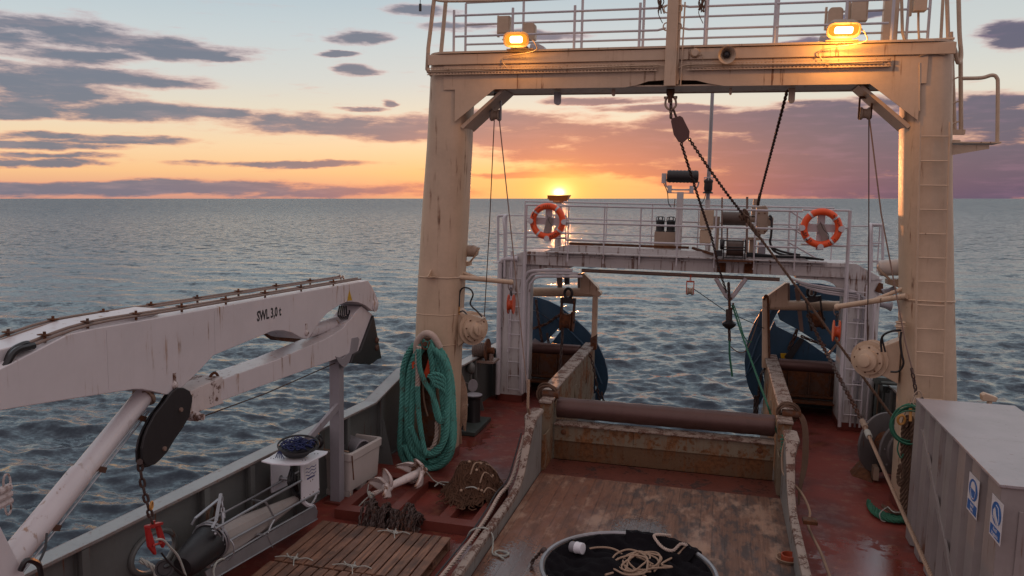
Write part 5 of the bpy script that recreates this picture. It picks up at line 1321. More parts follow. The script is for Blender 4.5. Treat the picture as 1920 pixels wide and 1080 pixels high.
A = P(1277, 268, Y=yc); g = G(); g.chain([A, A.lerp(P(1335, 445, Y=15.4), .5)+Vector((0, 0, -.03)), P(1334, 445, Y=15.3), P(1350, 510, Y=16.2), P(1362, 548, Y=16.6)], .085, .055, .011); solo('hoist_chain', g, M['chain'], 'left rusty chain from the slim block to the vee bracket', 'chain', 'long chains from the gantry')
B = P(1292, 260, Y=yc); E1 = P(1393, 402, Y=15.0)
g = G(); g.chain(sag(B, E1, .03), .085, .055, .011); solo('hoist_chain', g, M['chain'], 'right rusty chain from the slim block to the knotted rope', 'chain', 'long chains from the gantry')
g = G()
for k in range(10): o_ = Vector((random.uniform(-.05, .05), random.uniform(-.05, .05), random.uniform(-.06, .06))); g.ring(E1+o_, (random.random(), random.random(), random.random()+.1), .05, .022, 10, 5)
solo('rope_knot', g, M['brownrope'], 'dark knotted lump joining chain and rope above the portal winch', 'knot')
E2 = P(1672, 780, Y=13.45)
g = G(); g.rope([E1, E1.lerp(E2, .12)], .042, .3, 3, 5); g.rope([E1.lerp(E2, .12), E2], .022, .2, 3, 5); solo('heavy_rope', g, M['brownrope'], 'heavy dark rope slanting from the knot down to the deck winch', 'rope')
g = G(); g.chain([P(1476, 170, Y=12.6), P(1425, 366, Y=16.6)], .095, .06, .013); g.tube([P(1425, 364, Y=16.6), P(1421, 384, Y=16.9)], .03, 6); solo('hoist_chain', g, M['chain'], 'thin straight chain from the gantry lug to the portal winch', 'chain', 'long chains from the gantry')
# hanging red block and thin wire
snatch(1295, 518, 554, 16.5, 'small red block hanging from the pipe under the portal', 1.0, 'orangepaint', 'orangepaint')
wire([P(1301, 542, Y=16.5), P(1360, 583, Y=16.9), P(1436, 617, Y=17.7)], .008, 'black', 'thin dark wire from the small red block to the right gallows')
# vee bracket chain with swivel
t0 = P(1368, 556, Y=16.7)
g = G(); g.chain([P(1366, 530, Y=16.6), P(1368, 575, Y=16.6), P(1367, 590, Y=16.6)], .12, .075, .016); solo('short_chain', g, M['chain'], 'short chain hanging inside the vee bracket', 'chain')
t = thing('swivel_hook', 'rusty swivel with round collar hanging under the vee bracket', 'swivel', tuple(P(1367, 610, Y=16.6)))
c = P(1367, 606, Y=16.6); g = G(); g.lathe(c-Vector((0, 0, .05)), (0, 0, 1), [(.06, -.06), (.13, 0), (.14, .05), (.09, .09), (.06, .12)], 14); obj('collar', g, M['black_steel'], t)
g = G(); g.tube([P(1367, 580, Y=16.6), P(1367, 604, Y=16.6)], .065, 8); g.chain([P(1367, 612, Y=16.6), P(1368, 640, Y=16.6)], .12, .075, .016); obj('link', g, M['chain'], t)
g = G(); g.tube(catmull([P(1372, 558, Y=16.6), P(1367, 570, Y=16.58), P(1372, 580, Y=16.6), P(1375, 568, Y=16.6)]), .018, 6); obj('hook', g, M['rusty'], t)
wire(catmull([P(1368, 638, Y=16.6), P(1368, 665, Y=16.6), P(1371, 690, Y=16.6), P(1373, 706, Y=16.6)]), .022, 'greenrope', 'short green rope end hanging below the swivel', 'rope', 'hanging_rope')
wire(catmull([P(1370, 650, Y=16.6), P(1380, 658, Y=16.6), P(1392, 661, Y=16.6), P(1402, 652, Y=16.7), P(1415, 620, Y=17.2), P(1427, 580, Y=17.7)]), .011, 'brownrope', 'thin rope looping from the swivel up to the right gallows', 'rope', 'hanging_rope')
g = G(); g.rope([P(1373, 572, Y=16.6), P(1392, 630, Y=16.2), P(1440, 762, Y=13.9), P(1466, 838, X=1.16), P(1468, 850, X=1.16)], .019, .2, 3, 5); solo('green_rope', g, M['greenrope'], 'green rope stretched from the vee bracket to the right ramp wall', 'rope')
g = G(); g.tube(catmull([P(1376, 572, Y=16.55), P(1386, 600, Y=16.4), P(1394, 628, Y=16.2), P(1402, 640, Y=16.2), P(1410, 641, Y=16.2)]), .012, 5); solo('green_rope', g, M['greenrope'], 'frayed green rope tail under the vee bracket', 'rope')
# heavy chain in the right bay and its tow rope
A = P(1514, 590, Y=17.3); mid = P(1618, 792, Y=13.1); Z = P(1748, 1085, Y=8.6)
g = G(); g.chain([A, P(1538, 640, Y=16.4), mid], .125, .08, .019, n=6); solo('heavy_chain', g, M['chain'], 'heavy rusty chain running from the right stern block towards the deck', 'chain')
g = G(); g.tube([mid-(A-mid)*-.01, mid.lerp(Z, .05)], .045, 7); g.rope([mid.lerp(Z, .05), Z], .024, .13, 3, 5); solo('tow_rope', g, M['tan'], 'taut tan rope running from the heavy chain past the grey locker', 'rope')
g = G()
for k in range(8): g.ring(mid.lerp(Z, .09+.006*k), (Z-mid), .036, .012, 10, 4)
solo('rope_whipping', g, M['cord'], 'pale cord whipping round the taut tan rope', 'cord')
# chains over the slipway walls
def drape(pts, label, L_=.11): g = G(); g.chain(pts, L_, L_*.62, L_*.13); return solo('hanging_chain', g, M['chain'], label, 'chain', 'chains on the slipway walls')
a = P(1100, 655, Y=17.6)
drape([P(1092, 655, Y=17.4), P(1104, 659, Y=17.2), P(1111, 680, Y=17.1), P(1116, 705, Y=17.1), P(1121, 735, Y=17.2), P(1125, 752, Y=17.3)], 'chain looped over the far end of the left slipway wall')
drape([P(1128, 735, Y=18.35), P(1130, 748, Y=18.35), P(1134, 756, Y=18.35)], 'chain end hanging below the left trawl door')
drape([P(1055, 613, Y=17.3), P(1053, 650, Y=17.2), P(1050, 690, Y=17.0), P(1042, 722, Y=16.9)], 'chain hanging from the large left block to the deck', .13)
for k, px in enumerate((1416, 1421)): drape([P(px, 742, Y=18.3), P(px-1, 762, Y=18.3), P(px-2, 782, Y=18.3)], 'chain ends hanging below the right trawl door', .12)
drape([P(1436, 688, Y=17.7), P(1428, 700, Y=17.65), P(1424, 720, Y=17.7), P(1422, 745, Y=18.0)], 'chain hanging over the far end of the right slipway wall')
def bundle(c, ax, R, r, n, mat, label, name='rope_lashing', cat='rope', spread=.01):
    g = G()
    for k in range(n): g.ring(vec(c)+Vector([random.uniform(-spread, spread) for _ in range(3)]), vec(ax)+Vector([random.uniform(-.12, .12) for _ in range(3)]), R*random.uniform(.94, 1.06), r, 16, 5)
    return solo(name, g, M[mat], label, cat)
bundle((RX0-.09, 13.2, 1.13), (0, 1, .2), .15, .016, 7, 'brownrope', 'brown lashing round the near end of the left slipway wall', spread=.03)
bundle((RX1+.12, 13.2, 1.13), (0, 1, .2), .15, .016, 6, 'brownrope', 'brown lashing round the near end of the right slipway wall', spread=.03)
g = G()
for k in range(5):
    o_ = k*.018; g.tube(catmull([(RX1+.12+o_, 13.25, 1.17), (RX1+.27+o_, 13.15, 1.12), (RX1+.34+o_, 13.0, .9), (RX1+.33+o_, 12.7, .5), (RX1+.26+o_*.5, 12.3, .25), (RX1+.25, 12.1, .04)]), .011, 5)
solo('hanging_rope', g, M['tan' if 0 else 'brownrope'], 'bundle of brown ropes hanging down outside the right ramp post', 'rope')
g = G(); g.tube(catmull([(RX1+.06, 12.35, 1.06), (RX1+.0, 12.3, .8), (RX1-.005, 12.2, .6), (RX1+.02, 12.0, .5), (RX1+.2, 11.5, .45), (RX1+.3, 11.2, .30), (RX1+.26, 10.9, .2), (RX1+.34, 10.2, .16), (RX1+.40, 9.3, .12), (RX1+.55, 8.2, .06)]), .018, 6); solo('loose_rope', g, M['tan'], 'loose tan rope trailing along the right ramp wall', 'rope')
g = G()
for k in range(7): g.ring((RX1+.02+random.uniform(-.01, .01), 12.38, .98-.05*k), (random.uniform(-.2, .2), random.uniform(-.2, .2), 1), .045, .012, 10, 5)
solo('green_lashing', g, M['greenrope'], 'green twine wound on the right ramp wall end', 'twine')
g = G(); g.prism([(RX1+.16, 10.62, .33), (RX1+.34, 10.62, .33), (RX1+.34, 10.78, .33), (RX1+.16, 10.78, .33)], (0, 0, .05)); solo('cleat_plate', g, M['rusty'], 'rusty flat plate against the outside of the right ramp wall', 'plate', bevel=.008)
wire(catmull([P(1454, 715, X=1.3), P(1466, 725, X=1.4), P(1476, 745, X=1.5), P(1479, 755, X=1.5)]), .010, 'offwhite_rope', 'thin white line curling beside the right slipway wall', 'line', 'white_line')
# long ropes and cord over the left ramp wall
g = G(); pts = [(RX0-.14, 11.75, .80), (RX0-.16, 11.5, .55), (RX0-.20, 11.2, .25), (RX0-.24, 10.7, .21), (RX0-.20, 10.0, .20), (RX0-.19, 9.2, .19), (RX0-.22, 8.3, .18), (RX0-.24, 7.3, .18)]
g.rope(catmull(pts), .028, .2, 3, 5); solo('wall_rope', g, M['offwhite_rope'], 'pale rope lying along the outside of the left ramp wall', 'rope')
wire(catmull([(x-.05, y, z+.03) for x, y, z in pts]), .012, 'black', 'black cable lying beside the pale rope on the left ramp wall', 'cable', 'cable')
c = P(860, 1035, X=RX0-.08)
def cordloop(pts, label, mat='cord', r=.011): g = G(); g.rope(catmull(pts, 5), r, .05, 3, 4); return solo('tie_cord', g, M[mat], label, 'cord', 'grey tie cords')
cordloop([(RX0-.30, 9.35, .12), (RX0-.24, 9.38, .24), (RX0-.08, 9.42, .275), (RX0+.03, 9.40, .20), (RX0+.06, 9.32, .09), (RX0+.10, 9.2, .05), (RX0+.24, 9.2, .045), (RX0+.28, 9.28, .045), (RX0+.16, 9.32, .05), (RX0+.12, 9.22, .06), (RX0+.26, 9.12, .045)], 'grey cord tied over the left ramp wall with a loop on the planks')

# sheave winches on the gantry legs
def legwinch(side):
    s = -side; nm = 'left' if side < 0 else 'right'
    c = P(886, 616, Y=12.7) if side < 0 else P(1632, 674, Y=12.7)
    xl = -4.18 if side < 0 else 2.62
    t = thing('leg_winch', 'cream round sheave winch bolted to the inside of the %s gantry leg' % nm, 'winch', (c.x, 12.7, c.z-.25), 'sheave winches on the gantry legs')
    g = G(); a = (xl, 12.55, c.z+.36); g.prism([(xl, 12.6, c.z+.34), (c.x-s*.02, 12.6, c.z+.16), (c.x-s*.02, 12.6, c.z-.14), (xl, 12.6, c.z-.32)], (0, .25, 0)); obj('bracket', g, M['cream'], t, bevel=.01)
    ax = Vector((s*.75, -.66, 0)).normalized() if side < 0 else Vector((-.55, -.83, 0))
    o_ = Vector((c.x, 12.72, c.z))
    g = G(); g.lathe(o_-ax*.06, ax, [(.06, -.06), (.28, -.06), (.28, -.04), (.20, -.02), (.20, .05), (.28, .07), (.28, .09), (.06, .09)] , 32); obj('sheave', g, M['cream'], t)
    g = G(); g.lathe(o_+ax*.04, ax, [(.22, 0), (.22, .05), (.17, .06), (.16, .12), (.10, .14), (.09, .19), (.05, .20)], 24)
    obj('motor', g, M['cream'], t)
    for k in range(8):
        an = 2*PI*k/8; u1 = ax.orthogonal().normalized(); u2 = ax.cross(u1); p = o_+ax*.095+u1*(.19*math.cos(an))+u2*(.19*math.sin(an)); g = G(); g.cyl(p, p+ax*.015, .012, 6); obj('bolt', g, M['rusty'], t)
    q = o_
    if side < 0:
        h1 = [P(861, 575, Y=12.6), P(862, 550, Y=12.6), P(868, 540, Y=12.6), P(880, 541, Y=12.6), P(887, 552, Y=12.6), P(882, 570, Y=12.6), P(895, 584, Y=12.6), P(904, 594, Y=12.6)]
        g = G(); g.tube(catmull(h1), .014, 6); obj('hose', g, M['hose'], t)
        g = G(); g.tube(catmull([P(860, 586, Y=12.6), P(868, 583, Y=12.6), P(874, 588, Y=12.6), P(878, 593, Y=12.6)]), .012, 6); obj('hose', g, M['hose'], t)
        g = G(); g.prism([P(861, 588, Y=12.58), P(885, 591, Y=12.58), P(905, 598, Y=12.58), P(898, 603, Y=12.58), P(870, 600, Y=12.58)], (0, .2, 0)); obj('guard', g, M['cream'], t)
        g = G(); g.tube([P(861, 590, Y=12.6), P(861, 560, Y=12.6)], .012, 6); obj('pipe', g, M['brass'], t)
    else:
        g = G(); g.tube(catmull([P(1653, 660, Y=12.4), P(1652, 640, Y=12.4), P(1657, 628, Y=12.35), P(1672, 621, Y=12.3), P(1690, 619, Y=12.3)]), .016, 6); obj('hose', g, M['hose'], t)
        g = G(); g.tube(catmull([P(1670, 697, Y=12.4), P(1685, 696, Y=12.35), P(1694, 682, Y=12.3), P(1691, 665, Y=12.3), P(1688, 640, Y=12.3), P(1690, 622, Y=12.3)]), .016, 6); obj('hose', g, M['hose'], t)
        g = G(); g.tube(catmull([P(1660, 660, Y=12.4), P(1655, 640, Y=12.4), P(1654, 632, Y=12.4)]), .014, 6); obj('hose', g, M['hose'], t)
        g = G(); b = P(1688, 612, Y=12.35); g.cyl(b+Vector((0, 0, -.08)), b+Vector((0, 0, .05)), .055, 12); g.ring(b+Vector((0, 0, .06)), (0, 0, 1), .06, .012, 14, 5); g.ring(b, (0, 0, 1), .065, .01, 14, 5); obj('valve', g, M['cream'], t)
    return t
legwinch(-1); legwinch(1)
# davit arms with small red blocks
def davit(side):
    nm = 'left' if side < 0 else 'right'
    a, b = (P(845, 518, Y=12.5), P(958, 529, Y=13.2)) if side < 0 else (P(1700, 555, Y=12.4), P(1570, 575, Y=13.2))
    t = thing('davit_arm', 'cream horizontal davit arm on the %s gantry leg' % nm, 'davit', tuple(a), 'davit arms')
    g = G(); g.tube([a, b], .042, 10); g.ball(b, .05); obj('arm', g, M['cream'], t)
    a2 = a+Vector((0, .25, .08)); g = G(); g.tube([a2, a.lerp(b, .5)], .03, 8); obj('stay', g, M['cream'], t)
    g = G(); g.ring(b+Vector((.0, 0, -.07)), (0, 1, 0), .045, .008, 14, 5, ry=.07); obj('shackle', g, M['copper'], t)
    c = b+Vector((.01, 0, -.36)); t2 = thing('pulley_block', 'small orange-red block hanging from the %s davit arm' % nm, 'pulley block', (c.x, c.y, c.z-.17), 'small orange blocks')
    g = G(); g.chain([b+Vector((0, 0, -.10)), c+Vector((0, 0, .13))], .09, .05, .009); obj('link', g, M['black_steel'], t2)
    g = G(); ang = [2*PI*k/16 for k in range(16)]
    for s in (-1, 1):
        pts = [(c.x+s*.035, c.y+.11*math.cos(q), c.z-.02+.17*math.sin(q)) for q in ang]
        g = G(); g.prism(pts, (.018*s, 0, 0)); obj('cheek', g, M['orangepaint'], t2, bevel=.006)
    g = G(); g.lathe((c.x-.035, c.y, c.z-.03), (1, 0, 0), [(.02, 0), (.10, 0), (.08, .03), (.08, .04), (.10, .07), (.02, .07)], 16); obj('sheave', g, M['orangepaint'], t2)
davit(-1); davit(1)
# canister and horns on brackets beside the legs
def raft():
    a, b = P(1648, 503, Y=13.4), P(1705, 500, Y=13.4); t = thing('raft_canister', 'dirty white life raft canister on a bracket left of the right leg', 'life raft', (a.x+.25, 13.4, a.z-.12))
    g = G(); ax = (b-a).normalized(); L_ = (b-a).length; g.lathe(a, ax, [(.05, -.02), (.11, .0), (.125, .04), (.125, .22), (.13, .23), (.13, .27), (.125, .28), (.125, L_)], 22); obj('canister', g, M['tub'], t)
    g = G(); g.tube(catmull([P(1645, 500, Y=13.27), P(1652, 510, Y=13.25), P(1664, 520, Y=13.25), P(1668, 525, Y=13.25)]), .02, 6); g.prism([P(1664, 524, Y=13.3), P(1692, 524, Y=13.3), P(1692, 541, Y=13.3), P(1681, 538, Y=13.3), P(1664, 533, Y=13.3)], (0, .2, 0)); obj('cradle', g, M['winch'], t)
raft()
for px, py, px2, py2, lb in ((1658, 552, 1680, 540, 'grey horn below the raft canister'), (1672, 575, 1652, 572, 'grey horn on the side of the right portal leg')):
    a, b = P(px, py, Y=13.5), P(px2, py2, Y=13.5)
    if px == 1672: a, b = P(px, py, Y=16.9), P(1650, 571, Y=16.9)
    g = G(); ax = (b-a).normalized(); L_ = (b-a).length; g.lathe(a, ax, [(.09, 0), (.095, .01), (.085, .03), (.055, L_*.5), (.05, L_)], 18); solo('horn', g, M['grey'], lb, 'horn', 'small grey horns')
a = P(866, 470, Y=13.0); b = P(897, 468, Y=13.0)
t = thing('side_lamp', 'brown lamp housing on a bracket right of the left gantry leg', 'lamp', (a.x+.1, 13.0, a.z-.2))
g = G(); g.lathe(a-Vector((.1, 0, 0)), (1, 0, 0), [(.05, 0), (.09, .02), (.10, .1), (.10, .33), (.07, .38)], 16); obj('housing', g, M['winch'], t)
g = G(); g.tube(catmull([P(899, 464, Y=12.92), P(892, 478, Y=12.92), P(884, 488, Y=12.95), P(880, 492, Y=13)]), .016, 6); g.prism([P(862, 492, Y=12.95), P(881, 490, Y=12.95), P(881, 498, Y=12.95), P(862, 503, Y=12.95)], (0, .12, 0)); obj('bracket', g, M['cream'], t)

# ------------------------------------------------------------------ deck crane (folded, resting on its post)
XN, XF = -5.03, -5.47
def pr(g, pts, x0, x1): g.prism([P(a, b, X=x0) for a, b in pts], (x1-x0, 0, 0)); return g
cr = thing('deck_crane', 'white folded hydraulic deck crane marked SWL 3,0 t', 'crane', (-5.2, 4.6, 0))
boom = [(-40, 715), (0, 692), (128, 627), (178, 616), (330, 590), (478, 563), (600, 542), (690, 526), (699, 540), (708, 560), (707, 584), (698, 583), (686, 573), (672, 567), (661, 566), (650, 566), (637, 572), (624, 580), (613, 588), (603, 599), (593, 613), (581, 631), (576, 636), (566, 634), (548, 624), (532, 620), (518, 620), (508, 622), (501, 625), (400, 667), (388, 680), (378, 691), (360, 709), (344, 724), (328, 738), (318, 740), (311, 740), (290, 735), (267, 730), (250, 730), (233, 733), (110, 752), (0, 770), (-40, 776)]
g = G(); pr(g, boom, XN, XF); bo = obj('boom', g, M['crane'], cr, bevel=.008)
g = G(); pr(g, [(-20, 660), (60, 640), (160, 604), (300, 578), (298, 590), (178, 616), (128, 627), (0, 692)], XN-.10, XF+.06); obj('top_ridge', g, M['crane'], bo, bevel=.01)
g = G(); c = P(703, 572, X=XN); g.lathe((XN, c.y, c.z), (1, 0, 0), [(.10, 0), (.10, .015), (.07, .02), (.05, .035)], 20); obj('pin_cover', g, M['crane'], bo)
for x, y in ((327, 722), (574, 624)):
    c = P(x, y, X=XN); g = G(); g.lathe((XN, c.y, c.z), (1, 0, 0), [(.04, 0), (.04, .012), (.02, .03)], 12); g.box(XN, XN+.008, c.y-.02, c.y+.02, c.z, c.z+.12); obj('pin', g, M['crane_rust'], bo)
for px, yt_, yb_ in ((200, 613, 734), (402, 578, 664), (640, 537, 570)):
    a = P(px, yt_+3, X=XN); b = P(px, yb_, X=XN); g = G(); g.box(XN+.0005, XN+.003, a.y-.006, a.y+.006, b.z+.01, a.z-.01); obj('weld_seam', g, M['crane'], bo)
# lettering on the boom
a = P(478, 597, X=XN); b = P(530, 584, X=XN); top = P(480, 583, X=XN)
xa = (b-a).normalized(); hgt = abs(P(504, 581, X=XN).z-P(504, 600, X=XN).z)
g = text_geo('SWL 3,0 t', hgt*1.36, frame4((a+b)/2+Vector((.0015, 0, hgt*.08)), (b-a), (0, 0, 1)), .001, xs=.78, bold=.004); obj('lettering', g, M['ink'], bo)
g = G(); pr(g, [(655, 543), (651, 564), (660, 563)], XN+.001, XN+.003); obj('warning_triangle', g, M['yellow'], bo)
# hydraulic pipes on top of the boom
top_ = lambda px: np.interp(px, [0, 128, 178, 478, 690], [692-4, 627, 616, 563, 526])
for k, xx in enumerate((XN-.03, XN-.085, XF+.06, XF+.01)):
    pts = []
    for px in (60, 178, 330, 478, 600, 680): q = P(px, top_(px), X=XN); pts.append((xx, q.y, q.z+.035+.012*(k % 2)))
    if k in (2, 3): pts = pts+[(xx, pts[-1][1]+.12, pts[-1][2]+.01), (xx, pts[-1][1]+.2, pts[-1][2]-.10)]
    g = G(); g.tube(catmull(pts, 4), .012, 6); obj('hydraulic_pipe', g, M['copper'], bo)
    g = G(); q0 = Vector(pts[0]); q1 = P(0, 715+4*k, X=xx)+Vector((0, 0, .05)); q2 = P(-60, 745, X=xx)
    g.tube(catmull([q0+Vector((0, .05, 0)), q0, q0.lerp(q1, .5)+Vector((0, 0, .06)), q1, q2], 5), .026, 7); obj('hose', g, M['hose'], bo)
for px in (95, 175, 265, 350, 432, 505, 572, 632):
    q = P(px, top_(px), X=XN)
    for xa_, xb_, xc_ in ((XN-.11, XN-.01, XN-.055), (XF-.01, XF+.08, XF+.035)):
        g = G(); g.box(xa_, xb_, q.y-.02, q.y+.02, q.z+.055, q.z+.064); g.cyl((xc_, q.y, q.z+.0), (xc_, q.y, q.z+.085), .012, 6); obj('pipe_clamp', g, M['rusty'], bo)
# lower arm
jib = [(699, 590), (690, 583), (678, 574), (668, 584), (658, 598), (651, 604), (646, 613), (636, 620), (625, 627), (607, 637), (518, 675), (418, 711), (400, 720), (360, 736), (352, 778), (380, 766), (418, 751), (520, 713), (631, 673), (652, 664), (664, 661), (676, 658)]
g = G(); pr(g, jib, XN-.06, XF+.08); ji = obj('lower_arm', g, M['crane'], cr, bevel=.008)
g = G(); pr(g, [(418, 706), (415, 745), (421, 756), (356, 778), (350, 776), (358, 733)], XN-.052, XF+.072); obj('rusty_arm_end', g, M['crane_rust'], ji, bevel=.008)
g = G(); c = P(401, 712, X=-5.2); g.ring(c, (1, 0, 0), .075, .016, 16, 6); obj('ring', g, M['rusty'], ji)
g = G(); c = P(360, 780, X=-5.1); g.cyl((-5.35, c.y, c.z), (-5.03, c.y, c.z), .05, 14); g.cyl((-5.03, c.y, c.z), (-4.97, c.y, c.z), .035, 12); obj('pin', g, M['crane_rust'], ji)
g = G(); pr(g, [(701, 591), (716, 672), (708, 674), (700, 681), (694, 684), (686, 680), (678, 683), (668, 680), (658, 681), (664, 664), (676, 658)], XN-.02, XF+.04); obj('end_sheave_box', g, M['black_steel'], ji, bevel=.01)
for x, y in ((706, 652), (706, 638)): g = G(); c = P(x, y, X=XN-.02); g.lathe(c, (1, 0, 0), [(.05, 0), (.05, .01), (.03, .03)], 12); obj('bolt', g, M['rusty'], ji)
g = G(); g.tube([P(575, 622, X=-5.3), P(652, 598, X=-5.3)], .09, 14); obj('arm_cylinder', g, M['crane'], cr)
g = G()
for k in range(5): g.tube(catmull([P(637+k*3, 574, X=-5.18), P(634+k*4, 590, X=-5.12-.02*k), P(642+k*3, 598, X=-5.14), P(655, 590-k*2, X=-5.2)]), .012, 5)
obj('hose', g, M['hose'], cr)
g = G(); pr(g, [(501, 624), (520, 619), (548, 624), (566, 635), (556, 642), (520, 638)], XF-.02, XF-.12); obj('fitting', g, M['rusty'], cr)
# lifting cylinder
a, b = P(270, 742, X=-5.2), P(-25, 1105, X=-5.2); u_ = (b-a).normalized(); L_ = (b-a).length
g = G(); g.lathe(a-u_*.06, u_, [(.06, 0), (.085, .02), (.09, .06), (.09, L_*.48), (.098, L_*.485), (.102, L_*.5), (.105, L_)], 28); cy = obj('lift_cylinder', g, M['crane'], cr)
g = G(); off = Vector((.02, .12, -.06))
g.tube([a+u_*.15+off, b+off], .013, 6); g.tube([a+u_*.15+off*1.3, b+off*1.35], .01, 6)
g2 = G()
obj('pipe', g, M['galv'], cy)
for s in (.12, .42, .72): q = a+u_*(L_*s); g = G(); g.beam(q+off*.7, q+off*1.5, .03, .05); obj('clamp', g, M['rusty'], cy)
g = G(); g.ring(a+u_*.0, u_, .10, .02, 20, 6); obj('collar', g, M['winch'], cy)
# crane foot
g = G(); pr(g, [(-60, 880), (-15, 930), (0, 985), (18, 1020), (46, 1075), (60, 1110), (-60, 1130)], -5.02, -5.42); obj('foot_bracket', g, M['crane'], cr, bevel=.01)
g = G(); g.cyl((-5.25, 3.9, 0), (-5.25, 3.9, 2.9), .26, 28); obj('column', g, M['crane'], cr)
g = G(); g.tube(catmull([P(38, 1070, X=-4.98), P(48, 1052, X=-4.96), P(62, 1052, X=-4.96), P(74, 1062, X=-4.97), P(78, 1090, X=-4.98)]), .022, 6); g.tube(catmull([P(88, 1000, X=-5.05), P(84, 1030, X=-5.0), P(70, 1060, X=-4.97)]), .010, 5); obj('hose', g, M['hose'], cr)
# small shackle hanging at the far left
c = P(8, 925, X=-5.6); g = G(); g.ring(c+Vector((0, .03, .08)), (1, 0, 0), .035, .009, 14, 5, ry=.075); g.ring(c+Vector((0, .03, -.12)), (1, 0, 0), .03, .009, 14, 5, ry=.075)
for k in range(3): g.tube([c+Vector((0, -.10, .03-.06*k)), c+Vector((0, .06, .04-.06*k))], .03, 8)
g.tube([c+Vector((0, -.12, 0)), P(-30, 930, X=-5.6)], .03, 8); solo('rope_clamp', g, M['crane_rust'], 'small pale clamp with loops hanging at the far left over the sea', 'clamp')
# hook block of dark plates, chain and red shackle
pts = [(333, 727), (345, 727), (356, 733), (361, 745), (361, 752), (356, 780), (343, 803), (328, 824), (314, 848), (300, 863), (291, 871), (283, 873), (274, 872), (268, 862), (267, 841), (271, 820), (278, 802), (292, 776), (311, 752), (322, 736)]
t = thing('hook_block', 'dark brown double-plate hook block hanging from the crane arm', 'hook block', tuple(P(285, 873, X=-5.0)))
for x0 in (-4.99, -5.12): g = G(); pr(g, pts if x0 > -5.05 else [(a-10, b+4) for a, b in pts], x0, x0-.025); obj('cheek_plate', g, M['black_steel'], t, bevel=.006)
c = P(310, 800, X=-5.03); g = G(); g.lathe((-5.115, c.y, c.z), (1, 0, 0), [(.03, 0), (.13, 0), (.10, .04), (.13, .09), (.03, .09)], 24); obj('sheave', g, M['black_steel'], t)
for x, y in ((338, 768), (307, 841)): c = P(x, y, X=-4.99); g = G(); g.cyl(c, c+Vector((.02, 0, 0)), .022, 6); obj('bolt', g, M['copper'], t)
t0 = P(272, 850, X=-5.03)
g = G(); g.tube([P(268, 862, X=-5.03), P(277, 840, X=-5.03)], .022, 7); g.cyl(P(262, 866, X=-5.09), P(262, 866, X=-4.97), .028, 8)
g.chain([P(262, 868, X=-5.03), P(265, 895, X=-5.03), P(271, 925, X=-5.02), P(279, 955, X=-5.0), P(286, 982, X=-5.0)], .105, .062, .0125, n=6); solo('hook_chain', g, M['chain'], 'rusty brown chain hanging from the crane hook block', 'chain')
c = P(284, 948, X=-4.97); g = G(); g.ring(c, (1, .4, 0), .035, .010, 14, 6); solo('chain_link', g, M['brass'], 'yellow link on the crane hook chain', 'link')
t = thing('red_shackle', 'red open swivel shackle at the end of the crane chain', 'shackle', tuple(P(296, 1040, X=-5.0)))
for q in ([(275, 988), (281, 985), (290, 1015), (294, 1038), (292, 1041), (280, 1026)], [(294, 983), (300, 981), (308, 1003), (312, 1018), (307, 1028), (302, 1018)]):
    g = G(); pr(g, q, -4.97 if q[0][0] < 280 else -5.03, -5.0 if q[0][0] < 280 else -5.06); obj('cheek', g, M['redpaint'], t, bevel=.005)
g = G(); g.beam(P(275, 988, X=-4.98), P(301, 981, X=-5.05), .05, .025); g.cyl(P(286, 990, X=-5.0), P(287, 976, X=-5.0), .02, 8); g.cyl(P(289, 1022, X=-4.95), P(309, 1016, X=-5.08), .012, 8); obj('head', g, M['redpaint'], t)
g = G(); g.tube(catmull([P(292, 1012, X=-5.02), P(305, 1012, X=-5.0), P(318, 1025, X=-5.0), P(335, 1045, X=-5.02), P(350, 1085, X=-5.05)]), .011, 6); solo('grey_line', g, M['cord'], 'grey line running from the red shackle down to the black cone', 'line')
g = G(); g.tube(catmull([P(302, 1036, X=-5.02), P(320, 1058, X=-5.0), P(345, 1078, X=-5.0), P(360, 1090, X=-5.0)]), .009, 6); solo('black_line', g, M['black'], 'thin black line running from the red shackle to the deck', 'line')
g = G(); g.tube([P(380, 781, X=-5.15), P(500, 737, X=-5.15), P(628, 681, X=-5.15)], .008, 5); solo('crane_wire', g, M['wire'], 'dark wire under the folded crane arm', 'wire')
g = G(); g.rope(catmull([P(262, 1050, X=-5.55), P(275, 1056, X=-5.5), P(290, 1068, X=-5.45), P(296, 1090, X=-5.4)]), .028, .2, 3, 5); solo('grey_rope', g, M['cord'], 'thick grey rope led in through the oval bulwark opening', 'rope')
# rest post of the crane
t = thing('crane_rest', 'grey upright post with forked head carrying the crane arm', 'crane rest', (-5.22, 10.28, 0))
zt = P(640, 668, X=-5.2).z
g = G(); g.box(-5.30, -5.145, 10.21, 10.36, .003, zt); obj('post', g, M['grey'], t, bevel=.008)
g = G(); g.box(-5.36, -5.09, 10.15, 10.42, .002, .03); obj('foot_plate', g, M['redsteel'], t)
g = G(); pr(g, [(627, 668), (633, 680), (643, 690), (652, 680), (666, 665), (672, 636), (669, 632), (658, 634), (654, 660), (640, 672)], -5.10, -5.08); pr(g, [(627, 668), (633, 680), (643, 690), (652, 680), (666, 665), (668, 640), (662, 640), (654, 660), (640, 672)], -5.37, -5.35); pr(g, [(632, 672), (656, 662), (668, 648), (671, 652), (660, 668), (640, 680)], -5.101, -5.349); obj('fork', g, M['grey'], t, bevel=.004)
g = G(); g.beam(P(636, 758, Y=10.26), P(578, 824, Z=1.13), .05, .09); obj('brace', g, M['grey'], t)

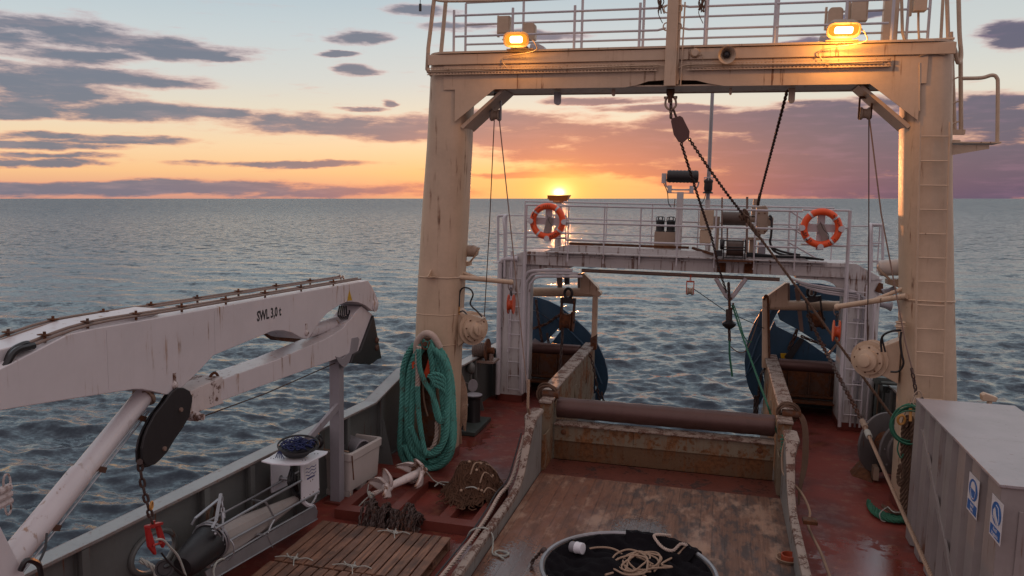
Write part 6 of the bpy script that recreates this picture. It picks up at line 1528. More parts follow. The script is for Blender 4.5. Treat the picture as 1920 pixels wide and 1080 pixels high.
# ------------------------------------------------------------------ insulated tub with a grey drum
t = thing('fish_tub', 'pale plastic fish tub with forklift slots beside the crane rest', 'tub', (-5.33, 10.85, 0))
def tubring(z, e, th=0): 
    x0, x1, y0, y1 = -5.62-e+th, -5.10+e-th, 10.45-e+th, 11.28+e-th; r = .05; o_ = []
    for (cx, cy, a0) in ((x1-r, y1-r, 0), (x0+r, y1-r, 90), (x0+r, y0+r, 180), (x1-r, y0+r, 270)):
        for k in range(5): an = R_(a0+22.5*k); o_.append((cx+r*math.cos(an), cy+r*math.sin(an), z))
    return [(x+.10*(y-10.45), y-.10*(x+5.1), zz) for x, y, zz in o_]
g = G(); loft(g, [tubring(.10, 0), tubring(.56, .025), tubring(.57, .045), tubring(.68, .05), tubring(.69, .04), tubring(.69, .0), tubring(.14, -.03)], sm=False); obj('body', g, M['tub'], t, bevel=.006)
g = G()
for y0, y1 in ((10.46, 10.56), (10.78, 10.96), (11.17, 11.27)):
    xr = -5.10+.10*(y0-10.45); g.box(-5.60, xr-.005, y0, y1, .005, .098)
g.box(-5.60, -5.55, 10.56, 11.17, .005, .098); obj('foot', g, M['tub'], t, bevel=.005)
g = G(); g.tube(catmull([(-5.05, 10.42, .66), (-5.04, 10.42, .5), (-5.03, 10.43, .3)]), .01, 5); obj('strap', g, M['rusty'], t)
c = P(655, 838, Z=.66); g = G(); c = Vector((-5.36, 11.03, .60)); ax = Vector((.85, -.35, -.05)).normalized()
g.lathe(c-ax*.34, ax, [(.13, 0), (.15, .01), (.15, .55), (.155, .56), (.155, .60), (.14, .605), (.13, .59), (.12, .50)], 28); solo('grey_drum', g, M['grey'], 'smooth dark grey cylinder lying inside the pale fish tub', 'drum')
g = G(); g.tube([(-5.6, 10.38, .72), (-5.25, 10.405, .735), (-5.1, 10.42, .72)], .012, 5); solo('tub_rope', g, M['tan'], 'thin rope along the near rim of the pale fish tub', 'rope')

# ------------------------------------------------------------------ towed net sampler on its frame
XS, XT = -5.02, -5.46
S = lambda px, py, x=XS: P(px, py, X=x)
t = thing('net_sampler', 'white and galvanised towed net sampler with wave emblem plate', 'net sampler', (XS-.2, 9.0, 0))
zt = 1.16
tp = [P(a, b, Z=zt) for a, b in ((490, 864), (505, 857), (524, 845), (560, 840), (584, 843), (615, 846), (612, 850), (577, 868), (570, 870), (540, 871), (510, 869))]
g = G(); g.prism(tp, (0, 0, -.018)); obj('top_plate', g, M['plastic_white'], t, bevel=.003)
for k, (a, b) in enumerate(((508, 859), (513, 860), (590, 851), (596, 851), (567, 863), (573, 863))):
    c = P(a, b, Z=zt); g = G(); g.cyl(c, c+Vector((0, 0, .004)), .008, 8); obj('bolt', g, M['ink'], t)
q = [S(566, 870), S(597, 858), S(599, 925), S(567, 939)]
g = G(); g.prism([v-Vector((0, 0, .0)) for v in q], (-.02, 0, 0)); sp = obj('side_plate', g, M['plastic_white'], t)
for a, b in ((582, 902), (586, 899), (598, 917), (587, 922), (581, 927), (570, 933)): c = S(a, b); g = G(); g.cyl(c, c+Vector((.006, 0, 0)), .009, 6); obj('bolt', g, M['copper'], sp)
# emblem: sheet with three wavy lines and the institute name
q0 = S(571, 878); q1 = S(593, 866); q2 = S(571, 903)
g = G(); g.prism([S(570, 875)+Vector((.001, 0, 0)), S(594, 865)+Vector((.001, 0, 0)), S(594, 889)+Vector((.001, 0, 0)), S(571, 901)+Vector((.001, 0, 0))], (.001, 0, 0)); obj('emblem_sheet', g, M['whiteink'], sp)
for k in range(3):
    g = G(); pts = []
    for i in range(25):
        s_ = i/24; a = S(573+19*s_, 881-9.5*s_+6.2*k); pts.append(a+Vector((.003, 0, .010*math.sin(s_*4*PI+.5))))
    g.tube(pts, .005, 4); obj('wave_line', g, M['navyink'], sp)
a, b = S(573, 900), S(592, 890); g = text_geo('HAFRANNSÓKNASTOFNUN', .030, frame4((a+b)/2+Vector((.003, 0, 0)), (b-a), (0, 0, 1)), .0008, xs=.55, bold=.0012); obj('lettering', g, M['navyink'], sp)
g = G(); g.prism([P(507, 870, X=XT), P(541, 872, X=XT), P(542, 905, X=XT), P(536, 910, X=XT), P(508, 924, X=XT)], (.02, 0, 0)); p2 = obj('far_side_plate', g, M['plastic_white'], t)
c = P(526, 897, X=XT+.02); g = G(); g.cyl(c, c+Vector((.09, .02, -.01)), .022, 10); g.lathe(c, (1, 0, 0), [(.045, 0), (.045, .008)], 12); obj('spigot', g, M['galv'], p2)
g = G(); g.ring((XS-.12, S(596, 925).y+.02, S(596, 925).z+.02), (1, 0, 0), .20, .018, 28, 6); obj('wheel_guard', g, M['galv'], t)
# rails of the frame
rails_ = [([S(598, 922), S(500, 976), S(425, 1017), S(398, 1034)], .015), ([S(565, 901), S(480, 948), S(418, 984), S(403, 992)], .015), ([P(560, 884, X=XT+.05), P(480, 929, X=XT+.05), P(400, 972, X=XT+.05), P(368, 988, X=XT+.05)], .013),
          ([S(498, 941), S(507, 957), S(515, 973)], .013), ([S(515, 973), S(508, 985), S(502, 1000)], .013), ([S(498, 941), P(472, 937, X=XT+.05)], .012), ([S(497, 1003), S(482, 1002)], .012)]
for pts, r in rails_: g = G(); g.tube(pts, r, 7); obj('rail', g, M['galv'], t)
g = G(); tr = [S(590, 948), S(596, 958), S(594, 972), S(420, 1073), S(392, 1090), S(385, 1072)]
g.prism(tr, (-.012, 0, 0)); obj('trough_side', g, M['galv'], t)
g = G(); g.tube([S(590, 948), S(500, 998), S(395, 1062)], .012, 6); g.tube([S(595, 973), S(500, 1028), S(400, 1086)], .010, 6); g.tube([S(500, 1003), S(511, 1026)], .010, 5); obj('trough_edge', g, M['galv'], t)
a, b = S(556, 936, XS-.14), S(415, 1018, XS-.22); ax = (b-a).normalized()
g = G(); n = 20; rings = []
for s_, r in ((0, .02), (.02, .055), (.25, .09), (.6, .14), (1.0, .19), (1.15, .19)):
    c = a.lerp(b, s_); u1 = ax.cross(Vector((0, 0, 1))).normalized(); u2 = u1.cross(ax)
    rings.append([tuple(c+u1*(r*math.cos(2*PI*k/n))*(1+.06*(k % 2))+u2*(r*math.sin(2*PI*k/n))*(1+.06*(k % 2))) for k in range(n)])
loft(g, rings, sm=False); obj('net_cone', g, M['canvas'], t)
g = G()
for k in range(5): g.tube(catmull([S(545+3*k, 880+3*k, XS-.15-.03*k), S(540+4*k, 905, XS-.12-.04*k), S(552+2*k, 925, XS-.1-.05*k), S(562, 935-3*k, XS-.12)]), .014, 6)
obj('hose', g, M['hose'], t)
g = G(); pts = catmull([S(566, 938, XS-.05), S(575, 946, XS-.03), S(586, 949, XS-.05), S(590, 955, XS-.1)]); g.tube(pts, .03, 6); obj('skid', g, M['plastic_white'], t)
# black cone with bail handle
a, b = S(397, 1012, XS-.18), S(318, 1085, XS-.12); ax = (b-a).normalized()
t = thing('black_cone', 'black rubber cone with steel rim and bail handle at the sampler end', 'cone', tuple(b))
g = G(); g.lathe(a, ax, [(.10, -.02), (.20, -.02), (.20, .04), (.19, .05), (.185, .20), (.16, .40), (.14, .52), (.10, .56)], 36); obj('body', g, M['black'], t)
g = G(); g.ring(a+ax*.0, ax, .203, .013, 36, 6); g.ring(a+ax*.045, ax, .203, .010, 36, 6); obj('rim', g, M['galv'], t)
g = G(); g.beam(S(359, 984, XS-.30), S(366, 972, XS-.28), .03, .012); g.beam(S(366, 972, XS-.28), S(410, 936, XS-.20), .035, .012); g.beam(S(410, 936, XS-.20), S(414, 926, XS-.18), .035, .012); g.beam(S(414, 926, XS-.18), S(405, 977, XS-.02), .035, .012); g.beam(S(405, 977, XS-.02), S(398, 990, XS-.02), .03, .012); obj('bail', g, M['galv'], t)
g = G(); g.beam(S(402, 995, XS-.01), S(410, 1005, XS), .07, .012); g.cyl(S(404, 1000, XS+.005), S(404, 1000, XS+.02), .012, 8); obj('bracket', g, M['galv'], t)
c = S(308, 1066, XS-.08); g = G(); g.lathe(c, (ax+Vector((.5, 0, .5))), [(.085, -.03), (.09, 0), (.07, .002), (.065, -.02)], 20); g.ball(c+Vector((.03, 0, .03)), .03, .04, .02); obj('drain_opening', g, M['black_steel'], t)
g = G(); g.chain([S(414, 930, XS-.17), S(417, 945, XS-.14), S(418, 962, XS-.1)], .075, .045, .009); g.tube([S(418, 962, XS-.1), S(418, 985, XS-.05), S(417, 1015, XS-.0)], .014, 6); g.tube([S(418, 962, XS-.1), S(419, 972, XS-.08)], .025, 6); solo('short_chain', g, M['galv'], 'short bright chain hanging from the bail of the black cone', 'chain')
g = G(); g.rope(catmull([S(420, 1048, XS+.01), S(412, 1050, XS+.02), S(404, 1058, XS+.03), S(400, 1072, XS+.03), S(402, 1088, XS+.03)]), .012, .05, 3, 4); solo('tie_cord', g, M['cord'], 'grey cord hanging from the black cone rim', 'cord', 'grey tie cords')
g = G(); g.ring(P(424, 1030, X=XS-.02), (.2, -1, .1), .0001+.09, .008, 20, 5, ry=.12); solo('steel_disc', g, M['galv'], 'thin steel ring leaning on the black cone', 'ring')
# coil of brown rope on the bulwark
c = P(392, 965, X=hx(8.0)+.06); g = G()
for k in range(7): g.ring(c+Vector((.01*k, 0, random.uniform(-.02, .02))), (1, random.uniform(-.3, .3), random.uniform(-.2, .2)), .09+.006*k, .012, 18, 5, ry=.13)
solo('rope_coil', g, M['brownrope'], 'small brown rope coil hanging on the bulwark behind the cone handle', 'rope coil')
# blue net in a black ring on the sampler
c = P(556, 853, Z=zt+.02); t = thing('blue_net_ring', 'black hoop basket heaped with blue netting on the white plate', 'net basket', tuple(c))
g = G(); g.ring(c+Vector((0, .05, .12)), (.1, -.15, 1), .25, .014, 32, 6); g.ring(c+Vector((0, .03, .09)), (.05, -.1, 1), .23, .01, 32, 6); g.lathe(c, (0, 0, 1), [(.10, 0), (.14, .0), (.18, .04), (.21, .10), (.12, .11)], 22); obj('hoop', g, M['black'], t)
g = G()
for k in range(60):
    a = random.uniform(0, 2*PI); r = .20*math.sqrt(random.random()); o_ = c+Vector((r*math.cos(a), r*math.sin(a)+.04, .10+random.uniform(0, .08)*(1.2-r/.2)+.02))
    g.ring(o_, (random.uniform(-.8, .8), random.uniform(-.8, .8), 1), random.uniform(.025, .055), .007, 9, 4)
for k in range(5): a0 = c+Vector((-.12+.01*k, -.12, .1)); g.tube(catmull([a0, a0+Vector((-.03, -.06, -.02)), a0+Vector((-.05+.02*k, -.09, -.09))]), .007, 4)
obj('netting', g, M['bluemesh'], t)
g = G(); g.ball(P(596, 828, X=-5.35), .09, .07, .10); 
for k in range(14): g.ring(P(596, 828, X=-5.35)+Vector((random.uniform(-.07, .07), random.uniform(-.07, .07), random.uniform(-.07, .09))), (random.random(), random.random(), random.random()), .05, .009, 9, 4)
solo('black_net_bundle', g, M['black'], 'small black bundle of net between the blue net and the tub', 'net bundle')

# ------------------------------------------------------------------ wooden pallets with tie cords
def make_pallet(x0, y0, w=.885, d=1.20, label=''):
    t = thing('wooden_pallet', label, 'pallet', (x0+w/2, y0+d/2, 0), 'wooden pallets'); n = 7; bw = .107
    rnd = random.Random(int(x0*100))
    for k in range(n):
        x = x0+(w-bw)*k/(n-1); jy = rnd.uniform(-.006, .006); g = G(); g.box(x, x+bw, y0+jy, y0+d+jy, .140, .160); obj('slat', g, M['pallet'], t, bevel=.003)
    for yy in (y0+.01, y0+d/2-.05, y0+d-.11):
        g = G(); g.box(x0+.004, x0+w-.004, yy, yy+.1, .120, .139); obj('cross_board', g, M['pallet'], t, bevel=.002)
        for xx in (x0+.004, x0+w/2-.05, x0+w-.104): g = G(); g.box(xx, xx+.1, yy+.002, yy+.098, .026, .119); obj('block', g, M['pallet'], t, bevel=.002)
    for xx in (x0+.004, x0+w/2-.05, x0+w-.104): g = G(); g.box(xx, xx+.1, y0, y0+d, .004, .025); obj('bottom_board', g, M['pallet'], t, bevel=.002)
    for o_ in kids(t):
        if o_.name.startswith(('slat', 'cross')):
            pass
    return t
pal = make_pallet(-4.92, 8.07, label='wooden pallet beside the net sampler trough, in front of the chain heap')
for x, y, lb in ((-4.015, 8.07, 'wooden pallet in front of the red frame, nearest its bare red deck corner'), (-4.95, 6.83, 'wooden pallet at the photo bottom next to the sampler, cut off by the frame'), (-4.03, 6.84, 'wooden pallet at the photo bottom next to the ramp wall rope')):
    c = copy_tree(pal); c.location = (x+.4425, y+.6, 0); c['label'] = lb
for i, (px, py, sz) in enumerate(((553, 1048, 1.0), (662, 1063, 1.0), (740, 999, .9))):
    c = P(px, py, Z=.175); g = G(); k = sz*.17
    g.rope(catmull([c+Vector((-1.5*k, -.1*k, 0)), c+Vector((-.8*k, .1*k, .01)), c, c+Vector((.7*k, .25*k, .01)), c+Vector((1.3*k, .15*k, 0))], 4), .0065, .03, 3, 4)
    g.rope(catmull([c+Vector((-.15*k, .65*k, .01)), c+Vector((0, .2*k, .02)), c+Vector((.1*k, -.3*k, .01)), c+Vector((.35*k, -.8*k, -.02))], 4), .0065, .03, 3, 4)
    g.rope(catmull([c+Vector((-.9*k, .5*k, .01)), c+Vector((-.5*k, .05*k, .02)), c+Vector((.05*k, 0, .025)), c+Vector((.12*k, .1*k, .02))], 4), .0065, .03, 3, 4)
    for q in range(3): g.ring(c+Vector((.01*q, 0, .012)), (random.random()-.5, random.random()-.5, .6), .022, .0065, 9, 4)
    solo('tie_cord', g, M['cord'], ('knotted grey cord on the left part of the pallets', 'knotted grey cord in the middle of the pallets near the photo bottom', 'short knotted grey cord at the far edge of the pallets')[i], 'cord', 'grey tie cords')

# ------------------------------------------------------------------ red hatch frame, anchor, heaps
t = thing('hatch_frame', 'raised red steel frame with open bays under the white anchor', 'hatch frame', (-3.95, 10.5, 0))
Y0, Y1, X0, X1 = 9.72, 11.32, -4.98, -2.92
g = G(); g.box(X0, X1, Y0, Y0+.20, .12, .135); g.box(X0, X1, Y0, Y0+.012, .003, .119); obj('cross_member', g, M['redsteel'], t); g = G(); g.box(X0, X1, Y1-.18, Y1, .12, .135); g.box(X0, X1, Y1-.012, Y1, .003, .119); obj('cross_member', g, M['redsteel'], t)
for x in (X0, -4.28, -3.52, X1-.14):
    g = G(); g.box(x, x+.15, Y0+.201, Y1-.181, .12, .134); g.box(x, x+.012, Y0+.201, Y1-.181, .003, .119); g.box(x+.138, x+.15, Y0+.201, Y1-.181, .003, .119); obj('long_member', g, M['redsteel'], t)
t = thing('anchor', 'white rust-spotted grapnel anchor lying on the red frame', 'anchor', (-4.2, 10.6, .14))
A0, A1 = P(700, 926, Z=.20), P(800, 880, Z=.36); ax = (A1-A0).normalized(); L_ = (A1-A0).length
g = G(); g.tube([A0+ax*.18, A0+ax*.55, A1-ax*.12, A1], [.045, .06, .062, .03], 16); obj('shank', g, M['anchor'], t)
def fluke(base, d, side, length, w, name='fluke'):
    """curved palm: widening blade bent back along the shank"""
    d = vec(d).normalized(); side = vec(side).normalized(); g = G(); n = 7; nrm = d.cross(side).normalized(); V = []
    for i in range(n):
        s_ = i/(n-1); c = base+d*(length*s_*(1-.18*s_))+nrm*(length*.42*s_*s_); ww = w*(.35+1.0*math.sin(PI*min(1, s_*.95+.12))**.8)
        th = .022*(1-.5*s_)
        V += [c-side*ww-nrm*th, c+side*ww-nrm*th, c+side*ww+nrm*th+nrm*.03*(1 if i else 0), c+nrm*(th*.2), c-side*ww+nrm*th+nrm*.03*(1 if i else 0)]
    Fc = []
    for i in range(n-1):
        for k in range(5): l = (k+1) % 5; Fc.append((i*5+k, i*5+l, (i+1)*5+l, (i+1)*5+k))
    Fc += [tuple(range(4, -1, -1)), tuple((n-1)*5+k for k in range(5))]
    g.add(V, Fc, True); return obj(name, g, M['anchor'], t)
up = Vector((0, 0, 1)); sd = ax.cross(up).normalized()
h1 = A0+ax*.24; h2 = A1-ax*.10
for dd, ln in ((sd*.9+up*.1-ax*.2, .34), (-sd*.9+up*.25, .34), (up*.95+ax*.35, .32)): fluke(h1, dd, ax.cross(vec(dd)).normalized() if 0 else vec(dd).cross(ax), ln, .075)
for dd, ln in ((sd*.95-up*.25-ax*.3, .40), (-sd*.95+up*.30-ax*.15, .42), (up*1.0+ax*.05, .26), (-up*.6-sd*.1-ax*.4, .26)): fluke(h2, dd, vec(dd).cross(ax), ln, .065)
g = G(); g.ball(h1, .085, .085, .075); obj('hub', g, M['anchor'], t); g = G(); g.ball(h2, .09, .09, .08); obj('hub', g, M['anchor'], t)
g = G(); s_ = sd*.035; g.tube([h1, A0+s_], .02, 7); g.tube([h1, A0-s_], .02, 7); g.tube([A0+s_*1.4, A0-s_*1.4], .018, 7); obj('crown_shackle', g, M['anchor'], t)
g = G()
for k in range(7): g.ring(A0-ax*.04+Vector((random.uniform(-.02, .02), random.uniform(-.02, .02), random.uniform(-.02, .02))), (random.random(), random.random(), random.random()), .04, .009, 10, 4)
g.rope(catmull([A0-ax*.05, A0-ax*.10+up*.06, A0-ax*.08+up*.17], 4), .009, .05, 3, 4); g.rope(catmull([A0-ax*.05, A0-ax*.14-up*.03, A0-ax*.24-up*.08], 4), .009, .05, 3, 4); solo('tie_cord', g, M['cord'], 'grey cord knotted round the near end of the anchor', 'cord', 'grey tie cords')
q = P(800, 885, Z=.36); g = G(); g.rope(catmull([q, P(812, 900, Z=.2), P(822, 906, Z=.15), P(815, 912, Z=.15), P(825, 904, Z=.16), P(845, 905, Z=.15)], 5), .008, .035, 3, 4); g.rope(catmull([P(822, 905, Z=.17), P(832, 909, Z=.15), P(842, 911, Z=.15)], 4), .008, .035, 3, 4); solo('tie_cord', g, M['cord'], 'grey cord trailing from the far end of the anchor', 'cord', 'grey tie cords')
# chain heap: folds of chain over a bundle
g = G(); rnd = random.Random(4)
for k in range(30):
    x = -4.40+.72*k/29+rnd.uniform(-.02, .02); y = 9.52+.05*math.sin(k*.9); h = .29+.05*math.sin(k*.55+1)+rnd.uniform(-.02, .02)
    if 12 < k < 17: h -= .06
    g.chain(catmull([(x+rnd.uniform(-.03, .03), y+.22, .06), (x, y+.12, h*.95), (x+rnd.uniform(-.02, .02), y, h+.05), (x+rnd.uniform(-.04, .04), y-.10, h*.75), (x+rnd.uniform(-.06, .06), y-.20, .06), (x+rnd.uniform(-.05, .05), y-.24, .03)], 3), 0.080, .052, .0125, n=4, off=k)
for k in range(8):
    y = 9.42+.03*k; g.chain([(-4.42, y, .05+.02*(k % 3)), (-4.05, y+rnd.uniform(-.05, .05), .10), (-3.68, y, .05)], 0.080, .052, .0125, n=4)
solo('chain_heap', g, M['chain'], 'dark heap of folded chain between the pallets and the red frame', 'chain heap')
# brown net heap
g = G(); rnd = random.Random(9); cx, cy = -3.36, 10.95
def hh(x, y):
    q = ((x-cx)/.42)**2+((y-cy)/.64)**2; u_ = (x-cx)*1.0; w_ = (y-cy)
    pk = .34*math.exp(-((u_-.03)/.26)**4-((w_-.10)/.40)**4)+.24*math.exp(-((u_+.16)/.22)**2-((w_+.25)/.28)**2)+.16*math.exp(-((u_-.22)/.16)**2-((w_+.2)/.3)**2)
    return max(0, pk*(1 if q < .7 else max(0, (1.15-q)/.45))+.03*math.sin(23*x)*math.cos(17*y)*(q < 1))+.135
n = 22; V = []; Fc = []
for i in range(n+1):
    for j in range(n+1):
        u_ = -1+2*i/n; w_ = -1+2*j/n; x = cx+.40*u_*math.sqrt(1-w_*w_/2); y = cy+.62*w_*math.sqrt(1-u_*u_/2); V.append((x, y, hh(x, y)-.02+rnd.uniform(-.012, .012)))
for i in range(n):
    for j in range(n): a = i*(n+1)+j; Fc.append((a, a+n+1, a+n+2, a+1))
g.add(V, Fc, True); hp = thing('net_heap', 'heap of brown fishing net with knots on the red frame', 'net heap', (cx, cy, .14)); obj('core', g, M['netbrown'], hp)
g = G()
for k in range(560):
    a = rnd.uniform(0, 2*PI); r0 = rnd.random()**.6; x, y = cx+.42*r0*math.cos(a), cy+.66*r0*math.sin(a); da = rnd.uniform(0, 2*PI); cv = rnd.uniform(-1.1, 1.1); pts = []
    for s_ in range(6):
        pts.append((x, y, hh(x, y)+rnd.uniform(-.004, .022))); x += .032*math.cos(da); y += .04*math.sin(da); da += cv*rnd.uniform(.5, 1.2)
    g.tube(catmull(pts, 2), rnd.choice((.005, .006, .009)), 4, caps=False)
o = obj('net_strands', g, M['netbrown'], hp)
for i in range(14):
    a, b = rnd.uniform(-.2, .3), rnd.uniform(-.45, .1); x, y = cx+a, cy+b; g = G(); z = hh(x, y)+.02
    if i < 9: g.ball((x, y, z), .022, .028, .02)
    else: g.tube(catmull([(x, y, z), (x+.03, y+.12, hh(x+.03, y+.12)+.03), (x+.10, y+.28, hh(x+.10, y+.28)+.02)]), .011, 5)
    obj('net_knot', g, M['tan'], hp)
g = G(); g.tube(catmull([P(858, 922, Z=.26), P(872, 915, Z=.32), P(886, 913, Z=.36), P(894, 916, Z=.36)]), .009, 5); solo('cord_stub', g, M['cord'], 'grey cord stub across the left side of the net heap', 'cord')

# ------------------------------------------------------------------ big green mooring rope on the left gantry leg
c0 = P(800, 640, Y=12.12); t = thing('mooring_rope', 'thick teal mooring rope coiled in long loops on the left gantry leg', 'rope coil', (c0.x, 12.1, .3))
ppm = 1/((P(860, 760, Y=12.1).x-P(800, 760, Y=12.1).x)/60)
def W(px, py, y): return P(px, py, Y=y)
loops = [([(796, 638), (774, 650), (761, 690), (760, 760), (753, 830), (770, 872), (800, 884), (832, 868), (850, 830), (850, 770), (846, 710), (832, 665), (806, 640)], 12.16),
         ([(802, 646), (822, 672), (840, 720), (845, 780), (843, 830), (826, 858), (806, 866)], 11.93), ([(806, 646), (828, 680), (836, 730), (838, 790), (830, 830), (812, 846)], 11.88), ([(790, 648), (770, 690), (764, 750), (764, 810), (775, 846), (796, 862)], 11.93),
         ([(795, 640), (770, 655), (756, 690), (755, 740), (752, 790), (750, 840), (762, 868), (795, 880), (828, 872), (847, 845), (848, 790), (846, 740), (840, 690), (822, 658), (803, 642)], 11.98),
         ([(797, 645), (778, 665), (768, 700), (766, 750), (760, 800), (760, 840), (780, 862), (808, 870), (834, 858), (842, 820), (841, 760), (836, 700), (818, 660), (803, 645)], 12.06),
         ([(793, 636), (765, 664), (758, 715), (760, 765), (756, 815), (766, 850), (790, 868), (820, 862), (838, 835), (838, 780), (834, 720), (826, 675), (808, 645)], 12.12),
         ([(800, 642), (783, 672), (776, 720), (772, 780), (772, 825), (790, 850), (812, 852), (828, 835), (832, 790), (828, 730), (822, 690), (806, 650)], 11.92),
         ([(805, 650), (811, 690), (812, 740), (820, 780), (828, 790), (838, 770), (841, 720), (834, 680), (815, 655)], 11.86),
         ([(770, 800), (785, 835), (802, 850), (822, 845), (836, 815), (838, 770)], 11.84), ([(758, 835), (772, 862), (800, 878), (830, 868), (845, 840), (846, 800)], 11.90)]
for pts, y in loops:
    g = G(); pp = [W(a, b, y+.02*math.sin(i*1.3)) for i, (a, b) in enumerate(pts)]; g.rope(catmull(pp, 8), .052, .26, 4, 6); obj('loop', g, M['teal'], t)
for pts, y in (([(785, 655), (787, 690), (796, 715), (808, 735), (818, 760), (826, 790)], 11.80), ([(783, 725), (784, 760), (788, 800), (795, 840), (800, 852)], 11.80), ([(786, 650), (783, 672), (784, 700), (783, 725)], 11.84),):
    g = G(); g.rope(catmull([W(a, b, y) for a, b in pts], 8), .045, .24, 4, 6); obj('strand', g, M['teal'] if pts[0] != (786, 650) else M['offwhite_rope'], t)
for k in range(4): g = G(); g.rope(catmull([W(803+k*3, 706+k*2, 11.78), W(815, 700+k*7, 11.76), W(830, 706+k*8, 11.80), W(836, 722+k*6, 11.86)], 6), .030, .18, 3, 5); obj('knot_turn', g, M['teal'], t)
g = G(); g.tube(catmull([W(781, 662, 11.98), W(783, 640, 11.95), W(797, 626, 11.92), W(812, 630, 11.92), W(825, 652, 11.96)], 8), .055, 10); obj('chafe_sleeve', g, M['offwhite_rope'], t)
g = G(); g.rope(catmull([W(771, 690, 12.0), W(772, 740, 11.98), W(766, 790, 11.95), W(773, 820, 11.93), W(790, 840, 11.92), W(808, 842, 11.92), W(818, 820, 11.94), W(819, 790, 11.98)], 8), .036, .20, 3, 6); solo('white_rope', g, M['offwhite_rope'], 'thick off-white rope loop hanging inside the teal mooring rope', 'rope')
g = G(); g.rope(catmull([W(778, 700, 12.02), W(778, 740, 12.0), W(776, 780, 12.02)], 6), .025, .15, 3, 5); g.rope(catmull([W(792, 700, 12.0), W(795, 750, 11.98), W(802, 780, 12.0)], 6), .014, .1, 3, 5); solo('tan_rope', g, M['tan'], 'thin tan rope strands behind the white loop', 'rope')
t = thing('rope_hook', 'dark brown steel horn holding the teal mooring rope', 'hook', tuple(W(798, 700, 12.2)))
g = G(); g.prism([W(790, 634, 12.15), W(806, 634, 12.15), W(808, 660, 12.15), W(806, 700, 12.15), W(816, 745, 12.15), W(816, 830, 12.15), W(800, 850, 12.15), W(784, 830, 12.15), W(782, 745, 12.15), W(791, 700, 12.15), W(789, 660, 12.15)], (0, .10, 0)); obj('back_plate', g, M['rusty'], t)
g = G(); g.tube([W(798, 640, 12.2), W(797, 645, 11.85)], .035, 10); g.tube(catmull([W(790, 640, 11.86), W(794, 654, 11.84), W(803, 652, 11.84), W(805, 640, 11.86)]), .014, 6); obj('horn', g, M['rusty'], t)
g = G()
for pts in ([(803, 672), (808, 676), (809, 692), (800, 708), (793, 716), (793, 704), (799, 688)], [(772, 680), (778, 676), (778, 690), (773, 692)]):
    g.prism([W(a, b, 11.90) for a, b in pts], (0, .02, 0))
solo('orange_rag', g, paint('cloth_orange', (.60, .07, .02), rough=.8), 'orange plastic sheet stuck between the teal rope loops', 'sheet')
g = G(); g.prism([W(738, 712, 12.95), W(750, 700, 12.95), W(757, 700, 12.95), W(757, 850, 12.95), W(739, 850, 12.95), W(739, 790, 12.95), W(733, 783, 12.95), W(733, 762, 12.95), W(739, 756, 12.95)], (0, .02, 0)); solo('edge_plate', g, M['brass'], 'narrow yellow upright plate between the bulwark and the left gantry leg', 'plate')
g = G(); g.prism([W(710, 742, 12.9), W(732, 722, 12.9), W(737, 718, 12.9), W(737, 848, 12.9), W(712, 846, 12.9)], (0, .02, 0)); solo('wind_plate', g, M['bulwark'], 'grey upright plate left of the narrow yellow plate', 'plate')
# tan net rope hanging behind the leg
g = G()
for k in range(9): x = k*1.6; g.rope(catmull([W(858+x*.4, 698, 13.25), W(861+x, 730, 13.2+.02*k), W(862+x, 770, 13.2+.01*k), W(860+x*.9, 800+8*math.sin(k), 13.2)], 4), .018, .12, 3, 4)
g.tube([W(862, 800, 13.2), W(864, 832, 13.2)], .025, 6); solo('hanging_net_rope', g, M['tan'], 'tan rope bundle hanging on the far side of the left leg', 'rope bundle')
# bollards and reel at the left stern bulwark
t = thing('bollard_pair', 'pair of black capped bollards by the left bulwark', 'bollard', (-4.62, 14.5, 0))
g = G(); g.prism([(-4.85, 13.9, .003), (-4.25, 13.9, .003), (-4.25, 15.0, .003), (-4.75, 15.0, .003)], (0, 0, .08)); obj('base', g, M['darkgreen'], t, bevel=.01)
for (x, y, h) in ((-4.50, 14.62, .60), (-4.62, 14.10, .52)):
    g = G(); g.lathe((x, y, .085), (0, 0, 1), [(.14, 0), (.13, .03), (.13, h-.14), (.165, h-.11), (.17, h-.09), (.155, h-.08)], 24); b_ = obj('post', g, M['black_steel'], t)
    g = G(); g.lathe((x, y, h+.006), (0, 0, 1), [(.165, 0), (.165, .012), (.15, .018)], 24); obj('cap', g, M['grey'], t)
c = P(889, 723, Y=15.2); g = G(); g.lathe((c.x-.06, 15.2, c.z), (.8, -.5, .1), [(.02, 0), (.10, .02), (.13, .05), (.12, .052), (.02, .03)], 24); g.cyl((c.x-.3, 15.4, c.z), (c.x-.05, 15.2, c.z), .03, 8); solo('round_cover', g, M['grey'], 'round shiny grey cover on the left stern bulwark', 'cover')
c = P(883, 690, Y=15.4); g = G(); g.ball(c, .09, .1, .13); g.cyl(c-Vector((.2, -.05, .1)), c, .04, 8); g.cyl(c, c-Vector((0, 0, .5)), .025, 8); solo('vent_cowl', g, M['bulwark'], 'small rounded grey vent above the bollards', 'vent')
a, b = P(888, 655, Y=15.9), P(922, 655, Y=15.9); t = thing('rope_reel', 'rusty reel of dark rope on a shelf left of the portal leg', 'reel', ((a.x+b.x)/2, 15.9, a.z-.3))
L_ = b.x-a.x
g = G(); g.lathe((a.x, 15.9, a.z), (1, 0, 0), [(.05, 0), (.14, 0), (.15, .02)]+[(.15+.012*(k % 2), .03+k*.021) for k in range(11)]+[(.15, L_*.72), (.05, L_*.72)], 20); obj('wound_rope', g, M['drumrope'], t)
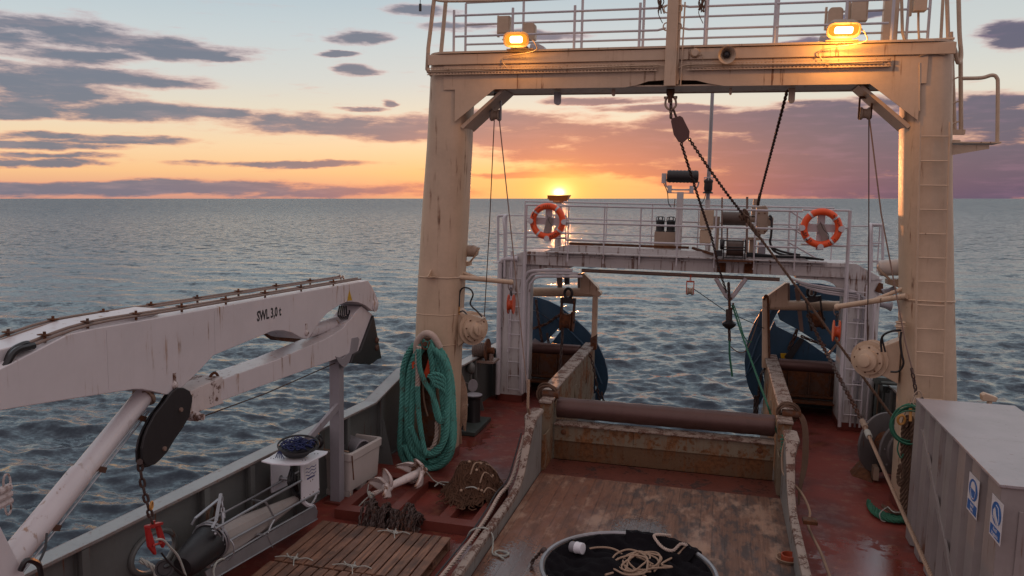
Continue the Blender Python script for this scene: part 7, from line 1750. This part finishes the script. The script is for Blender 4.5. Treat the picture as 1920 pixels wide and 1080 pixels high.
g = G(); g.lathe((a.x+L_*.73, 15.9, a.z+.01), (1, 0, 0), [(.05, 0), (.24, 0), (.24, .025), (.05, .025)], 24); g.cyl((a.x+L_*.78, 15.9, a.z), (b.x+.05, 15.9, a.z), .07, 10); obj('flange', g, M['rusty'], t)
g = G(); g.box(a.x-.05, b.x+.1, 15.7, 16.15, a.z-.24, a.z-.20); g.box(a.x, a.x+.03, 15.8, 16.0, a.z-.2, a.z-.06); g.box(b.x-.02, b.x+.01, 15.8, 16.0, a.z-.2, a.z-.06); obj('shelf', g, M['copper'], t)

# ------------------------------------------------------------------ right side: deck winch, coils, locker
t = thing('deck_winch', 'grey double-disc rope winch on the right deck behind the gantry leg', 'winch', (2.9, 13.6, 0))
ax = Vector((.62, -.78, 0)).normalized(); c = Vector(tuple(P(1652, 830, Y=13.9)))
g = G(); g.lathe(c, ax, [(.06, -.02), (.50, -.02), (.51, 0), (.50, .02), (.06, .02)], 40); obj('disc', g, M['disc'], t)
g = G(); g.lathe(c+ax*.03, ax, [(.20, 0), (.20, .30)], 28); obj('drum', g, M['rusty'], t)
g = G(); g.lathe(c+ax*.34, ax, [(.06, -.02), (.42, -.02), (.43, 0), (.42, .02), (.30, .03), (.28, .06), (.12, .07), (.06, .14)], 40); obj('disc', g, M['disc'], t)
for k in range(8): an = 2*PI*k/8; u1 = ax.orthogonal().normalized(); u2 = ax.cross(u1); p = c+ax*.37+u1*(.35*math.cos(an))+u2*(.35*math.sin(an)); g = G(); g.cyl(p, p+ax*.012, .014, 6); obj('bolt', g, M['grey'], t)
g = G(); p = c+ax*.42; g.box(p.x-.05, p.x+.07, p.y-.1, p.y+.02, p.z+.02, p.z+.16); g.box(p.x-.02, p.x+.12, p.y-.12, p.y+.04, p.z-.20, p.z+.01); obj('motor', g, M['winch'], t, bevel=.01)
g = G(); s_ = ax; 
for q in (-.16, .52): o_ = c+ax*q; g.beam((o_.x, o_.y-.45, .14), (o_.x, o_.y+.4, .14), .08, .20)
g.beam(c+ax*-.2+Vector((0, -.45, -.66)), c+ax*.7+Vector((0, -.45, -.66)), .08, .16); g.prism([c+ax*.45+Vector((0, -.35, -.54)), c+ax*.45+Vector((0, .3, -.54)), c+ax*.45+Vector((0, .05, .0)), c+ax*.45+Vector((0, -.1, .0))], (.03, -.01, 0)); obj('base_frame', g, M['winch'], t)
g = G(); g.prism([(c.x-.42, c.y-.1, .003), (c.x-.15, c.y-.35, .003), (c.x-.12, c.y-.25, .003), (c.x-.18, c.y+.1, .18), (c.x-.22, c.y+.12, .18)], (0, .25, 0)); obj('skid_foot', g, M['rusty'], t)
# dark clutter between portal leg and gantry leg
for i, (px, py) in enumerate(((1662, 712), (1675, 728))):
    p = P(px, py, Y=15.6+.3*i); g = G(); g.box(p.x-.18, p.x+.3, p.y, p.y+.3, p.z-.10, p.z+.03); g.cyl((p.x-.1, p.y-.05, p.z-.05), (p.x+.2, p.y-.05, p.z-.05), .03, 8); g.box(p.x-.16, p.x-.12, p.y+.05, p.y+.1, .003, p.z-.1); g.box(p.x+.22, p.x+.27, p.y+.05, p.y+.1, .003, p.z-.1); solo('valve_box', g, M['darkgreen'], ('dark valve box behind the right portal leg, upper one', 'dark valve box nearer the bulwark, lower one')[i], 'valve box', bevel=.006)
# hose coil and hanging ropes at the leg
c = P(1702, 795, Y=12.1); g = G(); rnd = random.Random(2)
for k in range(8): g.ring(c+Vector((rnd.uniform(-.025, .025)+.02, -.012*k, rnd.uniform(-.04, .02))), (rnd.uniform(-.12, .12), 1, rnd.uniform(-.1, .1)), .24+rnd.uniform(-.025, .012), .011, 30, 5, ry=.27+rnd.uniform(-.03, .02))
g.tube(catmull([c+Vector((-.10, -.06, -.20)), c+Vector((-.12, -.06, -.36)), c+Vector((-.07, -.06, -.48)), c+Vector((-.04, -.06, -.42))]), .011, 5); g.tube(catmull([c+Vector((.10, -.06, -.25)), c+Vector((.12, -.06, -.42)), c+Vector((.22, -.06, -.56)), c+Vector((.3, -.06, -.6))]), .013, 5)
solo('hose_coil', g, M['greenrope'], 'coil of thin green hose hanging on the right gantry leg', 'hose coil')
g = G(); rnd = random.Random(12)
for k in range(4):
    x = 1694+6*k; g.rope(catmull([P(x+2, 790, Y=12.15), P(x-1, 830, Y=12.12), P(x, 880, Y=12.1), P(x-2, 930, Y=12.05), P(x-3, 962, Y=11.98)], 5), .036, .22, 3, 5)
g.rope(catmull([P(1697, 800, Y=12.05), P(1702, 782, Y=12.05), P(1710, 790, Y=12.05), P(1712, 840, Y=12.05)], 6), .036, .22, 3, 5)
g.rope(catmull([P(1684, 890, Y=12.08), P(1689, 870, Y=12.05), P(1692, 895, Y=12.05), P(1686, 910, Y=12.05), P(1684, 892, Y=12.1)], 6), .026, .2, 3, 5)
solo('hanging_ropes', g, M['brownrope'], 'brown thick ropes hanging on the leg beside the locker corner', 'rope')
c = P(1690, 787, Y=12.0); g = G(); g.ring(c, (0, 1, .2), .045, .018, 16, 6, ry=.07); g.tube([P(1707, 765, Y=12.05), P(1707, 790, Y=12.0)], .022, 6); solo('yellow_hook', g, M['brass'], 'yellow hook among the hanging ropes', 'hook')
g = G()
for k in range(4): g.rope(catmull([P(1628, 938+k*2, Z=.10-.02*k), P(1636, 950+k*3, Z=.06), P(1655, 962+k*3, Z=.05), P(1680, 968+k*3, Z=.05), P(1705, 968+k*2, Z=.06), P(1716, 960, Z=.08)], 5), .032, .2, 3, 5)
solo('deck_rope', g, M['greenrope'], 'thick dark green rope lying on the red deck by the locker', 'rope')
g = G(); g.rope(catmull([P(1655, 948, Z=.12), P(1670, 958, Z=.12), P(1690, 962, Z=.12), P(1700, 950, Z=.2)], 5), .03, .2, 3, 5); solo('deck_rope', g, M['brownrope'], 'brown rope end lying on the dark green rope', 'rope')
g = G(); g.rope(catmull([P(1665, 950, Z=.16), P(1650, 962, Z=.14), P(1652, 975, Z=.05), P(1660, 978, Z=.03)], 5), .008, .05, 3, 4); g.rope(catmull([P(1665, 950, Z=.16), P(1676, 960, Z=.16), P(1692, 960, Z=.16)], 5), .008, .05, 3, 4); solo('tie_cord', g, M['cord'], 'thin grey cord tied round the green rope on the deck', 'cord', 'grey tie cords')
g = G(); g.tube(catmull([P(1735, 752, Y=12.1), P(1712, 755, Y=12.1), P(1718, 738, Y=12.12), P(1695, 780, Y=12.1), P(1690, 805, Y=12.15)]), .008, 5); g.tube(catmull([P(1718, 740, Y=12.1), P(1712, 756, Y=12.05), P(1722, 762, Y=12.05)]), .008, 5); g.tube(catmull([P(1712, 742, Y=12.1), P(1722, 732, Y=12.1), P(1728, 742, Y=12.1), P(1720, 752, Y=12.1)]), .010, 5); solo('knotted_line', g, M['winch'], 'tan line knotted at the ladder foot above the locker corner', 'line')
# locker: corrugated steel box
t = thing('steel_locker', 'large grey corrugated steel locker with two blue safety signs', 'locker', (3.1, 9.6, 0))
LX0, LX1, LY0, LY1, LZ = 2.60, 3.72, 8.02, 11.30, 1.93
g = G(); prof = []; y = LY0+.10; d_ = .11; pitch = .52
while y < LY1-.15:
    prof += [(LX0, y), (LX0, y+.26), (LX0+d_, y+.31), (LX0+d_, y+.44)]; y += .50
prof = [(LX0, LY0)]+prof+[(LX0, LY1)]
V = [(x, y, z) for x, y in prof for z in (.02, LZ-.012)]
Fc = [(2*i, 2*i+1, 2*i+3, 2*i+2) for i in range(len(prof)-1)]
g.add(V, Fc)
g.box(LX0+.06, LX1, LY1-.02, LY1, .02, LZ-.012); g.box(LX1-.02, LX1, LY0+.021, LY1-.021, .02, LZ-.012); g.box(LX0+.061, LX1-.021, LY0+.021, LY1-.021, .02, .04); obj('side_wall', g, M['locker'], t)
g = G(); g.box(LX0+.001, LX1-.001, LY0-.001, LY0+.02, .02, LZ-.013); obj('end_wall', g, M['locker'], t)
for a, b in ((.16, .60), (.66, 1.06)): g = G(); g.box(LX0+a, LX0+b, LY0-.016, LY0-.002, .15, LZ-.22); obj('door', g, M['locker'], t, bevel=.005)
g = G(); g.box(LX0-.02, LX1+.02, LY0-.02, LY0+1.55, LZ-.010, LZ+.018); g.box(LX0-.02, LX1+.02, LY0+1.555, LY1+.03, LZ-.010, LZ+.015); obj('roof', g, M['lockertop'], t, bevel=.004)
g = G(); g.prism([(LX0+.02, 11.0, 1.62), (LX0+.02, 10.9, 1.62), (LX0+.02, 9.1, .40), (LX0+.02, 9.1, .28)], (-.030, 0, 0)); obj('brace', g, M['locker'], t)
g = G(); g.prism([(LX0-.012, 9.1, .42), (LX0-.012, 9.05, .42), (LX0-.012, 8.95, .1), (LX0-.012, 9.05, .1)], (-.006, 0, 0)); obj('rust_strip', g, M['crane_rust'], t)
def sign(c4, words, kind, label):
    a, b, d, e = c4; X_ = LX0-.006
    A_, B_, D_, E_ = [P(x, y, X=X_) for x, y in c4]
    o_ = (A_+B_+D_+E_)/4; wv = ((B_-A_)+(D_-E_))/2; hv = ((A_-E_)+(B_-D_))/2; w, h = .21, .30*1.0
    w, h = wv.length, hv.length; wv = Vector((0, -1, 0)); hv = Vector((0, 0, 1))
    s = thing('safety_sign', label, 'sign', tuple(o_-hv*h/2), 'blue safety signs'); f = lambda x, z, e=0: Vector((X_-e, o_.y-x*w/2, o_.z+z*h/2))
    g = G(); g.prism([f(-1, 1), f(1, 1), f(1, -1), f(-1, -1)], (-.003, 0, 0)); obj('board', g, M['whiteink'], s)
    g = G(); g.prism([f(.82*math.cos(2*PI*k/36), .28+.55*math.sin(2*PI*k/36), .004) for k in range(36)], (-.001, 0, 0)); obj('blue_disc', g, M['blueink'], s)
    g = G(); g.prism([f(-.88, -.38, .004), f(.88, -.38, .004), f(.88, -.90, .004), f(-.88, -.90, .004)], (-.001, 0, 0)); obj('text_panel', g, M['blueink'], s)
    if kind == 'helmet': pic = [[(-.48, .36), (-.42, .55), (-.2, .70), (.1, .72), (.36, .60), (.46, .36), (.50, .30), (-.5, .32)]]
    else: pic = [[(-.55, .34), (-.28, .52), (-.12, .40), (.0, .2), (.38, -.02), (.52, -.10), (.5, -.18), (.05, -.12), (-.12, 0), (-.55, .10)], [(-.56, .06), (-.12, -.04), (.05, -.16), (.5, -.22), (.5, -.26), (.02, -.20), (-.2, -.08), (-.56, .0)]]
    for q in pic: g = G(); g.prism([f(x, z, .006) for x, z in q], (-.001, 0, 0)); obj('pictogram', g, M['whiteink'], s)
    if kind == 'helmet': lines = [[(-.42, .28), (-.40, .05), (-.25, -.12), (.05, -.17), (.30, -.10), (.42, .08), (.44, .28)]]
    else: lines = [[(-.15, .66), (.25, .62), (.45, .30), (.55, 0)]]
    for q in lines: g = G(); g.tube([f(x, z, .006) for x, z in q], .003, 4); obj('pictogram', g, M['whiteink'], s)
    for k, wd in enumerate(words): g = text_geo(wd, h*.115, frame4(f(0, -.53-.23*k, .0055), (0, -1, 0), (0, 0, 1)), .0004, xs=.95, bold=.0006); obj('lettering', g, M['whiteink'], s)
sign([(1817, 884), (1836, 901), (1833, 976), (1814, 956)], ['Notið', 'hjálm'], 'helmet', 'blue helmet safety sign, farther from the locker corner')
sign([(1859, 924), (1880, 944), (1878, 1026), (1857, 1003)], ['Notið', 'öryggisskó'], 'shoe', 'blue safety shoe sign nearest the locker corner')
c = P(1855, 745, Y=12.0); g = G(); g.prism([(c.x-.08, 12.0, c.z-.06), (c.x+.09, 12.0, c.z-.06), (c.x+.11, 12.0, c.z), (c.x-.05, 12.0, c.z+.05), (c.x-.09, 12.0, c.z+.02)], (0, .12, 0)); g.box(c.x, c.x+.05, 12.02, 12.10, .003, c.z-.061); solo('deck_vent', g, M['cream'], 'small cream vent head sticking up behind the locker roof', 'vent', bevel=.01)

# ------------------------------------------------------------------ hoop net on the ramp, red ring
c = P(1172, 1088, Z=.36); RR = abs(P(1340, 1088, Z=.36).x-P(1007, 1058, Z=.36).x)/2*1.0
t = thing('hoop_net', 'large steel hoop net with black cloth on the wooden ramp', 'hoop net', (c.x, c.y, .03))
cc = Vector((c.x, P(1150, 996, Z=.36).y-RR, .36))
g = G(); g.ring(cc, (0, 0, 1), RR, .024, 72, 8); obj('hoop', g, M['galv'], t)
g = G(); n = 72; V = []
for rr_, z in ((RR-.03, .35), (RR-.035, .20), (RR-.045, .20), (RR-.04, .35)):
    for k in range(n): a = 2*PI*k/n; V.append((cc.x+rr_*math.cos(a), cc.y+rr_*math.sin(a), z))
Fc = []
for i in range(4):
    j = (i+1) % 4
    for k in range(n): l = (k+1) % n; Fc.append((i*n+k, i*n+l, j*n+l, j*n+k))
g.add(V, Fc, True); obj('rubber_band', g, M['black'], t)
for k in range(26):
    a = 2*PI*(k+.5)/26; g = G(); p = cc+Vector(((RR-.046)*math.cos(a), (RR-.046)*math.sin(a), -.09)); g.cyl(p, p-Vector((math.cos(a), math.sin(a), 0))*.012, .009, 6); obj('bolt', g, M['galv'], t)
rng = np.random.RandomState(5); n = 90; V = []; ph = rng.rand(12)*6.28; dr_ = rng.rand(12)*3.14; fq = 6+rng.rand(12)*16
for i in range(n+1):
    for j in range(n+1):
        u_, w_ = -1+2*i/n, -1+2*j/n; x = u_*math.sqrt(1-w_*w_/2)*(RR-.05); y = w_*math.sqrt(1-u_*u_/2)*(RR-.05); q = math.hypot(x, y)/(RR-.05)
        fold = sum(abs(math.sin(fq[m]*(x*math.cos(dr_[m])+y*math.sin(dr_[m]))+ph[m]+1.5*math.sin(4*x+m)))*.03/(1+.05*fq[m]) for m in range(12))
        z = .10+fold*1.1+.10*math.exp(-((x+.25)**2+(y-.1)**2)*9)+.16*max(0, q-.75)*2; V.append((cc.x+x, cc.y+y, z))
Fc = [(i*(n+1)+j, (i+1)*(n+1)+j, (i+1)*(n+1)+j+1, i*(n+1)+j+1) for i in range(n) for j in range(n)]
g = G(); g.add(V, Fc, True); obj('net_cloth', g, M['cloth'], t)
V = []; Fc = []; m_ = 30         # flap of cloth drawn over the hoop
for i in range(m_+1):
    a = R_(98)-R_(58)*i/m_
    for j, (dr2, z) in enumerate(((-.22, .22), (-.10, .31), (-.02, .39), (.05, .385), (.07, .33), (.08, .22))):
        r_ = RR+dr2+.006*math.sin(i*1.9); V.append((cc.x+r_*math.cos(a), cc.y+r_*math.sin(a), z+.006*math.sin(i*1.3+j)))
for i in range(m_):
    for j in range(5): b_ = i*6+j; Fc.append((b_, b_+6, b_+7, b_+1))
g = G(); g.add(V, Fc, True); obj('cloth_flap', g, M['cloth'], t)
g = G(); a = P(1083, 1027, Z=.36); ax = Vector((.9, -.35, .12)).normalized(); g.lathe(a-ax*.09, ax, [(.06, 0), (.065, .01), (.065, .07)], 20); can = obj('cod_end_can', g, M['grey'], t)
g = G(); g.lathe(a-ax*.018, ax, [(.070, 0), (.070, .015), (.066, .02), (.066, .09), (.05, .095)], 20); obj('can_lid', g, M['plastic_white'], can)
R3 = random.Random(21)
def onc(px, py, dz=0): return P(px, py, Z=.30+dz)
pts = [(1095, 1032), (1115, 1027), (1140, 1027), (1160, 1034), (1172, 1048), (1176, 1060), (1168, 1072), (1150, 1074), (1135, 1078)]
pts2 = [(1345-5, 1030), (1330, 1040), (1300, 1058), (1260, 1063), (1220, 1066), (1195, 1075), (1175, 1072), (1165, 1062), (1180, 1048), (1205, 1036), (1230, 1036), (1238, 1046), (1230, 1060), (1215, 1060), (1218, 1042), (1195, 1034), (1178, 1050), (1190, 1066), (1212, 1082)]
g = G(); g.tube(catmull([onc(*q, dz=.01*(i % 3)) for i, q in enumerate(pts)], 6), .012, 6); g.tube(catmull([onc(1287, 1022, .10)]+[onc(a-60 if a > 1290 else a, b, dz=.012*(i % 4)) for i, (a, b) in enumerate(pts2[1:])], 6), .012, 6)
for k in range(5): cx_, cy_ = 1195+R3.uniform(-15, 15), 1055+R3.uniform(-6, 8); g.tube(catmull([onc(cx_+R3.uniform(26, 40)*math.cos(2*PI*q/8+k), cy_+R3.uniform(14, 22)*math.sin(2*PI*q/8+k), .01*k) for q in range(9)], 5), .011, 6)
solo('tan_line', g, M['tan'], 'tangled tan line on the black cloth inside the hoop', 'line')
g = G(); g.rope(catmull([P(1258, 1004, Z=.40), P(1228, 1003, Z=.42), P(1232, 1015, Z=.38), P(1245, 1028, Z=.34), P(1262, 1032, Z=.34), P(1276, 1020, Z=.40), P(1288, 1022, Z=.42)], 6), .018, .09, 3, 5); solo('white_rope', g, M['offwhite_rope'], 'braided pale rope tied on the far rim of the hoop', 'rope')
g = G(); g.chain([P(1018, 1030, Z=.36), P(1008, 1042, Z=.2), P(998, 1052, Z=.08), P(996, 1068, Z=.045)], .075, .045, .010); g.ball(P(1020, 1032, Z=.37), .04, .04, .04); solo('short_chain', g, M['chain'], 'short dark chain at the left side of the hoop', 'chain')
c = P(1480, 1046, Z=.06); g = G(); g.lathe((c.x, c.y, .031), (0, 0, 1), [(.10, 0), (.10, .075), (.088, .076), (.086, .02), (.01, .018)], 30); solo('red_bowl', g, M['redbox'], 'small red round collar standing on the planks by the right wall', 'bowl')
g = G()
for k in range(3): g.ring((c.x-.02, c.y-.02, .044+.012*k), (0, 0, 1), .12+.008*k, .008, 26, 5)
solo('cord_ring', g, M['tan'], 'pale cord coiled round the red collar on the planks', 'cord')

# ------------------------------------------------------------------ roll the ship against the sea
bpy.context.view_layer.update()
for o in list(bpy.data.objects):
    if o.parent is None and o.name not in ('camera', 'sun') and not o.get('seaframe'):
        o.matrix_world = TS @ o.matrix_basis
for o in bpy.data.objects:
    if 'seaframe' in o: del o['seaframe']
